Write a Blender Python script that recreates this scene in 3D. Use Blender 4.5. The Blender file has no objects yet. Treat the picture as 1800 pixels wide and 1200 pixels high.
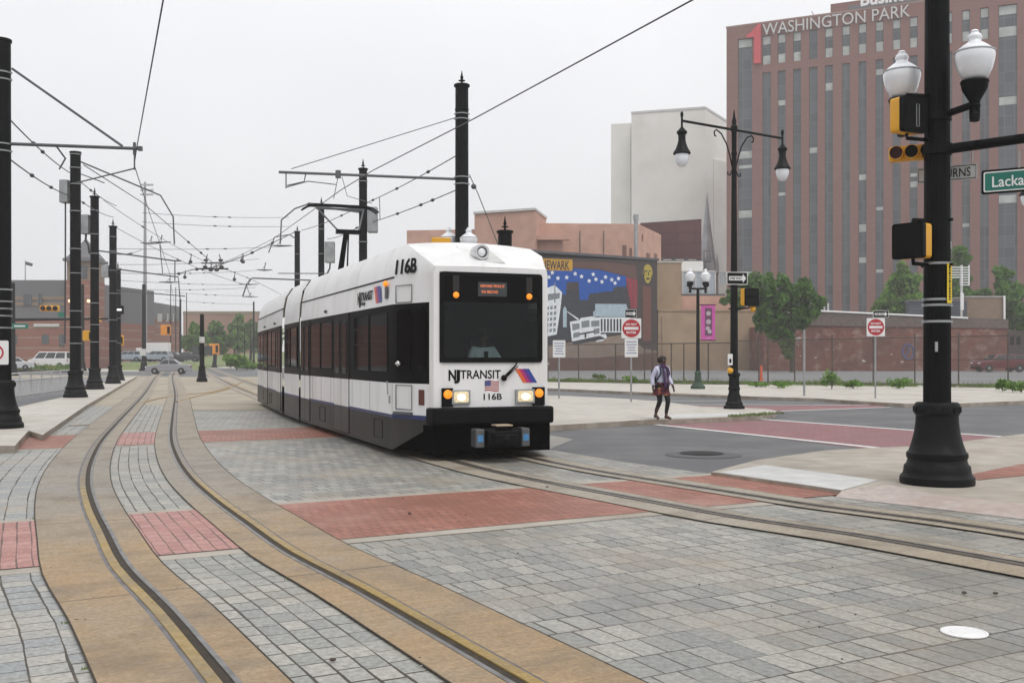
import bpy, bmesh, math, random
from mathutils import Vector, Matrix
random.seed(7)
C = bpy.context.scene.collection
SC = bpy.context.scene
R = math.radians
# ---------------------------------------------------------------- camera, sky, sun, exposure
CAMH, HOR, F = 1.6, 628.0, 1800.0
cd = bpy.data.cameras.new('camera'); cam = bpy.data.objects.new('camera', cd); C.objects.link(cam)
cam.location = (0, 0, CAMH); cam.rotation_euler = (R(90), 0, 0)
cd.sensor_width = 36; cd.lens = 36.0; cd.shift_y = 28/1800; cd.clip_start = .1; cd.clip_end = 2000
SC.camera = cam
SUN_EL, SUN_ROT = R(58), R(150)
W = bpy.data.worlds.new('World'); SC.world = W; W.use_nodes = True
wn, wl = W.node_tree.nodes, W.node_tree.links
bg = wn['Background']
sky = wn.new('ShaderNodeTexSky'); sky.sky_type = 'NISHITA'; sky.sun_disc = False
sky.sun_elevation = SUN_EL; sky.sun_rotation = SUN_ROT; sky.air_density = 1.0; sky.dust_density = 6.0; sky.ozone_density = 1.0
hs = wn.new('ShaderNodeHueSaturation'); hs.inputs['Saturation'].default_value = .12
wl.new(sky.outputs[0], hs.inputs['Color'])
mxs = wn.new('ShaderNodeMix'); mxs.data_type = 'RGBA'; mxs.inputs[0].default_value = .88      # cloud deck over the clear sky
tcw = wn.new('ShaderNodeTexCoord'); nzw = wn.new('ShaderNodeTexNoise'); nzw.inputs['Scale'].default_value = 1.6; nzw.inputs['Detail'].default_value = 5
crw = wn.new('ShaderNodeValToRGB')
crw.color_ramp.elements[0].position = .3; crw.color_ramp.elements[0].color = (7.75, 7.8, 8.1, 1)
crw.color_ramp.elements[1].position = .7; crw.color_ramp.elements[1].color = (9.1, 9.15, 9.4, 1)
wl.new(tcw.outputs['Generated'], nzw.inputs['Vector']); wl.new(nzw.outputs[0], crw.inputs[0])
sep = wn.new('ShaderNodeSeparateXYZ'); wl.new(tcw.outputs['Generated'], sep.inputs[0])
grd = wn.new('ShaderNodeMapRange'); grd.inputs[1].default_value = 0; grd.inputs[2].default_value = .45; grd.inputs[3].default_value = .88; grd.inputs[4].default_value = 1.10; wl.new(sep.outputs[2], grd.inputs[0])
mul = wn.new('ShaderNodeMix'); mul.data_type = 'RGBA'; mul.blend_type = 'MULTIPLY'; mul.inputs[0].default_value = 1
wl.new(crw.outputs[0], mul.inputs[6]); wl.new(grd.outputs[0], mul.inputs[7])
wl.new(hs.outputs[0], mxs.inputs[6]); wl.new(mul.outputs[2], mxs.inputs[7]); wl.new(mxs.outputs[2], bg.inputs[0])
bg.inputs[1].default_value = .118
sd = bpy.data.lights.new('sun', 'SUN'); sd.energy = 1.1; sd.angle = R(30); sd.color = (1, .97, .93)
so = bpy.data.objects.new('sun', sd); C.objects.link(so)
so.rotation_euler = (R(90)-SUN_EL, 0, R(180)-SUN_ROT)
SC.view_settings.view_transform = 'Standard'; SC.view_settings.look = 'None'
SC.view_settings.exposure = 0.0; SC.view_settings.gamma = 1
SC.view_settings.use_curve_mapping = False
SC.cycles.use_denoising = True
SC.cycles.max_bounces = 6; SC.cycles.volume_bounces = 2; SC.cycles.transparent_max_bounces = 12

# ---------------------------------------------------------------- helpers
def G(px, py, h=0.0):                    # survey: point of the ground (or of a level h) read off the photograph
    Y = F*(CAMH-h)/(py-HOR); return Vector(((px-900)/F*Y, Y, h))
def P(px, py, Y): return Vector(((px-900)/F*Y, Y, CAMH+(HOR-py)*Y/F))
def onplane(px, A, D):                   # distance along a wall A + t*D seen in column px, and its depth
    q = (px-900)/F; t = (q*A[1]-A[0])/(D[0]-q*D[1]); return t, A[1]+t*D[1]
def zat(py, Y): return CAMH+(HOR-py)*Y/F

class MB:
    def __init__(s): s.v = []; s.f = []; s.m = []; s.uv = {}
    def add(s, vs, fs, m=0, uvs=None):
        o = len(s.v); s.v += [tuple(p) for p in vs]
        for i, f in enumerate(fs):
            if uvs: s.uv[len(s.f)] = uvs[i]
            s.f.append([o+k for k in f]); s.m.append(m)
        return s
    def bx(s, x0, x1, y0, y1, z0, z1, m=0):
        vs = [(x0,y0,z0),(x1,y0,z0),(x1,y1,z0),(x0,y1,z0),(x0,y0,z1),(x1,y0,z1),(x1,y1,z1),(x0,y1,z1)]
        return s.add(vs, [(3,2,1,0),(4,5,6,7),(0,1,5,4),(1,2,6,5),(2,3,7,6),(3,0,4,7)], m)
    def box(s, c, d, rz=0, m=0, rx=0, ry=0):
        o = len(s.v); s.bx(-d[0]/2,d[0]/2,-d[1]/2,d[1]/2,-d[2]/2,d[2]/2, m)
        M = Matrix.Translation(c) @ Matrix.Rotation(rz,4,'Z') @ Matrix.Rotation(rx,4,'X') @ Matrix.Rotation(ry,4,'Y')
        for i in range(o, len(s.v)): s.v[i] = tuple(M @ Vector(s.v[i]))
        return s
    def tube(s, pts, r, n=8, m=0, caps=True, squash=1):
        pts = [Vector(p) for p in pts]; rs = r if isinstance(r, (list, tuple)) else [r]*len(pts)
        vs = []; up = None
        for i, p in enumerate(pts):
            d = (pts[min(i+1,len(pts)-1)]-pts[max(i-1,0)])
            if d.length < 1e-9: d = Vector((0,0,1))
            d.normalize()
            a = d.orthogonal().normalized() if up is None else (up - d*up.dot(d)).normalized()
            up = a; b = d.cross(a)
            for k in range(n):
                t = 2*math.pi*k/n; vs.append(p+(a*math.cos(t)+b*math.sin(t)*squash)*rs[i])
        fs = []
        for i in range(len(pts)-1):
            for k in range(n): fs.append((i*n+k, i*n+(k+1)%n, (i+1)*n+(k+1)%n, (i+1)*n+k))
        if caps:
            fs.append(tuple(reversed(range(n)))); fs.append(tuple(range((len(pts)-1)*n, len(pts)*n)))
        return s.add(vs, fs, m)
    def cyl(s, p0, p1, r0, r1=None, n=14, m=0): return s.tube([p0, p1], [r0, r0 if r1 is None else r1], n, m)
    def lathe(s, c, prof, n=20, m=0, axis='Z'):
        vs = []; c = Vector(c)
        for r, z in prof:
            for k in range(n):
                t = 2*math.pi*(k+.5)/n; v = Vector((r*math.cos(t), r*math.sin(t), z))
                if axis == 'Y': v = Vector((v.x, v.z, v.y))
                if axis == 'X': v = Vector((v.z, v.x, v.y))
                vs.append(c+v)
        fs = []
        for i in range(len(prof)-1):
            for k in range(n): fs.append((i*n+k, i*n+(k+1)%n, (i+1)*n+(k+1)%n, (i+1)*n+k))
        fs.append(tuple(reversed(range(n)))); fs.append(tuple(range((len(prof)-1)*n, len(prof)*n)))
        return s.add(vs, fs, m)
    def prism(s, poly, z0, z1, m=0):      # polygon in plan, extruded upwards
        n = len(poly); vs = [(p[0],p[1],z0) for p in poly]+[(p[0],p[1],z1) for p in poly]
        a = sum(poly[i][0]*poly[(i+1)%n][1]-poly[(i+1)%n][0]*poly[i][1] for i in range(n))
        fs = [tuple(reversed(range(n))), tuple(range(n,2*n))]+[(i,(i+1)%n,n+(i+1)%n,n+i) for i in range(n)]
        if a < 0: fs = [tuple(reversed(f)) for f in fs]
        return s.add(vs, fs, m)
    def slab(s, poly, y0, y1, m=0):       # polygon in x,z (a sign face), extruded along y; y0 < y1, front at y0
        n = len(poly); vs = [(p[0],y0,p[1]) for p in poly]+[(p[0],y1,p[1]) for p in poly]
        a = sum(poly[i][0]*poly[(i+1)%n][1]-poly[(i+1)%n][0]*poly[i][1] for i in range(n))
        fs = [tuple(range(n)), tuple(reversed(range(n,2*n)))]+[(i,n+i,n+(i+1)%n,(i+1)%n) for i in range(n)]
        if a < 0: fs = [tuple(reversed(f)) for f in fs]
        return s.add(vs, fs, m)
    def sheet(s, poly, z, m=0): 
        n = len(poly); a = sum(poly[i][0]*poly[(i+1)%n][1]-poly[(i+1)%n][0]*poly[i][1] for i in range(n))
        f = tuple(range(n)) if a > 0 else tuple(reversed(range(n)))
        return s.add([(p[0],p[1],z) for p in poly], [f], m)
    def ell(s, c, r, n=12, k=8, m=0):
        prof = [(max(1e-4,math.sin(math.pi*i/k)), -math.cos(math.pi*i/k)) for i in range(k+1)]
        o = len(s.v); s.lathe((0,0,0), prof, n, m)
        for i in range(o, len(s.v)):
            v = s.v[i]; s.v[i] = (c[0]+v[0]*r[0], c[1]+v[1]*r[1], c[2]+v[2]*r[2])
        return s
    def xf(s, M, start=0):
        for i in range(start, len(s.v)): s.v[i] = tuple(M @ Vector(s.v[i]))
        return s
    def build(s, name, mats, parent=None, loc=None, rz=0, smooth=35, bevel=0):
        used = sorted({k for f in s.f for k in f}); mpx = {k:i for i,k in enumerate(used)}
        s.v = [s.v[k] for k in used]; s.f = [[mpx[k] for k in f] for f in s.f]
        me = bpy.data.meshes.new(name); me.from_pydata(s.v, [], s.f)
        if not isinstance(mats, (list, tuple)): mats = [mats]
        for mt in mats: me.materials.append(mt)
        uvl = me.uv_layers.new(name='UV')
        for p in me.polygons:
            p.material_index = s.m[p.index]
            if p.index in s.uv:
                for li, uv in zip(p.loop_indices, s.uv[p.index]): uvl.data[li].uv = uv
                continue
            nrm = p.normal; hz = abs(nrm.z) > .7
            if not hz:
                t = Vector((-nrm.y, nrm.x, 0)); t = t.normalized() if t.length > 1e-6 else Vector((1,0,0))
            for li in p.loop_indices:
                co = me.vertices[me.loops[li].vertex_index].co
                uvl.data[li].uv = (co.x, co.y) if hz else (co.dot(t), co.z)
        if smooth:
            for p in me.polygons: p.use_smooth = True
            me.set_sharp_from_angle(angle=R(smooth))
        me.validate()
        o = bpy.data.objects.new(name, me); C.objects.link(o)
        if loc is not None: o.location = loc
        o.rotation_euler = (0, 0, rz)
        if parent: o.parent = parent
        if bevel:
            b = o.modifiers.new('edge', 'BEVEL'); b.width = bevel; b.segments = 2; b.limit_method = 'ANGLE'; b.angle_limit = R(40)
        return o

def tag(o, label=None, cat=None, group=None, kind=None):
    if label: o['label'] = label
    if cat: o['category'] = cat
    if group: o['group'] = group
    if kind: o['kind'] = kind
    return o
def thing(name, label, cat, loc=(0,0,0), rz=0, group=None):
    o = bpy.data.objects.new(name, None); C.objects.link(o); o.location = loc; o.rotation_euler = (0,0,rz)
    o.empty_display_size = .2
    return tag(o, label, cat, group)
def dup(src, loc, rz=None, label=None, parent=None, scale=None):
    c = src.copy(); C.objects.link(c)
    if parent: c.parent = parent
    if loc is not None: c.location = loc
    if rz is not None: c.rotation_euler = (0,0,rz)
    if scale: c.scale = scale
    if label: c['label'] = label
    for ch in list(src.children): dup(ch, None, None, None, c)
    return c

def text_mesh(body, w, h, depth=.006, align='CENTER', bold=0):
    cu = bpy.data.curves.new('lettering', 'FONT'); cu.body = body; cu.align_x = 'CENTER'; cu.align_y = 'CENTER'; cu.extrude = depth/2
    cu.resolution_u = 3; cu.offset = bold
    ob = bpy.data.objects.new('lettering', cu); C.objects.link(ob)
    dg = bpy.context.evaluated_depsgraph_get(); me = bpy.data.meshes.new_from_object(ob.evaluated_get(dg))
    bpy.data.objects.remove(ob); bpy.data.curves.remove(cu)
    xs = [v.co.x for v in me.vertices]; ys = [v.co.y for v in me.vertices]
    cx, cy = (min(xs)+max(xs))/2, (min(ys)+max(ys))/2
    sx, sy = w/max(1e-6, max(xs)-min(xs)), h/max(1e-6, max(ys)-min(ys))
    vs = [((v.co.x-cx)*sx, v.co.z, (v.co.y-cy)*sy) for v in me.vertices]   # faces -y
    vs = [(x, -z if False else -z, y) for x, z, y in vs]
    fs = [tuple(p.vertices) for p in me.polygons]
    bpy.data.meshes.remove(me)
    return vs, fs
def addtext(mb, body, c, w, h, M=None, m=0, depth=.006, bold=0, slant=0):
    vs, fs = text_mesh(body, w, h, depth, bold=bold)
    T = Matrix.Translation(c)
    if M is not None: T = M @ T
    mb.add([T @ Vector((v[0]+slant*v[2], v[1], v[2])) for v in vs], fs, m); return mb

def rrect(x0, x1, z0, z1, r, n=4):
    out = []
    for cx, cz, a in ((x1-r,z0+r,-90),(x1-r,z1-r,0),(x0+r,z1-r,90),(x0+r,z0+r,180)):
        for k in range(n+1): t = R(a+90*k/n); out.append((cx+r*math.cos(t), cz+r*math.sin(t)))
    return out
def disc(cx, cz, r, n=24): return [(cx+r*math.cos(2*math.pi*k/n), cz+r*math.sin(2*math.pi*k/n)) for k in range(n)]
def star(cx, cz, r, n=5, a0=90, q=.42):
    return [(cx+(r if k%2==0 else r*q)*math.cos(R(a0+180*k/n)), cz+(r if k%2==0 else r*q)*math.sin(R(a0+180*k/n))) for k in range(2*n)]

# ---------------------------------------------------------------- materials
def _nt(name):
    m = bpy.data.materials.new(name); m.use_nodes = True
    return m, m.node_tree.nodes, m.node_tree.links, m.node_tree.nodes['Principled BSDF']
def mat(name, col, rough=.6, metal=0, var=.12, scale=3.0, bump=0, emit=0, spec=.5, coat=0, detail=4, rvar=.0, trans=0, stain=None, stscale=.6, stlo=.5, sthi=.7, stamt=1, stretch=None):
    m, n, l, b = _nt(name)
    tc = n.new('ShaderNodeTexCoord'); nz = n.new('ShaderNodeTexNoise'); nz.inputs['Scale'].default_value = scale; nz.inputs['Detail'].default_value = detail
    l.new(tc.outputs['Object'], nz.inputs['Vector'])
    cr = n.new('ShaderNodeValToRGB'); cr.color_ramp.elements[0].position = .3; cr.color_ramp.elements[1].position = .7
    cr.color_ramp.elements[0].color = (*[c*(1-var) for c in col], 1); cr.color_ramp.elements[1].color = (*[min(1,c*(1+var)) for c in col], 1)
    l.new(nz.outputs[0], cr.inputs[0]); out = cr.outputs[0]
    if stain:
        n2 = n.new('ShaderNodeTexNoise'); n2.inputs['Scale'].default_value = stscale; n2.inputs['Detail'].default_value = 6; n2.inputs['Roughness'].default_value = .62
        l.new(tc.outputs['Object'], n2.inputs['Vector'])
        if stretch:
            mq = n.new('ShaderNodeMapping'); mq.inputs['Scale'].default_value = stretch; l.new(tc.outputs['Object'], mq.inputs[0]); l.new(mq.outputs[0], n2.inputs['Vector'])
        mr = n.new('ShaderNodeMapRange'); mr.inputs[1].default_value = stlo; mr.inputs[2].default_value = sthi; mr.inputs[4].default_value = stamt; l.new(n2.outputs[0], mr.inputs[0])
        mx = n.new('ShaderNodeMix'); mx.data_type = 'RGBA'; mx.inputs[7].default_value = (*stain, 1)
        l.new(mr.outputs[0], mx.inputs[0]); l.new(out, mx.inputs[6]); out = mx.outputs[2]
    l.new(out, b.inputs['Base Color'])
    b.inputs['Roughness'].default_value = rough; b.inputs['Metallic'].default_value = metal; b.inputs['Specular IOR Level'].default_value = spec
    b.inputs['Coat Weight'].default_value = coat; b.inputs['Transmission Weight'].default_value = trans
    if rvar:
        mr = n.new('ShaderNodeMapRange'); mr.inputs[3].default_value = max(0,rough-rvar); mr.inputs[4].default_value = min(1,rough+rvar); l.new(nz.outputs[0], mr.inputs[0]); l.new(mr.outputs[0], b.inputs['Roughness'])
    if bump:
        bp = n.new('ShaderNodeBump'); bp.inputs['Strength'].default_value = bump; bp.inputs['Distance'].default_value = .02; l.new(nz.outputs[0], bp.inputs['Height']); l.new(bp.outputs[0], b.inputs['Normal'])
    if emit:
        b.inputs['Emission Color'].default_value = (*col, 1); b.inputs['Emission Strength'].default_value = emit
    return m
def brick(name, c1, c2, mortar, bw, bh, ms, rot=0, rough=.7, stain=None, stlo=.5, sthi=.75, stscale=.35, stamt=.8, off=.5, bump=.3, fine=.25, bias=0, stain2=None, st2lo=.55, st2hi=.7, st2scale=.22, st2amt=.8, grit=26, spec=.4, warp=.0):
    m, n, l, b = _nt(name)
    tc = n.new('ShaderNodeTexCoord'); mp = n.new('ShaderNodeMapping'); mp.inputs['Rotation'].default_value = (0,0,rot)
    l.new(tc.outputs['UV'], mp.inputs[0]); vec = mp.outputs[0]
    if warp:
        wz = n.new('ShaderNodeTexNoise'); wz.inputs['Scale'].default_value = 2.2; wz.inputs['Detail'].default_value = 3; l.new(tc.outputs['UV'], wz.inputs['Vector'])
        vm = n.new('ShaderNodeVectorMath'); vm.operation = 'MULTIPLY_ADD'; vm.inputs[1].default_value = (warp, warp, 0)
        l.new(wz.outputs['Color'], vm.inputs[0]); l.new(vec, vm.inputs[2]); vec = vm.outputs[0]
    bt = n.new('ShaderNodeTexBrick'); bt.offset = off; bt.inputs['Scale'].default_value = 1
    bt.inputs['Color1'].default_value = (*c1,1); bt.inputs['Color2'].default_value = (*c2,1); bt.inputs['Mortar'].default_value = (*mortar,1)
    bt.inputs['Mortar Size'].default_value = ms; bt.inputs['Brick Width'].default_value = bw; bt.inputs['Row Height'].default_value = bh; bt.inputs['Bias'].default_value = bias
    bt.inputs['Mortar Smooth'].default_value = .25
    jz = n.new('ShaderNodeTexNoise'); jz.inputs['Scale'].default_value = 1.3; jz.inputs['Detail'].default_value = 4; l.new(tc.outputs['UV'], jz.inputs['Vector'])
    jr = n.new('ShaderNodeMapRange'); jr.inputs[1].default_value = .35; jr.inputs[2].default_value = .65; jr.inputs[3].default_value = ms*.35; jr.inputs[4].default_value = ms*1.35; l.new(jz.outputs[0], jr.inputs[0]); l.new(jr.outputs[0], bt.inputs['Mortar Size'])
    l.new(vec, bt.inputs['Vector'])
    n1 = n.new('ShaderNodeTexNoise'); n1.inputs['Scale'].default_value = grit; n1.inputs['Detail'].default_value = 5; n1.inputs['Roughness'].default_value = .7
    l.new(tc.outputs['UV'], n1.inputs['Vector'])
    mr = n.new('ShaderNodeMapRange'); mr.inputs[1].default_value = .33; mr.inputs[2].default_value = .67; mr.inputs[3].default_value = 1-fine; mr.inputs[4].default_value = 1+fine; l.new(n1.outputs[0], mr.inputs[0])
    mu = n.new('ShaderNodeMix'); mu.data_type = 'RGBA'; mu.blend_type = 'MULTIPLY'; mu.inputs[0].default_value = 1
    l.new(bt.outputs[0], mu.inputs[6]); l.new(mr.outputs[0], mu.inputs[7]); out = mu.outputs[2]
    for st, lo, hi, sc, am in ((stain, stlo, sthi, stscale, stamt), (stain2, st2lo, st2hi, st2scale, st2amt)):
        if not st: continue
        n2 = n.new('ShaderNodeTexNoise'); n2.inputs['Scale'].default_value = sc; n2.inputs['Detail'].default_value = 7; n2.inputs['Roughness'].default_value = .6
        l.new(tc.outputs['UV'], n2.inputs['Vector'])
        m2 = n.new('ShaderNodeMapRange'); m2.inputs[1].default_value = lo; m2.inputs[2].default_value = hi; m2.inputs[4].default_value = am; l.new(n2.outputs[0], m2.inputs[0])
        mx = n.new('ShaderNodeMix'); mx.data_type = 'RGBA'; mx.inputs[7].default_value = (*st,1)
        l.new(m2.outputs[0], mx.inputs[0]); l.new(out, mx.inputs[6]); out = mx.outputs[2]
    l.new(out, b.inputs['Base Color']); b.inputs['Specular IOR Level'].default_value = spec
    rr = n.new('ShaderNodeMapRange'); rr.inputs[3].default_value = rough-.15; rr.inputs[4].default_value = min(1,rough+.15); l.new(n1.outputs[0], rr.inputs[0]); l.new(rr.outputs[0], b.inputs['Roughness'])
    ad = n.new('ShaderNodeMath'); ad.operation = 'MULTIPLY_ADD'; ad.inputs[1].default_value = -1.0; l.new(bt.outputs['Fac'], ad.inputs[0]); 
    sm = n.new('ShaderNodeMath'); sm.operation = 'MULTIPLY'; sm.inputs[1].default_value = .35; l.new(n1.outputs[0], sm.inputs[0]); l.new(sm.outputs[0], ad.inputs[2])
    bp = n.new('ShaderNodeBump'); bp.inputs['Strength'].default_value = bump; bp.inputs['Distance'].default_value = .012; l.new(ad.outputs[0], bp.inputs['Height']); l.new(bp.outputs[0], b.inputs['Normal'])
    return m

K = {}
K['black'] = mat('black_paint', (.0045,.005,.0056), .5, var=.3, scale=5, spec=.10)
K['iron'] = mat('cast_iron', (.006,.0065,.007), .5, var=.3, scale=8, bump=.1, spec=.14)
K['dark_steel'] = mat('dark_steel', (.10,.105,.11), .5, .3)
K['cable'] = mat('cable', (.05,.05,.053), .6)
K['galv'] = mat('galvanised_steel', (.33,.34,.345), .45, .5, var=.2)
K['yellow'] = mat('signal_yellow', (.72,.36,.015), .4, var=.06)
K['orange'] = mat('signal_orange', (.75,.27,.02), .45)
K['lens'] = mat('dark_lens', (.003,.003,.003), .6, spec=.15)
K['redlens'] = mat('red_lens', (.03,.004,.004), .4, spec=.2)
K['white'] = mat('white_paint', (.78,.78,.77), .45, var=.05)
K['signwhite'] = mat('sign_white', (.74,.74,.73), .45, var=.05)
K['offwhite'] = mat('dirty_white', (.55,.55,.53), .6, var=.12)
K['signred'] = mat('sign_red', (.42,.018,.03), .4, var=.08)
K['signgreen'] = mat('sign_green', (.0,.14,.10), .4, var=.08)
K['pink'] = mat('banner_pink', (.50,.085,.33), .7, var=.08)
K['tramwhite'] = mat('tram_white', (.78,.78,.775), .35, var=.06, scale=.9, coat=.15, stain=(.50,.46,.39), stscale=2.6, stlo=.5, sthi=.82, stamt=.6, detail=7, stretch=(1,1,.12))
K['tramgrey'] = mat('tram_grey', (.029,.0275,.026), .38, var=.15, scale=1.2, spec=.25, stretch=(1,1,.15), stain=(.075,.062,.05), stscale=.9, stlo=.5, sthi=.8, stamt=.5)
K['band'] = mat('tinted_band', (.004,.004,.0045), .35, var=.2, spec=.05)
K['pane'] = mat('tinted_pane', (.003,.003,.0035), .04, var=.2, spec=.085)
K['rubber'] = mat('black_rubber', (.0045,.0045,.005), .6, var=.25, bump=.1, spec=.10)
K['blue'] = mat('stripe_blue', (.014,.026,.115), .4)
K['void'] = mat('underframe_black', (.003,.003,.003), .9, spec=.0)
K['amber'] = mat('amber_lamp', (1.0,.30,.02), .3, var=.25, scale=30, emit=.55)
K['amberoff'] = mat('amber_lens', (.45,.14,.02), .2, var=.1)
K['headlamp'] = mat('head_lamp', (1.0,.80,.55), .2, var=.05, emit=1.6)
K['headglass'] = mat('head_lamp_glass', (.85,.66,.42), .15, var=.4, scale=45, emit=.25)
K['led'] = mat('led_text', (1.0,.25,.10), .5, emit=.3)
K['chrome'] = mat('lamp_chrome', (.6,.6,.6), .12, 1.0)
K['globe'] = mat('lamp_globe', (.80,.82,.85), .12, var=.03, coat=.6, spec=.7)
def leafmat(name, col):
    m, n, l, b = _nt(name); tc = n.new('ShaderNodeTexCoord'); nz = n.new('ShaderNodeTexNoise'); nz.inputs['Scale'].default_value = 1.1; nz.inputs['Detail'].default_value = 6; l.new(tc.outputs['Object'], nz.inputs['Vector'])
    cr = n.new('ShaderNodeValToRGB'); cr.color_ramp.elements[0].position = .32; cr.color_ramp.elements[1].position = .68
    cr.color_ramp.elements[0].color = (*[c*.55 for c in col],1); cr.color_ramp.elements[1].color = (*[c*1.35 for c in col],1); l.new(nz.outputs[0], cr.inputs[0])
    l.new(cr.outputs[0], b.inputs['Base Color']); b.inputs['Roughness'].default_value = .55; b.inputs['Specular IOR Level'].default_value = .25
    t = n.new('ShaderNodeBsdfTranslucent'); l.new(cr.outputs[0], t.inputs[0]); mx = n.new('ShaderNodeMixShader'); mx.inputs[0].default_value = .35
    l.new(b.outputs[0], mx.inputs[1]); l.new(t.outputs[0], mx.inputs[2]); l.new(mx.outputs[0], n['Material Output'].inputs[0]); return m
K['leaf'] = leafmat('leaf', (.115,.235,.035)); K['leaf_light'] = leafmat('leaf_light', (.19,.33,.055)); K['leaf_dark'] = leafmat('leaf_dark', (.070,.155,.026))
K['bark'] = mat('bark', (.07,.055,.042), .85, var=.3, bump=.4)
K['grass'] = mat('grass_blades', (.12,.17,.045), .7, var=.35, scale=.9)
K['skin'] = mat('dark_skin', (.075,.040,.028), .5, var=.08)
K['hair'] = mat('dark_hair', (.02,.010,.008), .7)
K['tyre'] = mat('tyre', (.018,.018,.019), .75)
K['carglass'] = mat('car_glass', (.02,.025,.028), .06, spec=.7)
K['rim'] = mat('wheel_rim', (.35,.35,.36), .35, .7)
K['taillight'] = mat('tail_light', (.3,.01,.01), .3)
# ground
PB_ROT = -math.atan2(.475, .88)
K['paver'] = brick('grey_pavers', (.225,.23,.215), (.36,.35,.31), (.055,.046,.034), .17, .30, .0075, rot=PB_ROT, stain=(.31,.25,.175), stlo=.46, sthi=.72, stamt=.6, stscale=.7, stain2=(.12,.122,.118), st2lo=.5, st2hi=.74, st2amt=.65, st2scale=.42, rough=.46, bump=.5, warp=.02, fine=.35, off=.45)
K['paver_track'] = brick('grey_track_pavers', (.262,.266,.248), (.385,.372,.33), (.048,.040,.030), .215, .143, .008, rot=R(90), stain=(.33,.28,.20), stlo=.52, sthi=.82, stamt=.5, stscale=.9, stain2=(.17,.17,.165), st2lo=.56, st2hi=.75, st2amt=.6, st2scale=.8, rough=.58, bump=.5, off=.22, warp=.02, fine=.35)
K['paver_side'] = brick('worn_side_pavers', (.27,.285,.285), (.385,.37,.33), (.052,.044,.032), .19, .20, .008, rot=R(90), stain=(.36,.30,.21), stlo=.5, sthi=.78, stamt=.6, stscale=.8, rough=.58, bump=.6, off=.3, warp=.03, fine=.35)
K['redbrick'] = brick('red_pavers', (.28,.10,.066), (.37,.155,.105), (.10,.045,.032), .10, .20, .006, rot=PB_ROT, stain=(.215,.085,.052), stlo=.42, sthi=.64, stamt=.8, stscale=.6, stain2=(.40,.25,.20), st2lo=.5, st2hi=.72, st2amt=.6, st2scale=.5, rough=.5, bump=.45, warp=.02, fine=.35)
K['redbrick_track'] = brick('red_track_pavers', (.36,.165,.14), (.44,.225,.195), (.12,.065,.05), .20, .115, .0075, rot=R(90), stain=(.30,.10,.06), stlo=.55, sthi=.75, stamt=.6, stscale=.6, rough=.5, bump=.5, warp=.02, fine=.35)
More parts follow.
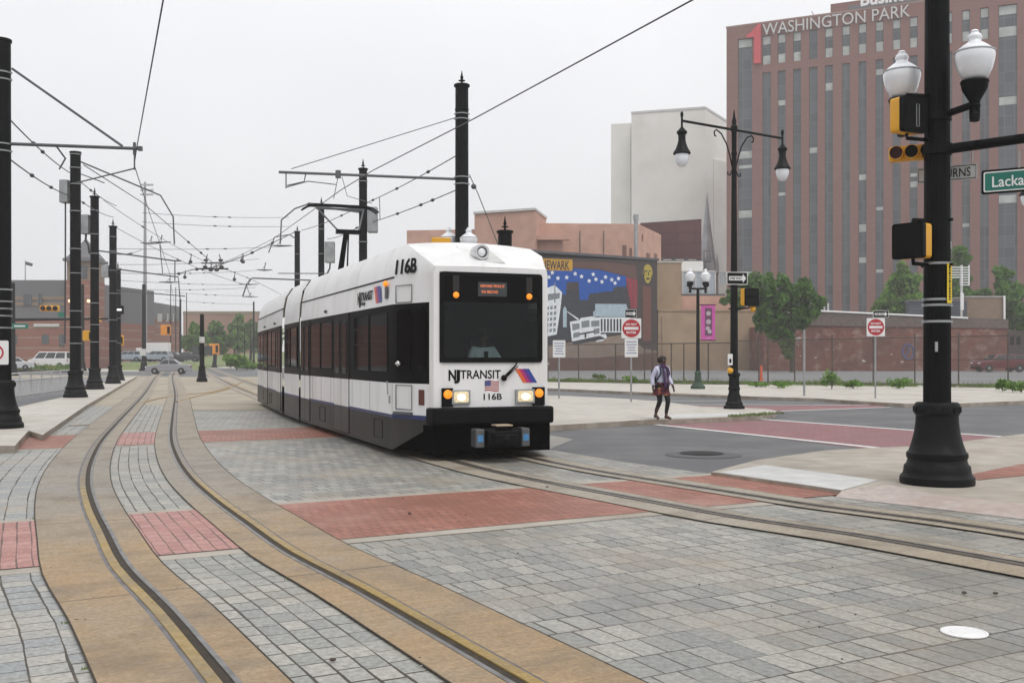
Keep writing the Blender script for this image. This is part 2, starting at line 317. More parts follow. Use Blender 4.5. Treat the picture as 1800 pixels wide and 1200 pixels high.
def slabmat(name, r0, r1, gold, grey, tan, joint=3.4, rough=.6, streak=True):
    '''rail concrete: rust run-off near the bend (uv v below r0), grey worn stretch, tan beyond'''
    m, n, l, b = _nt(name); tc = n.new('ShaderNodeTexCoord'); sp = n.new('ShaderNodeSeparateXYZ'); l.new(tc.outputs['UV'], sp.inputs[0])
    def noise(scale, detail=7, stretch=None, rgh=.62):
        z = n.new('ShaderNodeTexNoise'); z.inputs['Scale'].default_value = scale; z.inputs['Detail'].default_value = detail; z.inputs['Roughness'].default_value = rgh
        if stretch:
            mp = n.new('ShaderNodeMapping'); mp.inputs['Scale'].default_value = stretch; l.new(tc.outputs['UV'], mp.inputs[0]); l.new(mp.outputs[0], z.inputs['Vector'])
        else: l.new(tc.outputs['UV'], z.inputs['Vector'])
        return z
    def rng(src, a, b_, c=0, d=1):
        r = n.new('ShaderNodeMapRange'); r.inputs[1].default_value = a; r.inputs[2].default_value = b_; r.inputs[3].default_value = c; r.inputs[4].default_value = d; l.new(src, r.inputs[0]); return r.outputs[0]
    def mix(f, a, b_, mode='MIX'):
        x = n.new('ShaderNodeMix'); x.data_type = 'RGBA'; x.blend_type = mode
        if isinstance(f, (int,float)): x.inputs[0].default_value = f
        else: l.new(f, x.inputs[0])
        for i, q in ((6,a),(7,b_)):
            if isinstance(q, tuple): x.inputs[i].default_value = (*q,1)
            else: l.new(q, x.inputs[i])
        return x.outputs[2]
    def math_(op, a, b_):
        x = n.new('ShaderNodeMath'); x.operation = op; x.use_clamp = True
        for i, q in ((0,a),(1,b_)):
            if isinstance(q,(int,float)): x.inputs[i].default_value = q
            else: l.new(q, x.inputs[i])
        return x.outputs[0]
    wob = n.new('ShaderNodeMath'); wob.operation = 'MULTIPLY_ADD'; wob.inputs[1].default_value = 6; l.new(noise(.35).outputs[0], wob.inputs[0]); sv = n.new('ShaderNodeMath'); l.new(sp.outputs[1], sv.inputs[0]); sv.inputs[1].default_value = -3; l.new(sv.outputs[0], wob.inputs[2]); v = wob.outputs[0]
    near = rng(v, r0, r1, 1, 0); far_ = rng(v, r1+3, r1+8, 0, 1)
    big = rng(noise(.45).outputs[0], .38, .62); base = mix(far_, grey, tan); base = mix(math_('MULTIPLY', big, .55), base, tan)
    base = mix(math_('MULTIPLY', near, rng(noise(.9).outputs[0], .25, .6, .55, 1)), base, gold)
    st = rng(noise(3.0, 6, (.8,5.5,1)).outputs[0], .35, .7, .88, 1.1); gr = rng(noise(30, 6, None, .78).outputs[0], .34, .66, .70, 1.30)
    base = mix(1.0, base, st, 'MULTIPLY'); base = mix(1.0, base, gr, 'MULTIPLY')
    dk = rng(noise(1.3, 9).outputs[0], .48, .70, 0, .75); base = mix(dk, base, (.16,.125,.085))
    jm = n.new('ShaderNodeMath'); jm.operation = 'PINGPONG'; jm.inputs[1].default_value = joint/2; l.new(sp.outputs[1], jm.inputs[0]); jl = rng(jm.outputs[0], .006, .016, .8, 0); base = mix(jl, base, (.07,.055,.04))
    l.new(base, b.inputs['Base Color']); l.new(rng(noise(9).outputs[0], .3, .7, rough-.15, rough+.15), b.inputs['Roughness']); b.inputs['Specular IOR Level'].default_value = .4
    bp = n.new('ShaderNodeBump'); bp.inputs['Strength'].default_value = .25; bp.inputs['Distance'].default_value = .01; l.new(gr, bp.inputs['Height']); l.new(bp.outputs[0], b.inputs['Normal'])
    return m
K['slabtan'] = slabmat('track_concrete', 8.5, 12.5, (.345,.238,.128), (.265,.245,.212), (.315,.27,.205))
K['slabtan2'] = slabmat('track_concrete_worn', 3.0, 7, (.32,.255,.175), (.34,.305,.245), (.33,.285,.22))
K['rail2'] = None
K['concrete'] = mat('light_concrete', (.50,.47,.415), .7, var=.14, scale=2.2, detail=8, bump=.1, stain=(.33,.29,.235), stscale=.35, stlo=.48, sthi=.75, stamt=.7)
K['concrete_worn'] = mat('worn_pavement', (.39,.355,.30), .7, var=.18, scale=2.4, detail=8, bump=.1, stain=(.26,.215,.16), stscale=.55, stlo=.46, sthi=.72, stamt=.75)
K['kerb'] = mat('kerb_stone', (.31,.27,.225), .75, var=.2, scale=4, bump=.2, stain=(.2,.15,.10), stscale=.8)
K['granite'] = mat('pink_granite', (.44,.375,.34), .6, var=.16, scale=9, bump=.15, stain=(.36,.27,.22), stscale=.7)
K['farslab'] = mat('worn_concrete', (.37,.325,.245), .72, var=.14, scale=.9, detail=8, stain=(.26,.22,.16), stscale=.25, stlo=.45, sthi=.75)
K['asphalt'] = mat('asphalt', (.098,.10,.104), .62, var=.22, scale=30, detail=6, bump=.15, stain=(.142,.143,.143), stscale=.5, stlo=.44, sthi=.62, rvar=.1)
K['lot'] = mat('lot_asphalt', (.20,.205,.21), .8, var=.2, scale=12, detail=6, stain=(.27,.265,.255), stscale=.12, stlo=.4, sthi=.7)
K['roadline'] = mat('road_paint', (.68,.68,.66), .6, var=.12, scale=12, stain=(.35,.34,.33), stscale=5, stlo=.58, sthi=.72)
K['redxing'] = brick('red_crossing', (.24,.105,.11), (.29,.135,.14), (.17,.085,.09), .3, .15, .01, rot=.3, stain=(.20,.125,.125), stlo=.45, sthi=.7, stamt=.6, rough=.6, bump=.1)
K['rail'] = slabmat('rail_steel', 12, 15, (.34,.225,.055), (.20,.17,.13), (.16,.13,.10), joint=999, rough=.4)
K['rail2'] = mat('rail_dark', (.13,.11,.085), .4, .4, var=.3, scale=5)
K['lip'] = mat('rail_lip', (.20,.195,.19), .45, .5, var=.3, scale=6)
K['railrust'] = mat('rail_rust', (.30,.19,.06), .55, .25, var=.3, scale=5)
K['groove'] = mat('flangeway', (.035,.024,.013), .8, var=.4, scale=9)
K['boot'] = mat('rail_boot', (.16,.15,.15), .7, var=.25, scale=7)
K['earth'] = mat('earth', (.16,.14,.10), .9, var=.3, scale=.8)
K['lawn'] = mat('lawn', (.15,.19,.06), .9, var=.3, scale=1.5, detail=8)
# ---------------------------------------------------------------- ground, paving, roads (the setting)
def ground(name, poly, z, m, kind='structure'):
    return tag(MB().sheet(poly, z).build(name, m, smooth=0), kind=kind)
def raised(name, poly, z0, z1, mats): # pavement: top sheet with a kerb face
    mb = MB(); n = len(poly)
    mb.prism(poly, z0, z1)
    mb.m = [1]*len(mb.m); mb.m[1] = 0
    return tag(mb.build(name, mats, smooth=0), kind='structure')

ground('ground', [(-420,-60),(420,-60),(420,520),(-420,520)], -.004, K['asphalt'])
# curves: rail lines are smoothed polylines in plan
def smooth_line(pts, step=.5):
    pts = [Vector((p[0],p[1],0)) for p in pts]; out = []
    for i in range(len(pts)-1):
        p0 = pts[max(i-1,0)]; p1 = pts[i]; p2 = pts[i+1]; p3 = pts[min(i+2,len(pts)-1)]
        n = max(2, int((p2-p1).length/step))
        d = (p2-p1).length
        m1 = (p2-p0)/max(1e-6,(p2-p0).length)*d; m2 = (p3-p1)/max(1e-6,(p3-p1).length)*d
        for k in range(n):
            t = k/n; out.append(p1*(2*t**3-3*t*t+1)+m1*(t**3-2*t*t+t)+p2*(-2*t**3+3*t*t)+m2*(t**3-t*t))
    out.append(pts[-1]); return out
def strip(line, o0, o1, z, mb=None, m=0, t0=0, t1=1e9):
    """flat strip between offsets o0 < o1 (to the line's right), uv = (offset, arc length)"""
    mb = mb or MB(); vs = []; ss = []; s = 0
    for i, p in enumerate(line):
        if i: s += (p-line[i-1]).length
        d = (line[min(i+1,len(line)-1)]-line[max(i-1,0)]).normalized(); nr = Vector((d.y,-d.x,0))
        if s < t0 or s > t1: continue
        a = p+nr*o0; b = p+nr*o1; vs += [(a.x,a.y,z),(b.x,b.y,z)]; ss.append(s)
    fs = []; uvs = []
    for i in range(len(ss)-1):
        fs.append((2*i, 2*i+1, 2*i+3, 2*i+2)); uvs.append([(o0,ss[i]),(o1,ss[i]),(o1,ss[i+1]),(o0,ss[i+1])])
    return mb.add(vs, fs, m, uvs)
def wall_strip(line, o, z0, z1, mb, m=0, flip=False):
    vs = []
    for i, p in enumerate(line):
        d = (line[min(i+1,len(line)-1)]-line[max(i-1,0)]).normalized(); nr = Vector((d.y,-d.x,0)); a = p+nr*o
        vs += [(a.x,a.y,z0),(a.x,a.y,z1)]
    fs = [(2*i,2*i+1,2*i+3,2*i+2) if not flip else (2*i+2,2*i+3,2*i+1,2*i) for i in range(len(line)-1)]
    return mb.add(vs, fs, m)
T1 = smooth_line([(.9,1.0),(-.35,3.05),(-1.458,5.075),(-2.197,6.43),(-2.967,7.76),(-3.70,9.26),(-4.49,10.91),(-5.405,12.97),(-6.43,15.57),(-7.87,19.59),(-10.04,26.2),(-15.7,43.6),(-30.3,87.3),(-52,155)])
T2 = smooth_line([(6.0,4.6),(3.92,7.85),(3.06,9.17),(2.25,10.14),(1.43,11.43),(0,13.78),(-.924,15.76),(-2.65,20.05),(-4.36,24.33),(-5.4,27.2),(-8.0,35.1),(-16.5,60),(-33,111),(-49,160)])
GAU = 1.31
# main paved plaza
plaza = [(-9,-2),(12,-2),(12,6.2)] + [G(1800,912)[:2], G(1640,893)[:2], G(1470,873)[:2], G(1250,833)[:2], G(1100,812)[:2], G(965,790)[:2], (1.2,20),(-1.2,26),(-4.6,34),(-7.0,34.5)]
plaza += [G(460,722)[:2], G(345,722)[:2], G(150,722)[:2], G(70,772)[:2], G(50,781)[:2], G(28,793)[:2], G(-60,797)[:2], (-9,10)]
ground('paved_plaza', plaza, .002, K['paver'])
far = [G(150,721)[:2], G(460,721)[:2], (-4.4,34.2), (-2,36), (-9,60), (-21,84), (-33,84), G(240,664)[:2]]
ground('concrete_apron', far, .0015, K['farslab'])
# red crosswalk bands of brick with light concrete borders
def band_poly(nx0, nx1, near, fars):
    return [(nx0,near(nx0)),(nx1,near(nx1)),(nx1,fars(nx1)),(nx0,fars(nx0))]
near1 = lambda x: 7.68+.551*(x+3.84); far1 = lambda x: 9.8+.527*(x+4.97)
near2 = lambda x: 19.2+.55*(x+5.87); far2 = lambda x: 22.2+.53*(x+6.88)
mbb = MB().sheet(band_poly(-7.5, 3.15, lambda x: near1(x)-.24, lambda x: far1(x)+.24), .006); mbb.sheet(band_poly(-9.6, -1.5, lambda x: near2(x)-.25, lambda x: far2(x)+.25), .006)
tag(mbb.build('crosswalk_border', K['concrete_worn'], smooth=0), kind='structure')
mbr = MB().sheet(band_poly(-7.5, 3.9, near1, far1), .010); mbr.sheet(band_poly(-9.6, -1.5, near2, far2), .010)
tag(mbr.build('crosswalk_paving', K['redbrick'], smooth=0), kind='structure')
# pavers laid along the curve between and beside the rails of the near track
mp = MB()
L1 = T1
def inband(p): return (near1(p.x)-.24 < p.y < far1(p.x)+.24) or (near2(p.x)-.25 < p.y < far2(p.x)+.25)
mb = strip([p for p in L1 if p.y < 34], .30, GAU-.33, .004)
tag(mb.build('track_paving', K['paver_track'], smooth=0), kind='structure')
mb = strip([p for p in L1 if p.y < 34], -2.6, -.52, .004)
tag(mb.build('side_paving', K['paver_side'], smooth=0), kind='structure')
# concrete strips that hold the rails
def bandstrip(o0, o1, near, fars):
    mb = MB()
    ss = 0; run = []; runs = []
    for i, p in enumerate(T1):
        d = (T1[min(i+1,len(T1)-1)]-T1[max(i-1,0)]).normalized(); nr = Vector((d.y,-d.x,0)); a = p+nr*o0; b = p+nr*o1
        run.append((a,b))
    # clip each small quad to the band
    s = 0
    for i in range(len(run)-1):
        L = (T1[i+1]-T1[i]).length
        if not (near(T1[i].x)-3 < T1[i].y < fars(T1[i].x)+3): s += L; continue
        N = 12
        for k in range(N):
            q = [run[i][0].lerp(run[i+1][0],k/N), run[i][1].lerp(run[i+1][1],k/N), run[i][1].lerp(run[i+1][1],(k+1)/N), run[i][0].lerp(run[i+1][0],(k+1)/N)]
            uv = [(o0,s+L*k/N),(o1,s+L*k/N),(o1,s+L*(k+1)/N),(o0,s+L*(k+1)/N)]
            poly = list(zip(q,uv))
            for fn, sg in ((near,1),(fars,-1)):
                out = []
                for (p0,u0),(p1,u1) in zip(poly, poly[1:]+poly[:1]):
                    d0 = sg*(p0.y-fn(p0.x)); d1 = sg*(p1.y-fn(p1.x))
                    if d0 >= 0: out.append((p0,u0))
                    if d0*d1 < 0: t = d0/(d0-d1); out.append((p0.lerp(p1,t),(u0[0]+(u1[0]-u0[0])*t,u0[1]+(u1[1]-u0[1])*t)))
                poly = out
                if len(poly) < 3: break
            if len(poly) >= 3: mb.add([(p.x,p.y,.0125) for p,_ in poly],[tuple(range(len(poly)))],0,[[u for _,u in poly]])
        s += L
    return mb
mb = bandstrip(.30, GAU-.33, near1, far1); m2 = bandstrip(-2.6, -.52, near1, far1); o = len(mb.v)
for src in (m2, bandstrip(.30, GAU-.33, near2, far2)):
    for fi, f in enumerate(src.f): mb.add([src.v[k] for k in f], [tuple(range(len(f)))], 0, [src.uv[fi]])
tag(mb.build('crosswalk_inlay', K['redbrick_track'], smooth=0), kind='structure')
# concrete strips that hold the rails
mb = MB()
strip(L1, -.54, -.095, .016, mb); strip(L1, .085, .30, .016, mb); strip(L1, GAU-.33, GAU-.085, .016, mb); strip(L1, GAU+.09, GAU+.51, .016, mb)
tag(mb.build('track_slab', K['slabtan'], smooth=0), kind='structure')
mb = MB()
strip(T2, -.44, -.095, .016, mb); strip(T2, .085, .24, .016, mb); strip(T2, GAU-.24, GAU-.085, .016, mb); strip(T2, GAU+.09, GAU+.33, .016, mb)
tag(mb.build('track_slab', K['slabtan2'], smooth=0), kind='structure')
mb = MB()                                                           # dirt-filled joints along the slabs
for o in (-.547, .30, GAU-.337, GAU+.51): strip([p for p in L1 if p.y < 40], o, o+.012, .0168, mb)
for o in (-.448, .24, GAU-.248, GAU+.33): strip([p for p in T2 if p.y < 30], o, o+.010, .0168, mb)
tag(mb.build('slab_joints', K['groove'], smooth=0), kind='structure')
def track(name, label, line, steel='rail'):
    t = thing(name, label, 'tram track', (0,0,0))
    for o, sg in ((0,1),(GAU,-1)):
        def span(a, b): return (o+a, o+b) if sg > 0 else (o-b, o-a)
        r = MB(); h0, h1 = span(-.065, 0)
        strip(line, h0, h1, .022, r); wall_strip(line, h0, .004, .022, r); wall_strip(line, h1, .004, .022, r, flip=True)
        rail = r.build('rail', K[steel], t, smooth=60)
        strip(line, *span(0,.055), .0132).build('flangeway', K['groove'], rail, smooth=0)
        k = MB(); a, b = span(.055,.085); strip(line, a, b, .020, k); wall_strip(line, a, .004, .02, k); wall_strip(line, b, .004, .02, k, flip=True); k.build('guard_lip', K['lip'], rail, smooth=0)
        strip(line, *span(-.095,-.065), .0145).build('rail_boot', K['boot'], rail, smooth=0)
    return t
track('tram_track', 'curved grooved tram track sweeping across the empty paving, no tram on it', T1)
track('tram_track', 'grooved tram track on which the white tram stands', T2, 'rail2')
# crossover rails far up the line
xo = thing('crossover_track', 'thin curved crossover rails linking the two tracks behind the tram', 'tram track', (0,0,0))
for pts in ([(240,710),(300,697),(377,688),(412,676)], [(307,708),(340,698),(397,685),(425,672)], [(393,667),(420,680),(452,694)], [(430,667),(452,676)]):
    ln = smooth_line([G(*p) for p in pts]); mb = MB(); strip(ln, -.05, .05, .022, mb); wall_strip(ln, -.05, .002, .022, mb); wall_strip(ln, .05, .002, .022, mb, flip=True)
    mb.build('rail', K['railrust'], xo, smooth=60)

ground('side_street', [(-80,20),(-16.5,20),(-22,48),(-30,80),(-95,80)], .001, K['lot'])
ground('side_street', [(-95,80),(-34,80),(-30,89),(-100,112)], .0012, K['farslab'])
# footway beside the near track, with its kerb
plat = [G(-140,797,.12)[:2], G(0,786,.12)[:2], G(33,786,.12)[:2], G(55,752,.12)[:2], G(80,759,.12)[:2], G(155,711,.12)[:2], G(238,662,.12)[:2]]
plat2 = [G(-140,797,.12), G(2,788,.12), G(29,787,.12), G(52,756,.12)]
walk = [G(-200,757,.12)[:2], G(-10,757,.12)[:2], G(52,757,.12)[:2], G(75,764,.12)[:2], G(150,713,.12)[:2], G(240,661.5,.12)[:2], G(205,664,.12)[:2], G(150,684,.12)[:2], G(113,697,.12)[:2], G(18,718,.12)[:2], G(-200,728,.12)[:2]]
raised('footway', walk, -.004, .12, [K['concrete'], K['kerb']])
raised('footway', [G(-200,798,.13)[:2], G(0,783,.13)[:2], G(26,783,.13)[:2], G(50,756.6,.13)[:2], G(-200,756.6,.13)[:2]], -.004, .13, [K['concrete'], K['kerb']])
# island pavement where the pedestrian walks
isl = [(-.6,26.2)] + [G(x,y,.12)[:2] for x,y in ((958,748),(1075,741),(1140,737),(1200,736),(1270,733),(1335,729),(1362,726),(1366,722),(1345,718),(1290,716),(1230,714),(1160,705),(1090,700),(985,695),(940,694))] + [(.4,40)]
raised('pavement', isl, -.004, .12, [K['concrete'], K['kerb']])
ground('pavement_ramp', [G(x,y,.124)[:2] for x,y in ((1125,733.5),(1185,728),(1290,725),(1335,727.5),(1268,731.5),(1195,734.5))], .124, K['offwhite'])
# far pavement along the fence
fw = [G(x,y,.12)[:2] for x,y in ((850,681),(962,682),(1150,690),(1340,697),(1440,700),(1500,704),(1590,709),(1680,709),(1800,704),(2000,697))] + [G(x,y,.12)[:2] for x,y in ((2000,683),(1800,681),(1460,677),(1200,675),(962,671),(850,670))]
raised('pavement', fw, -.004, .12, [K['concrete'], K['kerb']])
# corner pavement under the big pole
cp = [G(x,y,.05)[:2] for x,y in ((1250,829),(1330,808),(1450,791),(1545,786),(1625,783),(1720,772),(1800,762),(2100,735))] + [(14,10),(14,7.4)] + [G(1800,885,.05)[:2], G(1640,868,.05)[:2], G(1560,851,.05)[:2], G(1480,862,.05)[:2]]
raised('pavement', cp, -.004, .05, [K['concrete_worn'], K['kerb']])
ground('pavement_ramp', [G(x,y,.055)[:2] for x,y in ((1262,829.5),(1345,817),(1545,843),(1480,861))], .055, K['offwhite'])
tag(MB().add([G(1480,862,.054), G(1560,851,.054), G(1640,868,.054), G(1800,885,.054), G(1980,905,.054), G(1980,940,.006), G(1800,912,.006), G(1640,893,.006), G(1468,873,.006)],
    [(8,7,1,0),(7,2,1),(7,6,3,2),(6,5,4,3)]).build('kerb_apron', K['granite'], smooth=0), kind='structure')
ground('brick_paving', [G(x,y,.056)[:2] for x,y in ((1688,837),(1760,822),(1830,808),(1990,782),(1990,806),(1830,832),(1720,843))], .056, K['redbrick'])
# painted crossings
def line(a, b, w, z=.001, h=0):
    a = Vector(a); b = Vector(b); d = (b-a).normalized(); nr = Vector((d.y,-d.x,0))*w/2
    return [(a-nr)[:2], (b-nr)[:2], (b+nr)[:2], (a+nr)[:2]]
ground('crossing_paving', [G(x,y)[:2] for x,y in ((1160,746),(1280,740),(1372,738),(1780,768),(1790,772),(1700,792),(1540,790))], .001, K['redxing'])
ground('crossing_paving', [G(x,y)[:2] for x,y in ((1180,716),(1300,719),(1375,722),(1560,715),(1540,711),(1300,713.5),(1190,712))], .001, K['redxing'])
mk = MB()
for a, b, w in (((1152,746),(1552,788),.2), ((1335,736.5),(1782,769),.2), ((1372,722.5),(1566,715.5),.2), ((1150,711),(1560,711.8),.2), ((1150,704.5),(1300,704.5),.2)):
    mk.sheet(line(G(*a), G(*b), w), .005)
tag(mk.build('road_markings', K['roadline'], smooth=0), kind='structure')
# parking lot behind the fence on a low retaining kerb
FA, FB = Vector((2.1,63,0)), Vector((25,50,0)); FD = (FB-FA).normalized()
lotn = [FA-FD*4, FB+FD*16]
raised('parking_lot', [lotn[0][:2], lotn[1][:2], (140,100), (140,150), (-6,150)], -.004, .28, [K['lot'], K['earth']])
# lawns far up the line
ground('lawn', [G(x,y)[:2] for x,y in ((322,641),(345,650.5),(400,645),(420,641),(455,641.5),(460,637),(320,636))], .006, K['lawn'])
ground('lawn', [G(x,y)[:2] for x,y in ((-30,651),(130,650),(125,641.5),(-30,641.5))], .006, K['lawn'])
ground('path', [G(x,y)[:2] for x,y in ((-60,654.5),(250,652.6),(330,651),(330,648),(-60,648))], .004, K['concrete'])
ground('path', [G(x,y)[:2] for x,y in ((365,646.8),(455,646.8),(520,646),(520,643.5),(400,644))], .009, K['concrete'])
hl = MB()                                                          # low wooded rise at the end of the street
nx, ny = 40, 10
vs = []
for j in range(ny+1):
    for i in range(nx+1):
        x = -170+i*6; y = 215+j*14; e = math.sin(math.pi*min(1,max(0,i/nx)))*math.sin(math.pi*j/ny*.5+.0)
        vs.append((x, y, -.3+4.2*max(0,e)+.5*math.sin(i*.9+j)))
hl.add(vs, [(j*(nx+1)+i, j*(nx+1)+i+1, (j+1)*(nx+1)+i+1, (j+1)*(nx+1)+i) for j in range(ny) for i in range(nx)])
tag(hl.build('hill', K['lawn'], smooth=180), kind='structure')
# covers let into the ground
def cover(px, py, r, label, m, dz=.0, z=.006):
    o = MB(); c = G(px,py); prof = [(r,0),(r,.006),(r*.9,.008),(r*.88,.004),(r*.6,.004),(r*.58,.008),(r*.2,.008),(r*.18,.005),(.01,.005)]
    o.lathe((0,0,0), prof, 32)
    t = o.build('manhole_cover', m, None, (c.x,c.y,z), smooth=30); return tag(t, label, 'manhole cover')
cover(1233,797,.36,'round iron manhole cover in the asphalt in front of the red crossing', K['iron'])
ring = MB().lathe((0,0,0), [(.62,0),(.62,.003),(.01,.003)], 32).build('asphalt_patch', mat('patch', (.075,.076,.08), .6, scale=20), None, (G(1236,799).x, G(1236,799).y, .0005)); tag(ring, kind='structure')
cover(1695,1113,.13,'small bright white round cover among the grey pavers', K['white'])
for px,py,w,l,lab in ((143,748,.55,.12,'dark drain slot in the pavers beside the footway kerb'),):
    c = G(px,py); o = MB().bx(-w/2,w/2,-l/2,l/2,0,.006); 
    for k in range(5): o.bx(-w/2+.03,w/2-.03,-l/2+l*(k+.2)/5,-l/2+l*(k+.7)/5,.006,.009,1)
    tag(o.build('drain_cover', [K['groove'],K['railrust']], None, (c.x,c.y,.006), .4), lab, 'drain cover')
# grass that grows in the joints and on the island tip
def tufts(name, spots, label=None, blades=26, hgt=.12, rad=.15, m='grass'):
    mb = MB(); rnd = random.Random(5)
    for (x,y,z,s) in spots:
        for k in range(blades):
            a = rnd.uniform(0,6.28); r = rnd.uniform(0,rad)*s; bx, by = x+r*math.cos(a), y+r*math.sin(a); h = hgt*s*rnd.uniform(.4,1.1)
            dx, dy = rnd.uniform(-.5,.5)*h, rnd.uniform(-.5,.5)*h; w = .012*s+.004
            mb.add([(bx-w,by,z),(bx+w,by,z),(bx+dx,by+dy,z+h)], [(0,1,2)])
    return tag(mb.build(name, K[m], smooth=0), kind='stuff')
sp = []
for k in range(26):
    t = k/25; a = G(1290+70*t, 732-5*t, .12); sp.append((a.x+random.uniform(-.2,.2), a.y+random.uniform(-.15,.15), .12, .7))
tufts('grass', sp, hgt=.10, blades=18, rad=.2)
sp = []
for i in range(len(T1)-1):
    p = T1[i]
    if p.y < 11 and random.random() < .5:
        d = (T1[i+1]-p).normalized(); nr = Vector((d.y,-d.x,0)); o = random.choice((-.55,.31,GAU-.33,GAU+.52)); q = p+nr*o; sp.append((q.x,q.y,.004,.16))
tufts('joint_weeds', sp, blades=8, hgt=.12, rad=.2)

db = MB(); rnd = random.Random(21)
for k in range(90):
    p = G(rnd.uniform(20,1790), 780+400*rnd.random()**1.2); r = rnd.uniform(.003,.008)
    db.ell((p.x,p.y,.014+r*.3), (r,r*rnd.uniform(.5,1),r*.5), 6, 4, k%3)
for (px,py) in ((1750,1047),(962,858),(585,1165),(1695,1046),(720,905)):
    p = G(px,py); db.ell((p.x,p.y,.02), (.02,.014,.010), 7, 4, 0)
tag(db.build('grit', [K['bark'],K['kerb'],K['groove']], smooth=0), kind='stuff')
# ---------------------------------------------------------------- the tram
TR = Vector((-.316,16.0,.0)); TA = math.atan2(.372,.928)
tram = thing('tram', 'long white articulated tram with dark tinted window band standing on the curved track', 'tram', TR, TA)
HW = 1.325
def prof(w, zb, nose=0):
    if nose: L = [(-w,zb),(-w,.66),(-w,1.19),(-w,2.45),(-w,2.88),(-w+.002,2.96),(-w+.02,3.0)]; top = 3.005
    else: L = [(-w,zb),(-w,.66),(-w,1.19),(-w,2.45),(-w+.03,2.88),(-w+.09,3.18),(-w+.25,3.43)]; top = 3.49
    out = list(L); c = L[-1]
    for k in (.6,.2): out.append((c[0]*k, top-(top-c[1])*k*k))
    return out + [(-x,z) for x,z in reversed(out)]
def lerp(a,b,t): return [(p[0]+(q[0]-p[0])*t, p[1]+(q[1]-p[1])*t) for p,q in zip(a,b)]
def section(stations, M, names):
    """body shell lofted through stations [(y, profile)]; rows go to skirt, shell and tinted band"""
    n = len(stations[0][1]); vs = [(x,y,z) for y,pr,_ in stations for x,z in pr]
    rows = {'skirt':[], 'shell':[], 'band':[], 'skirt2':[], 'band2':[]}
    for s in range(len(stations)-1):
        for k in range(n-1):
            f = (s*n+k, (s+1)*n+k, (s+1)*n+k+1, s*n+k+1)
            f = tuple(reversed(f))
            key = 'skirt' if k in (0,n-2) else 'band' if k in (2,n-4) else 'shell'
            if key == 'band' and stations[s][2] == 'w': key = 'shell'
            if key != 'shell' and k > n//2: key += '2'
            rows[key].append(f)
    obs = {}
    for key, nm, mt in (('shell',names[0],K['tramwhite']),('skirt',names[1],K['tramgrey']),('band',names[2],K['band']),('skirt2',names[1],K['tramgrey']),('band2',names[2],K['band'])):
        mb = MB().add(vs, rows[key]); mb.xf(M)
        obs[key] = mb.build(nm, mt, tram, smooth=25)
    return obs
Pn, Pb = prof(.95,.56,1), prof(HW,.12)
Pm = prof(HW-.012,.12)
Pmid = lerp(Pn,Pb,.5)
for i_, dx_, dz_ in ((5,.012,.05),(6,.07,.045)):
    Pmid[i_] = (Pmid[i_][0]-dx_, Pmid[i_][1]+dz_); Pmid[-1-i_] = (-Pmid[i_][0], Pmid[i_][1])
front_st = [(0,Pn,'w'),(.10,lerp(Pn,Pb,.10),'b'),(.5,Pmid,'b'),(1.0,Pb,'b'),(9.15,Pb,'b')]
section(front_st, Matrix(), ('front_section','skirt','window_band'))
J1 = Vector((0,9.24,0)); M1 = Matrix.Translation(J1) @ Matrix.Rotation(R(-1.67),4,'Z')
section([(.22,Pm,'b'),(2.78,Pm,'b')], M1, ('middle_section','skirt','window_band'))
J2 = M1 @ Vector((0,3.0,0)); M2 = Matrix.Translation(J2) @ Matrix.Rotation(R(-3.48),4,'Z')
rear_st = [(.09,Pb,'b'),(8.3,Pb,'b'),(8.8,lerp(Pb,Pn,.5),'b'),(9.2,lerp(Pb,Pn,.9),'w'),(9.3,Pn,'w')]
section(rear_st, M2, ('rear_section','skirt','window_band'))
for M, y0, y1 in ((Matrix(),9.15,9.46),(M1,2.78,3.10)):       # gangway bellows
    st = []; nb = 7
    for k in range(nb):
        s = .05 if k%2 else .10
        st.append((y0+(y1-y0)*k/(nb-1), [(x*(1-s), .2+(z-.2)*(1-s*.5)) for x,z in Pb]))
    n = len(Pb); mb = MB().add([(x,y,z) for y,pr in st for x,z in pr], [(s*n+k+1,(s+1)*n+k+1,(s+1)*n+k,s*n+k) for s in range(nb-1) for k in range(n-1)])
    mb.xf(M).build('bellows', K['rubber'], tram, smooth=0)
# closed ends behind the shells, underframe
mb = MB().bx(-1.2,1.2,1.35,1.4,.3,2.8); mb.bx(-1.25,1.25,1.0,9.1,.3,.36); mb.bx(-.95,.95,.05,1.3,.85,.9); mb.xf(Matrix()); mb.build('cab_bulkhead', K['void'], tram, smooth=0)
mb = MB().bx(-.84,.84,.16,.5,1.30,1.50); mb.bx(-.84,.84,.16,.3,.9,1.30); mb.bx(.1,.34,.2,.45,1.5,1.56); mb.bx(-.8,-.62,.25,.4,2.15,2.4); mb.build('cab_desk', K['rubber'], tram, smooth=0, bevel=.02)
mb = MB().prism([(-.97,-.05),(.97,-.05),(1.25,1.1),(1.27,9),(-1.27,9),(-1.25,1.1)], .13, .558); mb.build('underframe', K['void'], tram, smooth=0)
for M_, ys in ((Matrix(),(1.6,3.4)),(M1,(.6,2.4)),(M2,(5.2,7.0))):       # running gear behind the skirts
    bg = MB().bx(-.85,.85,ys[0],ys[1],.06,.5)
    for yy in (ys[0]+.3, ys[1]-.3):
        for s in (-1,1): bg.lathe((s*.66,yy,.33),[(.1,-.06),(.31,-.06),(.33,0),(.31,.06),(.1,.06)],18,axis='X')
    bg.xf(M_).build('bogie', K['void'], tram, smooth=0)
mb = MB().bx(-1.2,1.2,.2,2.8,.16,.55); mb.xf(M1).build('underframe', K['void'], tram, smooth=0)
mb = MB().bx(-1.2,1.2,.2,8.9,.16,.55); mb.xf(M2).build('underframe', K['void'], tram, smooth=0)
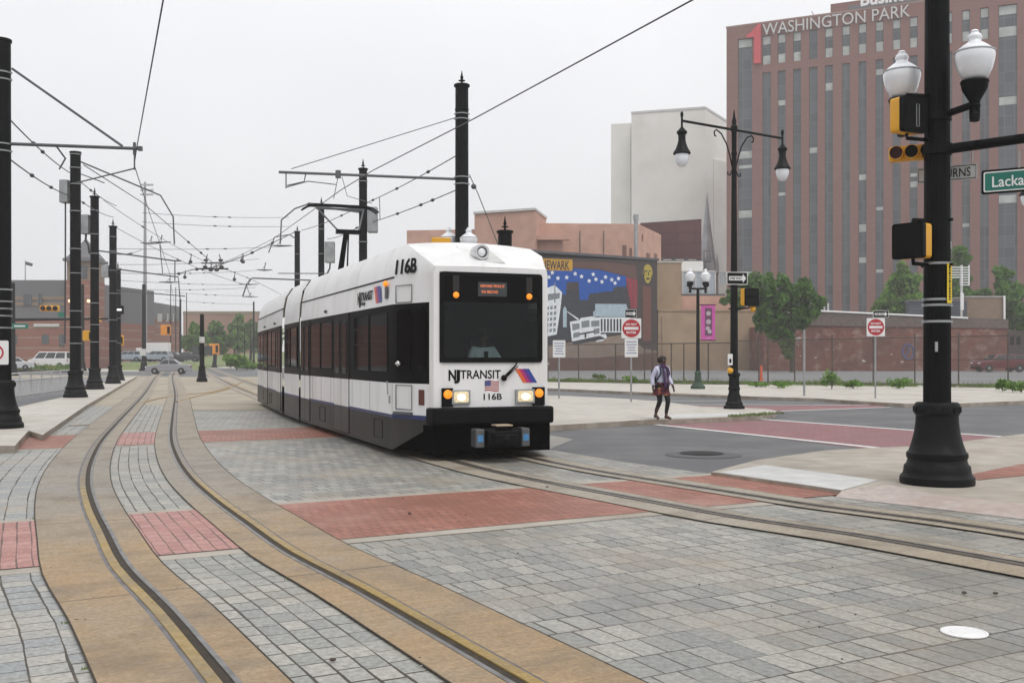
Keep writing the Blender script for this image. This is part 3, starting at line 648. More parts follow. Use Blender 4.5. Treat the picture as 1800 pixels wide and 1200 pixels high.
# front face
mb = MB()
mb.slab([(-.95,.56),(.95,.56),(.95,1.52),(-.95,1.52)], 0, .03); mb.slab([(-.95,1.52),(-.856,1.52),(-.856,2.915),(-.95,2.915)], 0, .03)
mb.slab([(.852,1.52),(.95,1.52),(.95,2.915),(.852,2.915)], 0, .03); mb.slab([(-.95,2.915),(.95,2.915),(.93,3.0),(-.93,3.0)], 0, .03)
mb.build('front_panel', K['tramwhite'], tram, smooth=0)
wsf = MB(); o = rrect(-.856,.852,1.52,2.918,.06); i_ = rrect(-.79,.786,1.60,2.50,.05)
n = len(o); wsf.add([(x,-.028,z) for x,z in o]+[(x,-.022,z) for x,z in i_]+[(x,.02,z) for x,z in o]+[(x,.03,z) for x,z in i_],
    [((k+1)%n,n+(k+1)%n,n+k,k)[::-1] for k in range(n)]+[(k,(k+1)%n,2*n+(k+1)%n,2*n+k)[::-1] for k in range(n)]+[(n+k,n+(k+1)%n,3*n+(k+1)%n,3*n+k) for k in range(n)])
frame = wsf.build('windshield_frame', K['rubber'], tram, smooth=30)
m, n_, l_, b_ = _nt('windshield_glass'); 
mxg = n_.new('ShaderNodeMixShader'); tr = n_.new('ShaderNodeBsdfTransparent'); tr.inputs[0].default_value = (.76,.82,.82,1); gl = n_.new('ShaderNodeBsdfGlossy'); gl.inputs['Roughness'].default_value = .03
fr = n_.new('ShaderNodeFresnel'); fr.inputs[0].default_value = 1.28; ad = n_.new('ShaderNodeMath'); ad.inputs[1].default_value = .0; l_.new(fr.outputs[0], ad.inputs[0])
l_.new(ad.outputs[0], mxg.inputs[0]); l_.new(tr.outputs[0], mxg.inputs[1]); l_.new(gl.outputs[0], mxg.inputs[2]); l_.new(mxg.outputs[0], n_['Material Output'].inputs[0]); K['glass'] = m
MB().slab(rrect(-.80,.796,1.59,2.48,.05), -.006, .004).build('windshield', K['glass'], tram, smooth=0)
hd = MB().slab(rrect(-.79,.786,2.46,2.86,.03), -.033, -.02); header = hd.build('destination_header', K['pane'], tram, smooth=0)
db = MB().slab([(-.24,2.55),(.24,2.55),(.24,2.77),(-.24,2.77)], -.037, -.030); db.build('display_screen', mat('display_grey', (.035,.042,.045), .25), header, smooth=0)
for body, cc, ww in (('NEWARK PENN ST',(0,-.039,2.71),.40),('VIA BROAD',(-.05,-.039,2.62),.28)): dt = MB(); addtext(dt, body, cc, ww, .045, depth=.003); dt.build('display_text', K['led'], header, smooth=0)
for u in (-.60,.62):
    MB().lathe((0,0,0), [(.05,0),(.045,-.02),(.02,-.03),(.005,-.031)], 14, axis='Y').build('marker_lamp', K['amber'], tram, loc=(u,-.033,2.56))
    MB().bx(-.05,.05,-.006,0,.06,.30).build('lamp_strip', K['tramgrey'], tram, loc=(u,-.033,2.56))
# lettering and emblems on the front
def fpt(px, py):
    q = (px-900)/F; u = (q*16+.316)/(.928-.372*q); return u, zat(py, 16+.372*u)
STR = [mat('stripe_orange', (.75,.13,.03), .35, var=.03), mat('stripe_magenta', (.45,.03,.14), .35, var=.03), mat('stripe_violet', (.12,.03,.25), .35, var=.03), mat('stripe_navy', (.02,.06,.30), .35, var=.03)]
def emblem(parent, M, x0, x1, z0, z1, lean, y=-.006, name='stripe_emblem'):
    mb = MB(); w = (x1-x0-abs(lean))/4
    for k in range(4):
        b0 = x0+(lean if lean < 0 else 0)*0+k*w+(0 if lean < 0 else lean); t0 = b0-lean
        if lean < 0: b0, t0 = x0+k*w, x0+k*w-lean
        mb.slab([(b0,z0),(b0+w,z0),(t0+w,z1),(t0,z1)], y, y+.004, k)
    if M is not None: mb.xf(M)
    return mb.build(name, STR, parent, smooth=0)
ux0, z1 = fpt(905,648); ux1, z0 = fpt(944,672)
emblem(tram, None, ux0, ux1, z0, z1, .14)
def njlogo(mb, c, h, M=None, depth=.004):
    st = len(mb.v)                                    # N with the J hooked under it
    addtext(mb, 'N', (c[0]-.14*h, c[1], c[2]+.04*h), .58*h, .80*h, depth=depth, bold=.03)
    addtext(mb, 'J', (c[0]+.22*h, c[1]-.002, c[2]-.06*h), .46*h, 1.0*h, depth=depth, bold=.045)
    if M is not None: mb.xf(M, st)
lt = MB(); a = fpt(789,668); b = fpt(880,650)
njlogo(lt, (a[0]+.085, -.004, (a[1]+b[1])/2-.01), .21)
lt.build('front_monogram', K['black'], tram, smooth=0); lt = MB()
c0 = fpt(809,660)[0]; addtext(lt, 'TRANSIT', ((c0+b[0])/2, -.003, (a[1]+b[1])/2+.01), b[0]-c0, .135, bold=.012)
lt.build('front_lettering', K['black'], tram, smooth=0); lt = MB()
a = fpt(850,702.5); b = fpt(882,691); addtext(lt, '116B', ((a[0]+b[0])/2,-.003,(a[1]+b[1])/2), b[0]-a[0], b[1]-a[1], bold=.015)
lt.build('front_number', K['black'], tram, smooth=0)
a = fpt(852,687); b = fpt(877,669)
fl = MB(); nst = 9; h = b[1]-a[1]; w = b[0]-a[0]
for k in range(nst):
    x = [(a[0]+w*t, a[1]+h*(k+dk)/nst+.012*math.sin(6*t)) for dk,ts in ((0,(0,.25,.5,.75,1)),(1,(1,.75,.5,.25,0))) for t in ts]
    fl.slab(x, -.004, 0, k%2)
fl.slab([(a[0],a[1]+h*.48),(a[0]+w*.42,a[1]+h*.5),(a[0]+w*.42,b[1]+.008),(a[0],b[1]+.004)], -.007, -.004, 2)
fl.build('flag_emblem', [mat('flag_red',(.42,.06,.07),.5), K['offwhite'], mat('flag_blue',(.06,.07,.2),.5)], tram, smooth=0)
# lamps at the front
for lx0, lx1, ax0, ax1 in ((796,822,778,793),(908,935,937,954)):
    u0 = fpt(lx0,0)[0]; u1 = fpt(lx1,0)[0]; v0 = fpt(ax0,0)[0]; v1 = fpt(ax1,0)[0]
    hb = MB().slab([(u0-.03,.875),(u1+.03,.875),(u1+.03,1.10),(u0-.03,1.10)], -.05, .0); house = hb.build('headlight', K['galv'], tram, smooth=0, bevel=.008)
    MB().slab(rrect(u0,u1,.905,1.075,.03), -.060, -.048).build('headlight_lens', K['headglass'], house, smooth=0, bevel=.006)
    MB().ell(((u0+u1)/2,-.060,.985),((u1-u0)*.30,.012,.055)).build('bulb', K['headlamp'], house)
    tb = MB().slab([(v0-.02,.84),(v1+.02,.84),(v1+.02,1.13),(v0-.02,1.13)], -.045, .0); th = tb.build('turn_signal', K['rubber'], tram, smooth=0, bevel=.006)
    MB().lathe(((v0+v1)/2,-.045,1.035), [(.07,0),(.068,-.02),(.04,-.03),(.003,-.032)], 16, axis='Y').build('signal_lens', K['amber'], th)
# bumper, coupler
bp_ = [(-1.02,-.02),(-1.0,-.15),(-.86,-.17),(.86,-.17),(1.0,-.15),(1.02,-.02),(1.02,.2),(-1.02,.2)]
MB().prism(bp_, .565, .83).build('bumper', K['rubber'], tram, smooth=30, bevel=.035)
cp_ = MB().bx(-.27,.27,-.60,.0,.24,.50); cp_.bx(-.2,.2,-.66,-.58,.29,.45); cp_.bx(-.31,.31,-.5,-.42,.42,.53); cp_.cyl((0,-.62,.37),(0,-.69,.37),.07,.05); cp_.bx(-.14,.14,-.55,-.3,.5,.56)
cpl = cp_.build('coupler', K['rubber'], tram, smooth=30, bevel=.03)
MB().bx(-.13,.13,-.56,-.32,.562,.58).build('coupler_plate', mat('coupler_cover', (.45,.36,.25), .6), cpl, smooth=0)
for s in (-1,1):
    bx_ = MB().bx(s*.37-.07,s*.37+.07,-.50,-.25,.24,.52).build('electric_head', K['dark_steel'], cpl, smooth=0, bevel=.02)
    lb = MB(); lb.bx(s*.37-.045,s*.37+.045,-.505,-.497,.33,.43); 
    bx2 = lb.build('electric_label', mat('label_blue', (.06,.22,.45), .4), cpl, smooth=0)
# wiper
a = fpt(884,664); b = fpt(905,641); wp = MB().tube([(a[0],-.05,a[1]),(b[0],-.06,b[1])], [.025,.012], 8); wp.ell((a[0],-.05,a[1]), (.05,.03,.05)); wp.tube([(b[0]-.01,-.045,b[1]-.02),(b[0]+.05,-.045,b[1]+.10)], .01, 6); wp.tube([(a[0]+.05,-.05,a[1]+.02),(b[0]+.03,-.06,b[1]-.02)], .008, 6)
wp.build('wiper', K['rubber'], tram)
# roof lamp on the slope
rl = MB().lathe((0,0,0), [(.125,.22),(.128,.0),(.115,-.02),(.09,-.02),(.075,.04),(.04,.07),(.004,.08)], 24, axis='Y').xf(Matrix.Translation((-.06,.28,3.27)))
rlo = rl.build('roof_headlight', K['chrome'], tram)
MB().ell((-.06,.30,3.27),(.07,.03,.07)).build('bulb', K['globe'], rlo)
MB().add([(-.30,.28,3.12),(.30,.16,3.08),(.22,.85,3.40),(-.30,.85,3.40)], [(0,1,2,3)]).xf(Matrix.Translation((0,0,.012))).build('lamp_recess', K['offwhite'], tram, smooth=0)
# nose sides
def side_frame(sec, side, y0, w=HW):
    X = Vector((0,-1,0)) if side < 0 else Vector((0,1,0)); Z = Vector((0,0,1)); Y = Z.cross(X)
    M = Matrix((X,Y,Z)).transposed().to_4x4(); M.translation = Vector((side*w, y0, 0)); return sec @ M
def nose_frame(sec, side, yA=1.0, yB=0.0):
    A = Vector((side*HW,yA,0)); B = Vector((side*.95,yB,0)); X = (B-A).normalized() if side < 0 else (A-B).normalized(); Z = Vector((0,0,1)); Y = Z.cross(X)
    M = Matrix((X,Y,Z)).transposed().to_4x4(); M.translation = A if side < 0 else A; return sec @ M
NL = math.hypot(HW-.95,1.0)
def outline(mb, x0, x1, z0, z1, r=.008, y=-.006, m=0): mb.tube([(x0,y,z0),(x0,y,z1),(x1,y,z1),(x1,y,z0),(x0,y,z0)], r, 4, m)
for side in (-1,1):
    M = nose_frame(Matrix(), side); sg = 1 if side < 0 else -1
    def S(a, b): return (a, b) if side < 0 else (-b, -a)
    x0, x1 = S(.10,.52)
    dr = MB(); outline(dr, x0, x1, 2.47, 2.74); outline(dr, x0, x1, .78, 1.16); dr.slab([(x0-.02,.70),(x1+.02,.70),(x1+.02,.74),(x0-.02,.74)], -.05, 0)
    dr.xf(M); dr.build('cab_door', K['dark_steel'], tram, smooth=0)
    cw = MB(); cw.slab(rrect(*S(.13,.50),1.36,2.36,.10), -.012, 0); cw.xf(M).build('cab_door_window', K['pane'], tram, smooth=0)
    cw = MB(); cw.slab(rrect(*S(.62,.90),1.42,2.36,.13), -.012, 0); cw.xf(M).build('cab_side_window', K['pane'], tram, smooth=0)
    hh = MB(); hx = sg*.16; hh.tube([(hx,-.05,1.50),(hx+sg*.14,-.06,1.49)], .018, 6); hh.ell((hx+sg*.03,-.03,1.5),(.04,.03,.05)); hh.xf(M).build('door_handle', K['chrome'], tram)
    gr = MB(); gr.slab([(S(.70,.84)[0],.86),(S(.70,.84)[1],.86),(S(.70,.84)[1],1.10),(S(.70,.84)[0],1.10)], -.012, 0); gr.xf(M).build('side_marker', mat('side_marker_brown', (.10,.025,.015), .3), tram, smooth=0, bevel=.004)
    st = MB(); st.slab([(S(0,NL-.02)[0],.63),(S(0,NL-.02)[1],.63),(S(0,NL-.02)[1],.70),(S(0,NL-.02)[0],.70)], -.004, 0); st.xf(M).build('stripe', K['blue'], tram, smooth=0)
    # number high on the cab corner
    X = Vector((side*-.165,-.5,-.0)).normalized() if side < 0 else Vector((.165,.5,0)).normalized()
    if side > 0: X = Vector((.165,.5,0)).normalized()
    Z0 = Vector((-side*.055,0,.26)).normalized(); Y = Z0.cross(X).normalized(); Z1 = X.cross(Y)
    Mt = Matrix((X,Y,Z1)).transposed().to_4x4(); Mt.translation = Vector((side*1.185,.70,3.045))
    nb = MB(); addtext(nb, '116B', (0,0,0), 5.8/10, .25, bold=.022, depth=.012, slant=-.10); nb.xf(Mt).build('fleet_number', K['black'], tram, smooth=0)
# body sides: features given as distance d behind the nose corner
def door_leaf(sec, side, y0, d0, d1):
    M = side_frame(sec, side, y0)
    def S(a, b): return (-b, -a) if side < 0 else (a, b)
    x0, x1 = S(d0, d1); lf = MB()
    for zz0, zz1, k in ((.17,.652,0),(.668,1.186,1),(1.194,2.42,2)): lf.slab([(x0,zz0),(x1,zz0),(x1,zz1),(x0,zz1)], -.012, 0, k)
    outline(lf, x0-.008, x1+.008, .165, 2.43, .011, -.004, 3)
    L = lf.xf(M).build('door', [K['tramgrey'],K['tramwhite'],K['band'],K['rubber']], tram, smooth=0)
    g = MB().slab(rrect(x0+.13,x1-.13,1.30,2.30,.05), -.020, -.010); g.xf(M).build('door_window', K['pane'], L, smooth=0)
def side_window(sec, side, y0, d0, d1, z0=1.38, z1=2.32):
    M = side_frame(sec, side, y0)
    x0, x1 = (-d1,-d0) if side < 0 else (d0,d1)
    fr = MB(); outline(fr, x0-.01, x1+.01, z0-.01, z1+.01, .012, -.004)
    fo = fr.xf(M).build('window_frame', K['rubber'], tram, smooth=0)
    MB().slab(rrect(x0,x1,z0,z1,.05), -.010, 0).xf(M).build('window', K['pane'], fo, smooth=0)
def trim(sec, side, y0, d0, d1, full=True):
    M = side_frame(sec, side, y0); x0, x1 = (-d1,-d0) if side < 0 else (d0,d1)
    st = MB().slab([(x0,.635),(x1,.635),(x1,.685),(x0,.685)], -.004, 0); st.xf(M).build('stripe', K['blue'], tram, smooth=0)
    gt = MB().tube([(x0,.025,2.885),(x1,.025,2.885)], .014, 6); gt.xf(M).build('roof_seam', K['rubber'], tram)
    for d in (1.9,5.2):
        if d < d1-d0:
            xx = (-(d0+d) if side < 0 else d0+d); MB().bx(xx-.04,xx+.04,-.05,.01,2.52,2.58).xf(M).build('door_lamp', K['dark_steel'], tram, smooth=0, bevel=.01)
    for d in (.02, 1.5, 2.85, 4.75, 5.75, 6.7):
        if d < d1-d0: xx = (-(d0+d) if side < 0 else d0+d); MB().bx(xx-.005,xx+.005,-.003,.003,.17,1.185).xf(M).build('panel_joint', K['dark_steel'], tram, smooth=0)
    for d in (.9, 3.4, 5.6):
        if d < d1-d0: xx = (-(d0+d) if side < 0 else d0+d); h = MB(); outline(h, xx-.28, xx+.28, .26, .56, .006, -.004); h.xf(M).build('skirt_hatch', K['rubber'], tram, smooth=0)
for side in (-1,1):
    for a,b in ((3.10,3.74),(3.76,4.40),(7.0,7.58),(7.60,8.10)): door_leaf(Matrix(), side, 1.0, a, b)
    for a,b in ((.30,1.38),(1.56,2.62),(4.62,5.66),(5.84,6.82)): side_window(Matrix(), side, 1.0, a, b)
    trim(Matrix(), side, 1.0, 0.0, 8.12)
    for a,b in ((.45,1.40),(1.60,2.55)): side_window(M1, side, 0, a, b)
    st = MB().slab([((-2.75 if side<0 else .25),.635),((-.25 if side<0 else 2.75),.635),((-.25 if side<0 else 2.75),.685),((-2.75 if side<0 else .25),.685)], -.006, 0); st.xf(side_frame(M1,side,0,HW-.012)).build('stripe', K['blue'], tram, smooth=0)
    for a,b in ((.35,.93),(.95,1.50),(4.35,4.98),(5.0,5.62)): door_leaf(M2, side, .09, a, b)
    for a,b in ((1.75,2.85),(3.0,4.1),(5.85,6.9),(7.05,8.0)): side_window(M2, side, .09, a, b)
    trim(M2, side, .09, 0.0, 8.2)
    M = side_frame(Matrix(), side, 1.0)
    def S(a, b): return (-b, -a) if side < 0 else (a, b)
    lt = MB(); x0, x1 = S(1.28,2.38)
    njlogo(lt, (x0+.10,-.004,2.65), .27); addtext(lt, 'TRANSIT', ((x0+x1)/2+.12,-.003,2.68), x1-x0-.26, .16, bold=.01); lt.xf(M).build('side_lettering', K['black'], tram, smooth=0)
    x0, x1 = S(.66,1.18); emblem(tram, M, x0, x1, 2.52, 2.80, .12)
    mk = MB(); xx = S(.30,.36); mk.bx(xx[0]-.03,xx[1]+.03,-.03,0,2.56,2.76); xm = (xx[0]+xx[1])/2; mo = mk.xf(M).build('side_repeater', K['dark_steel'], tram, smooth=0, bevel=.01)
    MB().ell((xm,-.03,2.80),(.05,.04,.05)).xf(M).build('repeater_lamp', K['amber'], mo)
    hr = MB(); xx = S(.12,.15)[0]; hr.tube([(xx,-.04,1.0),(xx,-.05,1.22)], .014, 6); hr.bx(xx-.03,xx+.03,-.02,0,.86,.98); hr.xf(M).build('grab_rail', K['galv'], tram)
# pantograph on the middle section
PM = M1 @ Matrix.Translation((0,1.55,0))
pg = MB().bx(-.7,.7,-.6,.6,3.48,3.56); pg.bx(-.1,.1,.3,.55,3.56,3.7)
base = pg.xf(PM).build('pantograph', K['dark_steel'], tram, smooth=0, bevel=.02)
pa = MB().tube([(0,.55,3.6),(-.05,-.62,4.72)], [.085,.06], 8); pa.tube([(.18,.45,3.6),(.03,-.52,4.7)], .02, 6); pa.bx(-.30,.30,-.74,-.56,4.66,4.76); pa.xf(PM).build('lower_arm', K['black'], base)
pu = MB()
for s in (-1,1): pu.tube([(s*.26,-.65,4.74),(s*.60,.40,5.42)], .022, 6)
pu.tube([(-.62,.40,5.42),(.62,.40,5.42)], .03, 6); pu.xf(PM).build('upper_arm', K['dark_steel'], base)
ph = MB()
for yy in (.28,.52): ph.tube([(-.98,yy,5.36),(-.82,yy,5.46),(-.66,yy,5.50),(.66,yy,5.50),(.82,yy,5.46),(.98,yy,5.36)], .024, 6)
ph.xf(PM).build('collector_head', K['black'], base)
# ---------------------------------------------------------------- poles and overhead line
def arc(a, b, sag, n=14):
    a = Vector(a); b = Vector(b); return [a.lerp(b, k/n)-Vector((0,0,sag*4*(k/n)*(1-k/n))) for k in range(n+1)]
BASE = [(.432,0),(.437,.03),(.432,.09),(.402,.12),(.39,.16),(.385,.22),(.356,.25),(.342,.30),(.358,.33),(.356,.38),(.332,.40),(.298,.5),(.268,.62),(.25,.76),(.247,.84),(.265,.86),(.265,.97),(.24,1.0)]
def cat_pole(x, y, z0, H, r, label, rings=(), spike=True, flutes=True, bs=1.0, name='catenary_pole', rtop=None, cap=True):
    t = thing(name, label, 'pole', (x,y,z0), 0, 'black catenary and signal poles')
    rt = rtop or r*.93
    b = MB().lathe((0,0,0), [(max(q*bs, r*1.02), z*bs) for q,z in BASE]+[(r*1.02,1.0*bs)], 28)
    if flutes:
        for k in range(12): a = 2*math.pi*k/12; b.box((.262*bs*math.cos(a),.262*bs*math.sin(a),.915*bs),(.03*bs,.07*bs,.07*bs),a)
    b.build('base', K['iron'], t, smooth=40)
    s = MB().cyl((0,0,.95*bs),(0,0,H), r, rt, 24)
    s.build('shaft', K['black'], t, smooth=40)
    if cap:
        c = MB().lathe((0,0,H), [(rt*1.0,-.75),(rt*1.08,-.74),(rt*1.08,-.70),(rt*1.0,-.69),(rt*1.0,-.06),(rt*1.22,-.05),(rt*1.25,.0),(rt*1.1,.02),(.03,.03),(.03,.10),(.10,.12),(.10,.135),(.03,.15),(.05,.22),(.03,.28),(.008,.42)] if spike else [(rt*1.0,-.06),(rt*1.12,-.05),(rt*1.12,.0),(.02,.02)], 20)
        c.build('finial', K['black'], t, smooth=40)
    if rings:
        for z in rings:
            g = MB(); rr = r+(rt-r)*z/H; g.lathe((0,0,z), [(rr+.002,-.016),(rr+.010,-.013),(rr+.010,.013),(rr+.002,.016)], 24)
            g.box((rr+.02,0,z),(.04,.035,.035)); g.box((-rr-.02,0,z),(.04,.035,.035))
            g.build('steel_band', K['galv'], t, smooth=40)
    return t
def part(t, mb, name, m, **k): return mb.build(name, m, t, **k)
def rel(t, pts): return [Vector(p)-t.location for p in pts]
p1 = cat_pole(-10.72, 21.5, .12, 8.15, .195, 'black catenary pole with white no-turn sign beside the footway kerb', (2.1,2.35,2.5,2.65,2.9,5.8,5.95,7.3,7.45), spike=False)
sgn = thing('road_sign', 'white no-turn sign with red ring strapped to a black pole', 'sign', (-10.74,21.27,1.45), R(12)); 
MB().slab(rrect(-.26,.26,0,.50,.03), 0, .012).build('sign_plate', K['signwhite'], sgn, smooth=0)
so_ = MB(); n=28; o1 = disc(0,.25,.17,n); o2 = disc(0,.25,.135,n)
so_.add([(x,-.004,z) for x,z in o1]+[(x,-.004,z) for x,z in o2], [(k,(k+1)%n,n+(k+1)%n,n+k) for k in range(n)]); so_.slab([(-.12,.155),(-.10,.135),(.12,.345),(.10,.365)], -.005, -.002); so_.build('prohibition_ring', K['signred'], sgn, smooth=0)
ar = MB().slab([(-.02,.14),(.02,.14),(.02,.30),(-.04,.30),(-.04,.34),(-.10,.28),(-.04,.22),(-.04,.26),(-.02,.26)], -.003, 0); ar.build('turn_arrow', K['black'], sgn, smooth=0)
br = MB(); e = Vector((-8.0,21.7,6.02)); br.tube(rel(p1,[(-10.55,21.5,6.08),e+Vector((.1,0,0))]), .035, 8); br.tube(rel(p1,[(-10.5,21.5,7.66),(-8.25,21.68,6.07)]), .026, 8); br.box(e-p1.location,(.05,.05,.26)); br.box(e+Vector((.12,0,0))-p1.location,(.08,.09,.09)); br.tube(rel(p1,[e+Vector((0,0,-.12)),e+Vector((0,.0,-.45))]), .018, 6); br.tube(rel(p1,[e+Vector((0,0,-.42)),(-10.0,23.5,5.6)]), .016, 6)
br.tube(rel(p1,[(-9.6,21.56,6.05),(-9.55,21.9,5.85),(-9.9,22.4,5.72)]), .018, 6)
part(p1, br, 'bracket_arm', K['dark_steel'])
p2 = cat_pole(-16.2, 38, .12, 9.1, .20, 'black catenary pole with grey switch box beside the footway railing', (2.0,2.6,3.2,4.6,5.5,6.9,7.9,8.5,9.0), spike=False)
part(p2, MB().bx(-.53,-.22,-.2,.2,7.2,8.05), 'switch_box', K['galv'], smooth=0, bevel=.03)
part(p2, MB().tube([(-.35,-.05,7.2),(-.33,-.1,5.5),(-.3,-.2,2.0)], .03, 6), 'conduit', K['cable'])
p3 = cat_pole(-19.4, 47.6, .12, 8.95, .20, 'black catenary pole with grey switch box, second along the railing', (2.2,3.0,4.0,5.6,6.3,7.2,8.3))
part(p3, MB().bx(-.62,-.22,-.22,.22,7.2,8.1), 'switch_box', K['galv'], smooth=0, bevel=.03)
part(p3, MB().tube([(-.40,0,7.2),(-.42,0,6.9),(-.30,0,6.7),(-.24,0,6.3)], .05, 6), 'conduit', K['cable'])
p4 = cat_pole(-22.6, 58, .12, 8.9, .21, 'plain black catenary pole standing past the grey boxes on the footway', (2.4,3.6,5.1,6.4,7.5,8.3))
part(p4, MB().bx(-.6,-.2,-.2,.2,6.0,6.7), 'switch_box', K['galv'], smooth=0, bevel=.03)
p5 = cat_pole(-25.4, 66, .12, 7.2, .19, 'black catenary pole half hidden behind its taller neighbour at the footway end', (2.4,4.0,5.6))
p6 = cat_pole(-1.47, 30, .12, 9.45, .205, 'tall black catenary pole with lamp globes behind the tram cab', (6.55,6.75,8.45,8.6))
p7 = cat_pole(-6.4, 44, .05, 9.65, .185, 'black catenary pole with finial rising beside the pantograph', (5.5,6.5,8.0,9.1))
p8 = cat_pole(-10.8, 58, .05, 10.2, .18, 'black catenary pole behind the pantograph, grey box high up', (5.2,6.3,7.4,8.8))
p9 = cat_pole(-15.1, 72, .05, 10.4, .20, 'black catenary pole farthest behind the tram roof', (6.0,7.4,8.8))
p10 = cat_pole(-.2, 29, .12, 5.05, .21, 'short black pole with spiked cap just behind the tram roof', ())
# arms on the tram side
br = MB(); br.tube(rel(p6,[(-1.66,30,6.82),(-6.65,29.2,6.88)]), .04, 8); br.tube(rel(p6,[(-1.64,30,8.62),(-6.3,29.25,6.98)]), .012, 6); br.tube(rel(p6,[(-6.45,29.23,6.85),(-6.45,29.23,6.42)]), .02, 6); br.tube(rel(p6,[(-6.42,29.23,6.5),(-5.95,29.3,6.62),(-5.9,29.3,6.85)]), .018, 6); br.tube(rel(p6,[(-6.42,29.2,6.45),(-5.8,29.1,6.60),(-4.9,28.6,6.42)]), .014, 6); br.box(Vector((-5.0,29.45,6.86))-p6.location,(.14,.12,.22)); br.tube(rel(p6,[(-5.0,29.45,6.8),(-5.05,29.0,6.1)]), .012, 6); br.tube(rel(p6,[(-4.9,29.5,6.8),(-4.7,29.2,6.2),(-4.0,29.3,6.0)]), .010, 6)
br.tube(rel(p6,[(-1.25,30,6.95),(-1.0,30,6.4),(-.4,30.2,4.9)]), .014, 6); br.ell(Vector((-1.12,30,6.6))-p6.location,(.08,.08,.08))
part(p6, br, 'bracket_arm', K['dark_steel'])
br = MB(); 
for dz in (.0,-.16): br.tube(rel(p7,[(-6.55,44,8.0+dz),(-8.7,43.6,8.15+dz*.5)]), .045, 8)
br.tube(rel(p7,[(-8.6,43.6,8.15),(-9.2,43.4,7.9),(-9.75,43.3,7.4),(-9.8,43.3,6.4)]), .03, 6); br.tube(rel(p7,[(-6.5,44,5.2),(-9.9,43.3,5.15)]), .02, 6)
part(p7, br, 'bracket_arm', K['dark_steel']); part(p7, MB().bx(.2,.62,-.2,.2,6.9,8.0), 'switch_box', K['galv'], smooth=0, bevel=.04)
br = MB().tube(rel(p8,[(-11.0,58,5.95),(-14.6,57.5,6.05),(-14.9,57.4,5.6),(-15.1,57.4,5.0)]), .04, 8); br.tube(rel(p8,[(-14.9,57.4,5.7),(-14.7,57.4,5.1)]), .02, 6)
part(p8, br, 'bracket_arm', K['dark_steel']); part(p8, MB().bx(.22,.75,-.22,.22,6.9,8.1), 'switch_box', K['galv'], smooth=0, bevel=.04); part(p8, MB().tube([(.5,0,6.9),(.48,0,6.6),(.2,0,6.0)], .05, 6), 'conduit', K['cable'])
br = MB().tube(rel(p9,[(-15.3,72,10.0),(-15.6,71.8,10.2),(-16.6,71.6,10.0),(-17.0,71.5,8.9)]), .04, 8)
part(p9, br, 'bracket_arm', K['dark_steel'])
br = MB().tube(rel(p2,[(-16.0,38,8.85),(-13.9,40.5,8.0),(-13.5,40.8,7.2),(-13.45,40.8,6.1)]), .03, 8); br.tube(rel(p2,[(-16.0,38,8.4),(-15.2,38.2,8.1)]), .02, 6)
part(p2, br, 'bracket_arm', K['dark_steel'])
br = MB().tube(rel(p3,[(-19.2,47.6,6.55),(-15.9,48.3,6.15),(-15.6,48.3,6.15)]), .035, 8); br.tube(rel(p3,[(-15.9,48.3,6.15),(-15.9,48.3,5.2)]), .03, 6); part(p3, br, 'bracket_arm', K['dark_steel'])
br = MB().tube(rel(p4,[(-22.4,58,6.6),(-19.1,58.6,6.2),(-19.0,58.6,5.0)]), .04, 8); br.tube(rel(p4,[(-22.4,58,5.4),(-18.7,58.6,5.1)]), .03, 6); part(p4, br, 'bracket_arm', K['dark_steel'])
# wires
def wire(pts, r, label, beads=(), name='overhead_wire', grp='overhead tram wires'):
    mb = MB().tube(pts, r, 5); pv = [Vector(p) for p in pts]
    L = [0]
    for a, b in zip(pv, pv[1:]): L.append(L[-1]+(b-a).length)
    for q in beads:
        d = q*L[-1]
        for i in range(len(pv)-1):
            if L[i] <= d <= L[i+1]:
                u = (pv[i+1]-pv[i]).normalized(); c = pv[i]+u*(d-L[i]); mb.tube([c-u*.16,c-u*.08,c+u*.08,c+u*.16], [r*1.3,r*3.2,r*3.2,r*1.3], 6); break
    o = mb.build(name, K['cable']); return tag(o, label, 'wire', grp)
def over(line, off, zf, y0, y1):
    pts = []
    for i, p in enumerate(line):
        if p.y < y0 or p.y > y1: continue
        d = (line[min(i+1,len(line)-1)]-line[max(i-1,0)]).normalized(); nr = Vector((d.y,-d.x,0)); q = p+nr*off; pts.append((q.x,q.y,zf(p.y)))
    return pts
zc = lambda y: 6.0-.45*min(1,max(0,(y-20)/8))
w1 = [P(300,-60,11.9), P(287,0,12.6), P(240,262,21.7), P(236,290,22.5), P(262,372,33), P(285,440,45), P(298,480,60), P(310,560,120)]
wire(w1, .011, 'single contact wire hanging above the empty curved track')
w2 = [P(1300,-45,11.6), P(1218,0,12.6), P(835,208,18.9), P(655,300,24.1), P(598,335,27), P(480,420,42), P(420,450,52), P(375,468,62)]
wire(w2, .012, 'single contact wire rising from the pantograph past the tall pole and out overhead')
wire(arc(P(14,207,21.5),P(125,305,38),.1)+arc(P(140,318,38),P(205,362,52),.1), .017, 'upper feeder wire with beads between the footway poles', (.15,.22,.55,.66))
wire(arc(P(12,276,21.5),P(125,345,38),.1)+arc(P(140,352,38),P(200,382,58),.1), .017, 'lower feeder wire with beads between the footway poles', (.12,.25,.5))
wire([P(147,290,38),P(250,356,52),P(374,462,62)], .02, 'thick feeder wire sloping from the footway pole to the overhead crossing', (.84,.92))
wire(arc(P(182,352,47.6),P(375,466,62),.2), .013, 'thin wire from the boxed footway pole to the overhead crossing', (.3,.75))
wire(arc(P(204,400,58),P(430,500,80),.3), .016, 'thin wire from the footway poles over to the tram side', (.4,.6))
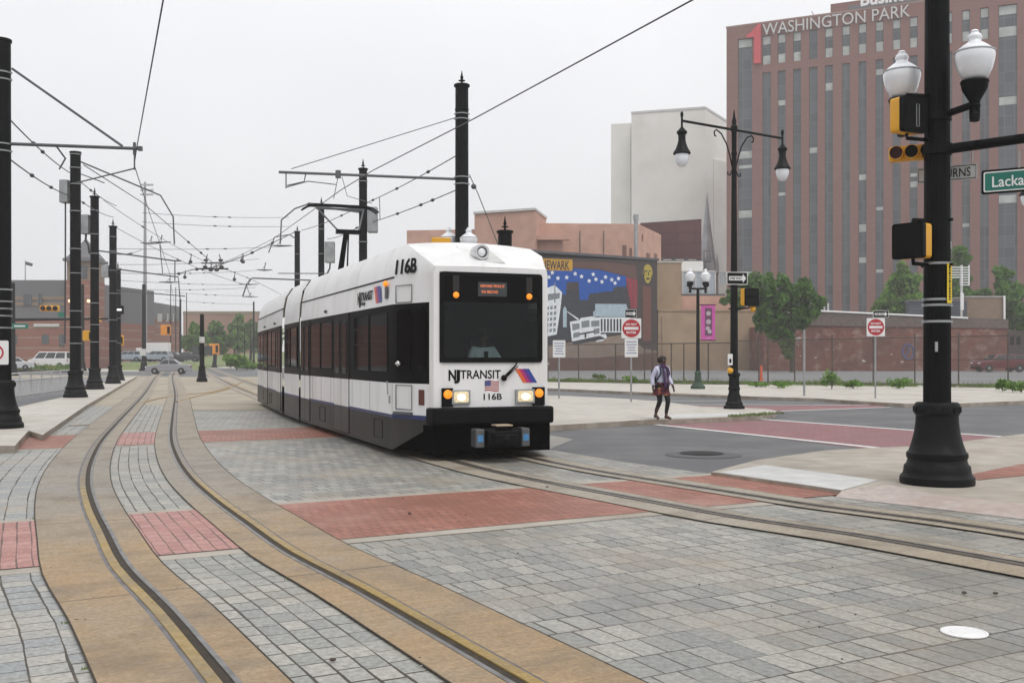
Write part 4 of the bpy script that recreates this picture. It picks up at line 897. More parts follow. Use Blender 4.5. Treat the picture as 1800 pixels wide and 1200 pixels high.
wire(arc(P(800,275,30),P(655,352,44),.05)+arc(P(628,365,44),P(530,405,58),.1), .017, 'upper feeder wire with insulators between the tram side poles', (.12,.3,.48,.62))
wire(arc(P(800,335,30),P(655,390,44),.05)+arc(P(628,400,44),P(575,420,58),.1), .017, 'lower feeder wire with insulators between the tram side poles', (.1,.16,.3,.52))
wire([P(667,346,41),P(668,385,41)], .016, 'short drop wire joining the two feeders beside the pantograph pole')
wire([P(518,408,72),P(435,448,66),P(412,456,64),P(375,470,62)], .03, 'thick feeder wire from the farthest tram side pole to the overhead crossing', (.3,.55))
wire([P(374,470,62),P(338,474,64),P(315,481,66),P(286,481,68),P(281,430,66)], .03, 'thick feeder wire from the overhead crossing to the track beyond', (.2,.5))
wire([P(376,468,62),P(405,476,66),P(440,490,75),P(520,530,100)], .016, 'thin wire leaving the overhead crossing towards the tram roof', (.15,.3))
spanlab = 'thin span wire stretched across the street between the two rows of poles'
for (a, b) in (((250,374,60),(508,382,72)),((250,390,60),(508,398,72)),((204,437,58),(522,432,72)),((210,465,62),(455,455,75)),((204,480,58),(450,475,80)),((200,492,66),(450,500,90)),((204,508,66),(450,505,90)),((290,512,100),(447,520,105)),((290,526,110),(447,535,105)),((204,447,58),(250,438,60))):
    wire(arc(P(*a),P(*b),.12), .014, spanlab, (.45,.55), name='span_wire', grp='span wires across the street')
fit = thing('overhead_crossing', 'cluster of dark overhead wire fittings hanging where the wires cross', 'wire fitting', P(375,466,62))
fm = MB(); 
for dx, dz in ((-.45,.3),(.45,.3),(-.5,-.1),(.5,-.1),(-.15,-.3),(.2,-.3)): fm.ell((dx,0,dz),(.15,.08,.09)); fm.tube([(dx,0,dz),(dx*.8,0,dz+.35)], .03, 5)
fm.tube([(-.9,0,-.22),(.9,0,-.22)], .05, 6); fm.tube([(-.7,0,.12),(.7,0,.12)], .04, 6)
fm.build('frog', K['cable'], fit)
for px,py,Y,w_ in ((335,460,62,.3),(325,487,64,.3),(427,460,62,.35),(412,491,66,.3),(437,500,70,.9),(298,496,66,.9),(283,426,60,.8),(492,432,60,.9),(265,428,60,.8),(465,475,58,.6),(440,522,90,.9),(425,458,62,.3)):
    w_ *= .75; mb = MB().tube([(-w_,0,.03),(0,0,.0),(w_,0,.02)], [.02,.045,.02], 6) if w_ > .35 else MB().ell((0,0,0),(w_*.5,.07,.11)); mb.tube([(0,0,0),(.05,0,.45)], .02, 5); mb.tube([(-w_*.3,0,0),(w_*.2,0,.4)], .014, 5)
    o = mb.build('wire_clamp', K['cable'], None, P(px,py,Y)); tag(o, 'small dark clamp hanging on the distant overhead wires', 'wire fitting', 'clamps on the overhead wires')
# ---------------------------------------------------------------- street furniture
GLOBE = [(.09,0),(.15,.05),(.195,.14),(.222,.25),(.228,.31),(.222,.345),(.20,.37),(.165,.40),(.12,.435),(.085,.455),(.07,.475),(.075,.50),(.085,.52),(.07,.555),(.045,.575),(.05,.59),(.03,.61),(.004,.615)]
FIT = [(.03,-.47),(.055,-.46),(.06,-.38),(.045,-.36),(.06,-.30),(.07,-.28),(.05,-.26),(.065,-.22),(.10,-.16),(.14,-.09),(.155,-.02),(.165,.0),(.155,.02),(.09,.025)]
K['globe_rim'] = mat('globe_rim', (.42,.43,.45), .4)
def acorn(t, loc, s=1.0):
    a = MB().lathe((0,0,0), [(r*s,z*s) for r,z in FIT], 20).build('lamp_holder', K['iron'], t, loc=loc, smooth=40)
    MB().lathe((0,0,.012*s), [(r*s,z*s) for r,z in GLOBE], 24).build('lamp_globe', K['globe'], a, smooth=50)
    MB().lathe((0,0,.012*s), [(.222*s,.338*s),(.232*s,.340*s),(.232*s,.352*s),(.222*s,.354*s)], 24).build('globe_band', K['globe_rim'], a, smooth=50)
# --- large signal pole on the corner
big = cat_pole(5.23, 12.6, .05, 8.4, .158, 'big black fluted signal pole on the corner pavement, lamp globes near its top', (1.99,2.19,2.26,2.70), spike=False, rtop=.128, cap=False)
mb = MB()
for k in range(20):
    a = 2*math.pi*k/20; mb.tube([(.158*math.cos(a)*.985,.158*math.sin(a)*.985,1.0),(.128*math.cos(a)*.985,.128*math.sin(a)*.985,8.3)], .0065, 4)
mb.build('flutes', K['black'], big)
MB().bx(-.09,-.06,-.17,-.15,1.62,1.74).build('hatch_edge', K['galv'], big, smooth=0)
ad = Vector((.275,-.42,0)).normalized()
mb = MB()
for s in (1,-1):
    e = ad*.5*s; mb.tube([(0,0,4.50),(e.x,e.y,4.56)], .045, 8); mb.box((e.x,e.y,4.50),(.09,.09,.22))
mb.lathe((0,0,4.5), [(.14,-.05),(.17,-.045),(.17,.045),(.14,.05)], 20)
arm = mb.build('lamp_arm', K['iron'], big)
for s in (1,-1): acorn(big, (ad.x*.5*s, ad.y*.5*s, 4.82))
mad = Vector((.85,-.53,0)).normalized()
mb = MB().tube([(mad.x*.14,mad.y*.14,4.10),(mad.x*4.5,mad.y*4.5,4.28)], [.062,.045], 12); mb.lathe((0,0,4.10), [(.14,-.07),(.175,-.065),(.175,.065),(.14,.07)], 20)
for d in (.48,.92,1.7): mb.lathe((mad.x*d,mad.y*d,4.115+.04*d), [(.066,-.02),(.07,-.02),(.07,.02),(.066,.02)], 12)
mb.build('mast_arm', K['black'], big)
def ped_signal(loc, th, label, pole, faceoff=.0, slot=False, arms=True, s=1.0, under=False):
    t = thing('pedestrian_signal', label, 'signal', loc, th, 'pedestrian signals'); 
    MB().slab(rrect(-.20*s,.20*s,-.215*s,.215*s,.04*s), -.02*s, .14*s).build('housing', K['yellow'], t, smooth=30, bevel=.012*s)
    v = MB().slab(rrect(-.205*s,.205*s,-.22*s,.22*s,.035*s), -.09*s, -.018*s); v.slab(rrect(-.17*s,.17*s,-.185*s,.185*s,.02*s), -.094*s, -.088*s, 1)
    v.build('visor', [K['black'],K['lens']], t, smooth=30)
    if slot: 
        mb = MB(); outline(mb, .0,.045,-.15,.12,.006,-.098); mb.build('visor_slot', K['galv'], t, smooth=0)
    if under: MB().ell((.10,.0,-.29*s),(.09,.08,.09)).build('sounder', K['yellow'], t)
    if arms:
        iv = Matrix.Rotation(-th,4,'Z'); q = iv @ (Vector(pole)-Vector(loc))
        for sz in (.255,-.26):
            mb = MB(); mb.tube([(0,.05,sz*s*.8),(0,.05,sz*s*1.05),(q.x,q.y,sz*s*1.08)], .024, 8); mb.tube([(q.x-.2,q.y,sz*s*1.08),(q.x+.2,q.y,sz*s*1.08)], .018, 6)
            mb.build('mounting_arm', K['iron'], t)
ped_signal((4.84,12.45,zat(203,12.45)), R(27), 'black-fronted yellow pedestrian signal, upper one on the big corner pole', (5.23,12.6,4.5), slot=True, s=.98)
ped_signal((4.84,12.42,zat(424,12.42)), R(-50), 'black-fronted yellow pedestrian signal, lower one on the big corner pole', (5.23,12.6,3), s=.98)
def signal3(loc, th, label, vertical=False, s=1.0, grp='traffic signals with three lenses'):
    t = thing('traffic_signal', label, 'traffic signal', loc, th, grp)
    w, h = (.34,.11) ; w *= s; h *= s
    MB().slab(rrect(-w,w,-h,h,.03*s) if not vertical else rrect(-h,h,-w,w,.03*s), 0, .14*s).build('housing', K['yellow'], t, smooth=30, bevel=.01*s)
    for k in (-1,0,1):
        c = (k*.215*s,0) if not vertical else (0,k*.215*s)
        v = MB().lathe((c[0],0,c[1]), [(.098*s,0),(.10*s,-.12*s),(.095*s,-.12*s),(.093*s,-.03*s),(.004,-.032*s)], 18, axis='Y'); v.build('visor', K['yellow'], t, smooth=40)
        v = MB().lathe((c[0],-.034*s,c[1]), [(.0925*s,-.07*s),(.092*s,-.005*s),(.06*s,-.014*s),(.003,-.018*s)], 16, axis='Y'); v.build('lens', K['redlens'] if k == -1 else K['lens'], t)
    return t
sg = signal3((5.0,12.78,zat(268,12.78)), R(-30), 'yellow horizontal traffic signal with three dark lenses beside the big corner pole', s=.84)
MB().tube([(.0,.1,0),(.45,.05,.0)], .03, 8).build('mounting_arm', K['black'], sg)
def plate_on_arm(d, hw, z0, z1, off=.02):
    p = Vector((5.23,12.6,0))+mad*d; return p
ma = math.atan2(mad.y, mad.x)
ns = thing('road_sign', 'grey-white turn sign partly hidden behind the big corner pole', 'sign', (5.23+.12*mad.x+.13, 12.6+.12*mad.y+.30, zat(304,12.8)), ma)
MB().slab(rrect(-.36,.34,-.095,.095,.015), 0, .01).build('sign_plate', mat('sign_aluminium', (.50,.50,.48), .5), ns, smooth=0)
mb = MB(); outline(mb,-.345,.325,-.08,.08,.004,-.002); mb.build('sign_border', K['black'], ns, smooth=0)
mb = MB(); addtext(mb, 'TURNS', (.085,-.003,0), .36, .11, depth=.004); mb.build('sign_text', K['black'], ns, smooth=0)
gs = thing('street_name_sign', 'green street name sign hanging under the mast arm of the big pole', 'sign', (5.23+1.36*mad.x, 12.6+1.36*mad.y, zat(310,11.9)), ma)
MB().slab(rrect(-.86,.86,-.145,.145,.02), 0, .012).build('sign_plate', K['black'], gs, smooth=0)
MB().slab(rrect(-.835,.835,-.12,.12,.02), -.004, 0).build('sign_border', K['signwhite'], gs, smooth=0)
MB().slab(rrect(-.82,.82,-.105,.105,.015), -.007, -.003).build('sign_face', K['signgreen'], gs, smooth=0)
mb = MB(); addtext(mb, 'Lackawanna Ave', (-.22,-.009,-.005), 1.04, .13, depth=.004, bold=.01); mb.build('sign_text', K['signwhite'], gs, smooth=0)
for x in (-.45,.5): MB().tube([(x,.005,.14),(x,.005,.34)], .012, 6).build('hanger', K['galv'], gs)
for x in (-.28,.28): MB().tube([(x,.005,.10),(x,.005,.26)], .010, 6).build('hanger', K['galv'], ns)
ys = thing('notice_strip', 'narrow yellow notice strip strapped upright to the big corner pole', 'sign', (5.33,12.47,zat(498,12.47)), R(40))
MB().slab(rrect(-.055,.055,-.24,.24,.006), 0, .006).build('strip_plate', mat('notice_yellow', (.70,.50,.02), .5), ys, smooth=0)
mb = MB(); rnd = random.Random(3); z = -.20
while z < .16: h = rnd.uniform(.012,.03); mb.slab([(-.02,z),(.02,z),(.02,z+h),(-.02,z+h)], -.003, 0); z += h+.012
mb.slab(disc(0,.20,.022,14), -.003, 0); mb.build('notice_print', K['black'], ys, smooth=0)
# --- twin arm street lamps
def street_lamp(x, y, z0, label, th, arm=2.05):
    t = thing('street_lamp', label, 'street lamp', (x,y,z0), th, 'twin-armed black street lamps')
    MB().lathe((0,0,0), [(.32,0),(.32,.07),(.27,.10),(.26,.16),(.22,.22),(.20,.36),(.165,.46),(.16,.52),(.18,.55),(.18,.60),(.16,.64),(.155,.92),(.185,.95),(.185,1.02),(.13,1.06)], 8).build('base', K['iron'], t, smooth=20)
    MB().lathe((0,0,0), [(.115,1.0),(.105,3.0),(.085,5.5),(.07,7.3),(.085,7.32),(.085,7.40),(.07,7.42),(.075,8.0),(.10,8.05),(.10,8.15),(.06,8.2),(.07,8.3),(.04,8.4),(.012,8.62)], 16).build('shaft', K['iron'], t)
    am = MB().tube([(-arm,0,8.05),(arm,0,8.05)], .038, 8); 
    for s in (-1,1):
        am.tube([(s*.07,0,6.95),(s*.16,0,7.25),(s*.30,0,7.6),(s*.52,0,7.88),(s*.72,0,7.97),(s*.80,0,7.90),(s*.79,0,7.80),(s*.73,0,7.78)], .022, 6)
        am.tube([(s*.07,0,6.9),(s*.17,0,6.72),(s*.25,0,6.74),(s*.26,0,6.82)], .02, 6)
        am.tube([(s*arm,0,8.25),(s*arm,0,7.78)], .03, 8); am.ell((s*arm,0,8.22),(.045,.045,.09))
    am.build('lamp_arm', K['iron'], t)
    for s in (-1,1):
        h = MB().lathe((s*arm,0,0), [(.03,7.88),(.06,7.84),(.10,7.79),(.145,7.75),(.145,7.70),(.105,7.66),(.10,7.52),(.12,7.42),(.15,7.33),(.19,7.25),(.235,7.18),(.245,7.14),(.235,7.12),(.19,7.115)], 20).build('lamp_hood', K['iron'], t, smooth=40)
        MB().lathe((s*arm,0,0), [(.19,7.13),(.192,7.05),(.18,6.95),(.14,6.84),(.08,6.78),(.004,6.765)], 20).build('lamp_globe', K['globe'], h, smooth=60)
    return t
lamp_th = math.atan2(31.2-28.9, 8.18-4.77)
sl = street_lamp(6.42, 29.6, .12, 'tall black twin-armed street lamp on the island with a one-way plate', lamp_th)
street_lamp(19.7, 36.9, .12, 'black street lamp at the picture edge, one hanging bell showing below the green sign', R(33))
# what is mounted on the first lamp
def oneway(t, c, w, h, y=0):
    o = MB().slab(rrect(c[0]-w/2,c[0]+w/2,c[1]-h/2,c[1]+h/2,.02), y, y+.012); mb = o; mb.slab(rrect(c[0]-w*.475,c[0]+w*.475,c[1]-h*.45,c[1]+h*.45,.015), y-.003, y, 1)
    ax0, ax1 = c[0]-w*.40, c[0]+w*.43; zz = c[1]; hh = h*.17
    mb.slab([(ax0,zz-hh),(ax1-w*.16,zz-hh),(ax1-w*.16,zz-h*.36),(ax1,zz),(ax1-w*.16,zz+h*.36),(ax1-w*.16,zz+hh),(ax0,zz+hh)], y-.006, y-.003, 0)
    addtext(mb, 'ONE WAY', (ax0+(ax1-w*.16-ax0)/2, y-.008, zz), (ax1-ax0)*.70, h*.2, m=1, depth=.004, bold=.02)
    return mb.build('one_way_plate', [K['signwhite'],K['black']], t, smooth=0)
ow = thing('road_sign', 'black one-way plate with white arrow strapped to the tall street lamp', 'sign', (6.47,29.42,zat(489,29.4)), R(8)); oneway(ow, (0,0), .62, .36)
mb = MB().slab([(-.5,-.17),(-.33,-.17),(-.33,.17),(-.5,.17)], .05, .065); mb.build('second_plate', K['galv'], ow, smooth=0)
MB().tube([(-.4,.08,0),(.1,.10,0)], .02, 6).build('clamp', K['galv'], ow)
ped_signal((6.83,29.35,zat(522,29.3)), R(28), 'pedestrian signal with yellow sounder beneath, on the tall street lamp', (6.42,29.6,3.4), s=1.15, under=True)
bt = thing('push_button', 'small white crossing notice and yellow push button on the street lamp', 'push button', (6.27,29.42,1.1), R(5))
MB().slab([(-.07,.28),(.07,.28),(.07,.60),(-.07,.60)], 0, .01).build('notice_plate', K['signwhite'], bt, smooth=0); MB().slab([(-.03,.34),(.035,.34),(.035,.46),(-.03,.46)], -.004, 0).build('notice_symbol', K['black'], bt, smooth=0)
MB().ell((0,0,.12),(.09,.07,.085)).build('button_box', K['yellow'], bt)
# --- lamp with twin globes and the pink banner
bl = thing('street_lamp', 'slim black lamp with two white globes beside the pink banner', 'street lamp', (8.75,48.2,.12))
MB().lathe((0,0,0), [(.34,0),(.34,.12),(.26,.2),(.18,.3),(.14,.7),(.17,.75),(.13,.8),(.10,.85)], 12).build('base', mat('greenish_base', (.03,.06,.035), .7, var=.3), bl, smooth=30)
MB().cyl((0,0,.8),(0,0,4.75),.09,.07,14).build('shaft', K['iron'], bl)
MB().tube([(-.52,0,4.9),(-.3,0,4.72),(0,0,4.7),(.3,0,4.72),(.52,0,4.9)], .05, 8).build('lamp_arm', K['iron'], bl)
for s in (-1,1): acorn(bl, (s*.38,s*.1,5.0), 1.05)
bn = thing('banner', 'pink banner with grey portrait shapes hanging from the slim lamp', 'banner', (8.75,48.15,.12))
MB().slab([(.14,2.28),(.80,2.28),(.80,3.95),(.14,3.95)], -.005, .005).build('cloth', K['pink'], bn, smooth=0)
mb = MB().slab([(.32,2.5),(.66,2.5),(.66,3.8),(.32,3.8)], -.009, -.005, 0)
for c in ((.49,3.55,.11),(.49,3.15,.12),(.45,2.85,.1),(.54,2.7,.1)): mb.slab(disc(c[0],c[1],c[2],12), -.012, -.009, 1)
mb.slab([(.40,2.36),(.62,2.40),(.62,2.44),(.40,2.40)], -.009, -.005, 1); mb.build('banner_print', [mat('banner_dark', (.13,.05,.10), .7), mat('banner_pale', (.42,.36,.40), .7)], bn, smooth=0)
mb = MB()
for z in (2.28,3.95): mb.tube([(0,0,z),(.84,0,z)], .02, 6)
mb.build('banner_rod', K['iron'], bn)
# lamp globes and signal on the pole behind the cab
ll = thing('street_lamp', 'two white lamp globes on short arms fixed to the tall pole behind the cab', 'street lamp', (-1.47,30,.12))
MB().tube([(-.45,.3,4.15),(0,0,4.0),(.28,-.35,4.2)], .05, 8).build('lamp_arm', K['iron'], ll); MB().lathe((0,0,0),[(.21,3.8),(.26,3.85),(.26,4.3),(.21,4.35)],16).build('collar', K['iron'], ll)
acorn(ll, (-.40,.32,4.62), 1.15); acorn(ll, (.22,-.42,4.52), 1.15)
MB().tube([(-.75,0,4.55),(.1,-.1,4.5)], .03, 6).build('bracket', K['iron'], ll)
o = MB().slab(rrect(-.28,.28,-.16,.16,.05), -.12, .12).build('signal_housing', K['yellow'], None, (-2.05,29.6,zat(428,29.6)), .1, bevel=.02)
tag(o, 'top of a yellow signal housing just showing above the tram roof', 'signal')
# --- road signs on galvanised posts
def post(t, h, r=.032): MB().cyl((0,0,0),(0,0,h), r, r, 8).build('post', K['galv'], t)
def dne(x, y, label, hz, s, ow_=None, info=None, th=0):
    t = thing('road_sign', label, 'sign', (x,y,.12), th); post(t, hz+s*.5)
    mb = MB().slab(rrect(-s/2,s/2,hz-s/2,hz+s/2,.03), -.05, -.038, 0); mb.slab(disc(0,hz,s*.455,32), -.054, -.05, 1); mb.slab([(-s*.36,hz-s*.07),(s*.36,hz-s*.07),(s*.36,hz+s*.07),(-s*.36,hz+s*.07)], -.058, -.054, 0)
    addtext(mb, 'DO NOT', (0,-.057,hz+s*.2), s*.56, s*.115, depth=.004, bold=.03); addtext(mb, 'ENTER', (0,-.057,hz-s*.21), s*.50, s*.115, depth=.004, bold=.03)
    mb.build('no_entry_plate', [K['signwhite'],K['signred']], t, smooth=0)
    if ow_: oneway(t, (ow_[2],hz+s/2+ow_[1]/2+.02), ow_[0], ow_[1], -.05)
    if info: info_plate(t, hz-s/2-info[1]/2-.01, info[0], info[1])
    return t
def info_plate(t, hz, w, h):
    mb = MB().slab(rrect(-w/2,w/2,hz-h/2,hz+h/2,.02), -.05, -.04, 0); rnd = random.Random(2)
    for k in range(5):
        ww = w*rnd.uniform(.28,.4); z = hz+h*(.32-.15*k); mb.slab([(-ww,z-.018),(ww,z-.018),(ww,z+.018),(-ww,z+.018)], -.053, -.05, 1)
    mb.build('information_plate', [K['signwhite'], mat('print_blue_grey', (.25,.28,.42), .6)], t, smooth=0)
dne(3.98, 34.2, 'red no-entry sign with small white plate below, standing on the island', zat(577,34.2)-.12, .66, (.38,.28,-.02), (.44,.62))
MB
dne(13.2, 37.2, 'red no-entry sign on a post on the far pavement before the brick wall', zat(575,37.2)-.12, .66, (.56,.25,.18))
t = thing('road_sign', 'small pale information sign on a post beside the tram on the island', 'sign', (1.70,37,.12)); post(t, 2.1); info_plate(t, zat(613,37)-.12, .45, .62)
t = thing('sign_post', 'bare galvanised post without a sign on the far pavement', 'post', (11.3,39.6,.12)); post(t, 2.55, .045)

# ---------------------------------------------------------------- fence, plants along it
fen = thing('chain_link_fence', 'rusty chain-link fence along the back of the far pavement before the car park', 'fence', (0,0,.12))
def fat(px): t_, Y = onplane(px, FA, FD); return FA+FD*t_
rust = mat('fence_post', (.075,.058,.05), .7, var=.3)
for px in (700,760,830,900,963,1017,1082,1133,1147,1180,1202,1245,1286,1334,1350,1397,1463,1535,1608,1685,1772,1850,1930):
    p = fat(px); h = 2.55 if px > 1300 else 2.15
    mb = MB().cyl((p.x,p.y,.1),(p.x,p.y,h+.1), .038, .038, 8); mb.ell((p.x,p.y,h+.1),(.05,.05,.05)); mb.build('fence_post', rust, fen)
a, b = fat(690), fat(1290); c_, d_ = fat(1290), fat(1940)
mb = MB().tube([(a.x,a.y,2.2),(b.x,b.y,2.3)], .028, 6); mb.tube([(c_.x,c_.y,2.4),(d_.x,d_.y,2.6)], .028, 6); mb.tube([(fat(1600).x,fat(1600).y,1.35),(fat(1800).x,fat(1800).y,1.4)], .02, 6); mb.build('top_rail', rust, fen)
m, n_, l_, b_ = _nt('chain_link'); tc = n_.new('ShaderNodeTexCoord'); mp_ = n_.new('ShaderNodeMapping'); mp_.inputs['Rotation'].default_value = (0,0,R(45)); bt_ = n_.new('ShaderNodeTexBrick'); bt_.offset = 0
bt_.inputs['Scale'].default_value = 1; bt_.inputs['Brick Width'].default_value = .07; bt_.inputs['Row Height'].default_value = .07; bt_.inputs['Mortar Size'].default_value = .0042; bt_.inputs['Mortar Smooth'].default_value = 0
tr_ = n_.new('ShaderNodeBsdfTransparent'); ms_ = n_.new('ShaderNodeMixShader'); b_.inputs['Base Color'].default_value = (.10,.085,.075,1); b_.inputs['Roughness'].default_value = .6
l_.new(tc.outputs['UV'], mp_.inputs[0]); l_.new(mp_.outputs[0], bt_.inputs['Vector']); l_.new(bt_.outputs['Fac'], ms_.inputs[0]); l_.new(tr_.outputs[0], ms_.inputs[1]); l_.new(b_.outputs[0], ms_.inputs[2]); l_.new(ms_.outputs[0], n_['Material Output'].inputs[0])
mb = MB().add([(a.x,a.y,.2),(b.x,b.y,.2),(b.x,b.y,2.3),(a.x,a.y,2.2)], [(0,1,2,3)]); mb.add([(c_.x,c_.y,.2),(d_.x,d_.y,.2),(d_.x,d_.y,2.6),(c_.x,c_.y,2.4)], [(0,1,2,3)]); mb.build('wire_mesh', m, fen, smooth=0)

def leaves(mb, c, r, n, size, rnd, mats=2, flat=.8):
    for k in range(n):
        while True:
            v = Vector((rnd.uniform(-1,1), rnd.uniform(-1,1), rnd.uniform(-1,1)))
            if v.length <= 1: break
        v *= (.55+.45*rnd.random())/max(.35,v.length)*v.length**.4 if v.length > .01 else 1
        p = Vector((c[0]+v.x*r[0], c[1]+v.y*r[1], c[2]+v.z*r[2])); nrm = Vector((rnd.gauss(0,1),rnd.gauss(0,1),rnd.gauss(.5,1))).normalized()
        a = nrm.orthogonal().normalized(); b = nrm.cross(a); t = rnd.uniform(0,6.28); a, b = a*math.cos(t)+b*math.sin(t), b*math.cos(t)-a*math.sin(t); s = size*rnd.uniform(.6,1.3)
        mb.add([p-a*s, p-b*s*.45, p+a*s, p+b*s*.45], [(0,1,2,3)], rnd.randrange(mats))
def plant(name, x, y, z, h, w, label, n=260, size=.05, ms=('leaf','leaf_light'), seed=1, grp=None, cat='plant'):
    rnd = random.Random(seed); t = thing(name, label, cat, (x,y,z), 0, grp)
    st = MB()
    for k in range(7):
        a = rnd.uniform(0,6.28); q = rnd.uniform(.2,.9)*w*.5; st.tube([(0,0,0),(q*.4*math.cos(a),q*.4*math.sin(a),h*.45),(q*math.cos(a),q*math.sin(a),h*rnd.uniform(.6,.95))], [.012,.008,.004], 5)
    st.build('stem', K['bark'], t)
    mb = MB()
    for k in range(6): 
        c = (rnd.uniform(-.3,.3)*w, rnd.uniform(-.3,.3)*w, h*rnd.uniform(.3,.75)); leaves(mb, c, (w*.32,w*.32,h*.27), n//6, size, rnd)
    mb.build('foliage', [K[ms[0]],K[ms[1]]], t, smooth=0)
for i,(px,py,h,w,lab) in enumerate(((1053,671,.62,.75,'bright green bush growing at the fence behind the no-entry sign'),(1108,674,.45,1.0,'low spreading green weed at the fence foot beside the no-entry sign'),
    (1462,684,1.05,.85,'tallest bright green bush at the fence near the bare post'),(1580,683,.55,1.3,'wide low clump of weeds under the no-entry sign by the brick wall'),(1500,683,.45,.9,'small weed clump between the tall bush and the no-entry sign'),
    (1378,682,.35,1.2,'low weeds at the fence foot behind the bare post'),(1330,680,.3,1.2,'low weeds at the fence foot behind the tall street lamp'),(1762,688,.6,.6,'thin upright weed at the fence by the big pole'),(1795,690,.55,.9,'leafy weed clump at the picture edge by the fence'),(1002,671,.25,1.2,'scrappy dry weeds at the fence behind the pale sign'))):
    p = G(px,py,.12); plant('bush', p.x, p.y, .12, h, w, lab, n=420, size=.07, seed=i+3, grp='plants growing along the fence')
sp = []; rnd = random.Random(9)
for k in range(260):
    q = fat(rnd.uniform(960,1850)); sp.append((q.x+rnd.uniform(-.1,.1), q.y-rnd.uniform(.1,.7), .12, rnd.uniform(.5,1.5)))
tufts('grass', sp, blades=22, hgt=.24, rad=.28)
dm = MB(); 
for k in range(60):
    q = fat(rnd.uniform(960,1850)); dm.ell((q.x, q.y-rnd.uniform(.1,.6), .14), (rnd.uniform(.05,.18),rnd.uniform(.05,.12),rnd.uniform(.02,.06)), 6, 4, k%3)
tag(dm.build('rubble', [K['earth'],K['kerb'],K['offwhite']], smooth=0), kind='stuff')
sd_ = [FA-FD*4-Vector((.27,.5,0)), fat(1900)-Vector((.27,.5,0))]
ground('earth_strip', [(sd_[0].x,sd_[0].y),(sd_[1].x,sd_[1].y),(sd_[1].x+.25,sd_[1].y+.45),(sd_[0].x+.25,sd_[0].y+.45)], .126, K['earth'])
# railing beside the footway
K['railing'] = mat('railing_grey', (.50,.50,.49), .5, .2)
rg = thing('railing', 'grey metal railing with upright bars along the footway', 'railing', (0,0,.12))
ra, rb = Vector((-15.6,28.0,0)), Vector((-19.9,47.5,0)); Lr = (rb-ra).length; ud = (rb-ra).normalized()
mb = MB()
for z in (.92,.66,.12): mb.tube([(ra.x,ra.y,z),(rb.x,rb.y,z)], .028, 6)
mb.build('rails', K['railing'], rg)
k = 0.0; mb = MB()
while k < Lr:
    p = ra+ud*k; r = .035 if int(round(k/.28))%6 == 0 else .013
    mb.cyl((p.x,p.y,0 if r > .02 else .12),(p.x,p.y,.92 if r > .02 else .66), r, r, 6); k += .28
mb.build('bars', K['railing'], rg)
# ---------------------------------------------------------------- people
def skin(name, nodes, edges, m, parent=None, loc=None, rz=0, sub=1, root=0):
    me = bpy.data.meshes.new(name); idx = {k:i for i,k in enumerate(nodes)}
    me.from_pydata([nodes[k][:3] for k in nodes], [(idx[a],idx[b]) for a,b in edges], [])
    o = bpy.data.objects.new(name, me); C.objects.link(o); o.modifiers.new('skin','SKIN'); s = o.modifiers.new('sub','SUBSURF'); s.levels = sub; s.render_levels = sub
    if not me.skin_vertices: me.skin_vertices.new() if hasattr(me.skin_vertices,'new') else None
    for k,i in idx.items():
        r = nodes[k][3]; r2 = nodes[k][4] if len(nodes[k]) > 4 else r; me.skin_vertices[0].data[i].radius = (r,r2); me.skin_vertices[0].data[i].use_root = (i == root)
    o.modifiers['skin'].use_smooth_shade = True; me.materials.append(m)
    if parent: o.parent = parent
    if loc is not None: o.location = loc
    o.rotation_euler = (0,0,rz); return o
def hand(nodes, edges, pre, wrist, d, side, fwd):
    w = Vector(nodes[wrist][:3]); d = Vector(d).normalized(); f = Vector(fwd).normalized(); p = w+d*.07; nodes[pre+'palm'] = (*p,.028,.016); edges.append((wrist,pre+'palm'))
    for i,(o,l) in enumerate(((-.024,.062),(-.008,.072),(.008,.068),(.024,.052))):
        q0 = p+f*o+d*.03; q1 = q0+d*l*.55; q2 = q1+(d+Vector((side*-.5,0,0))).normalized()*l*.5
        for j,q in enumerate((q0,q1,q2)): nodes[f'{pre}f{i}{j}'] = (*q,.0085)
        edges += [(pre+'palm',f'{pre}f{i}0'),(f'{pre}f{i}0',f'{pre}f{i}1'),(f'{pre}f{i}1',f'{pre}f{i}2')]
    t0 = w+d*.035-f*.03; t1 = t0+(d*.6-f).normalized()*.035; nodes[pre+'t0'] = (*t0,.011); nodes[pre+'t1'] = (*t1,.009); edges += [(pre+'palm',pre+'t0'),(pre+'t0',pre+'t1')]
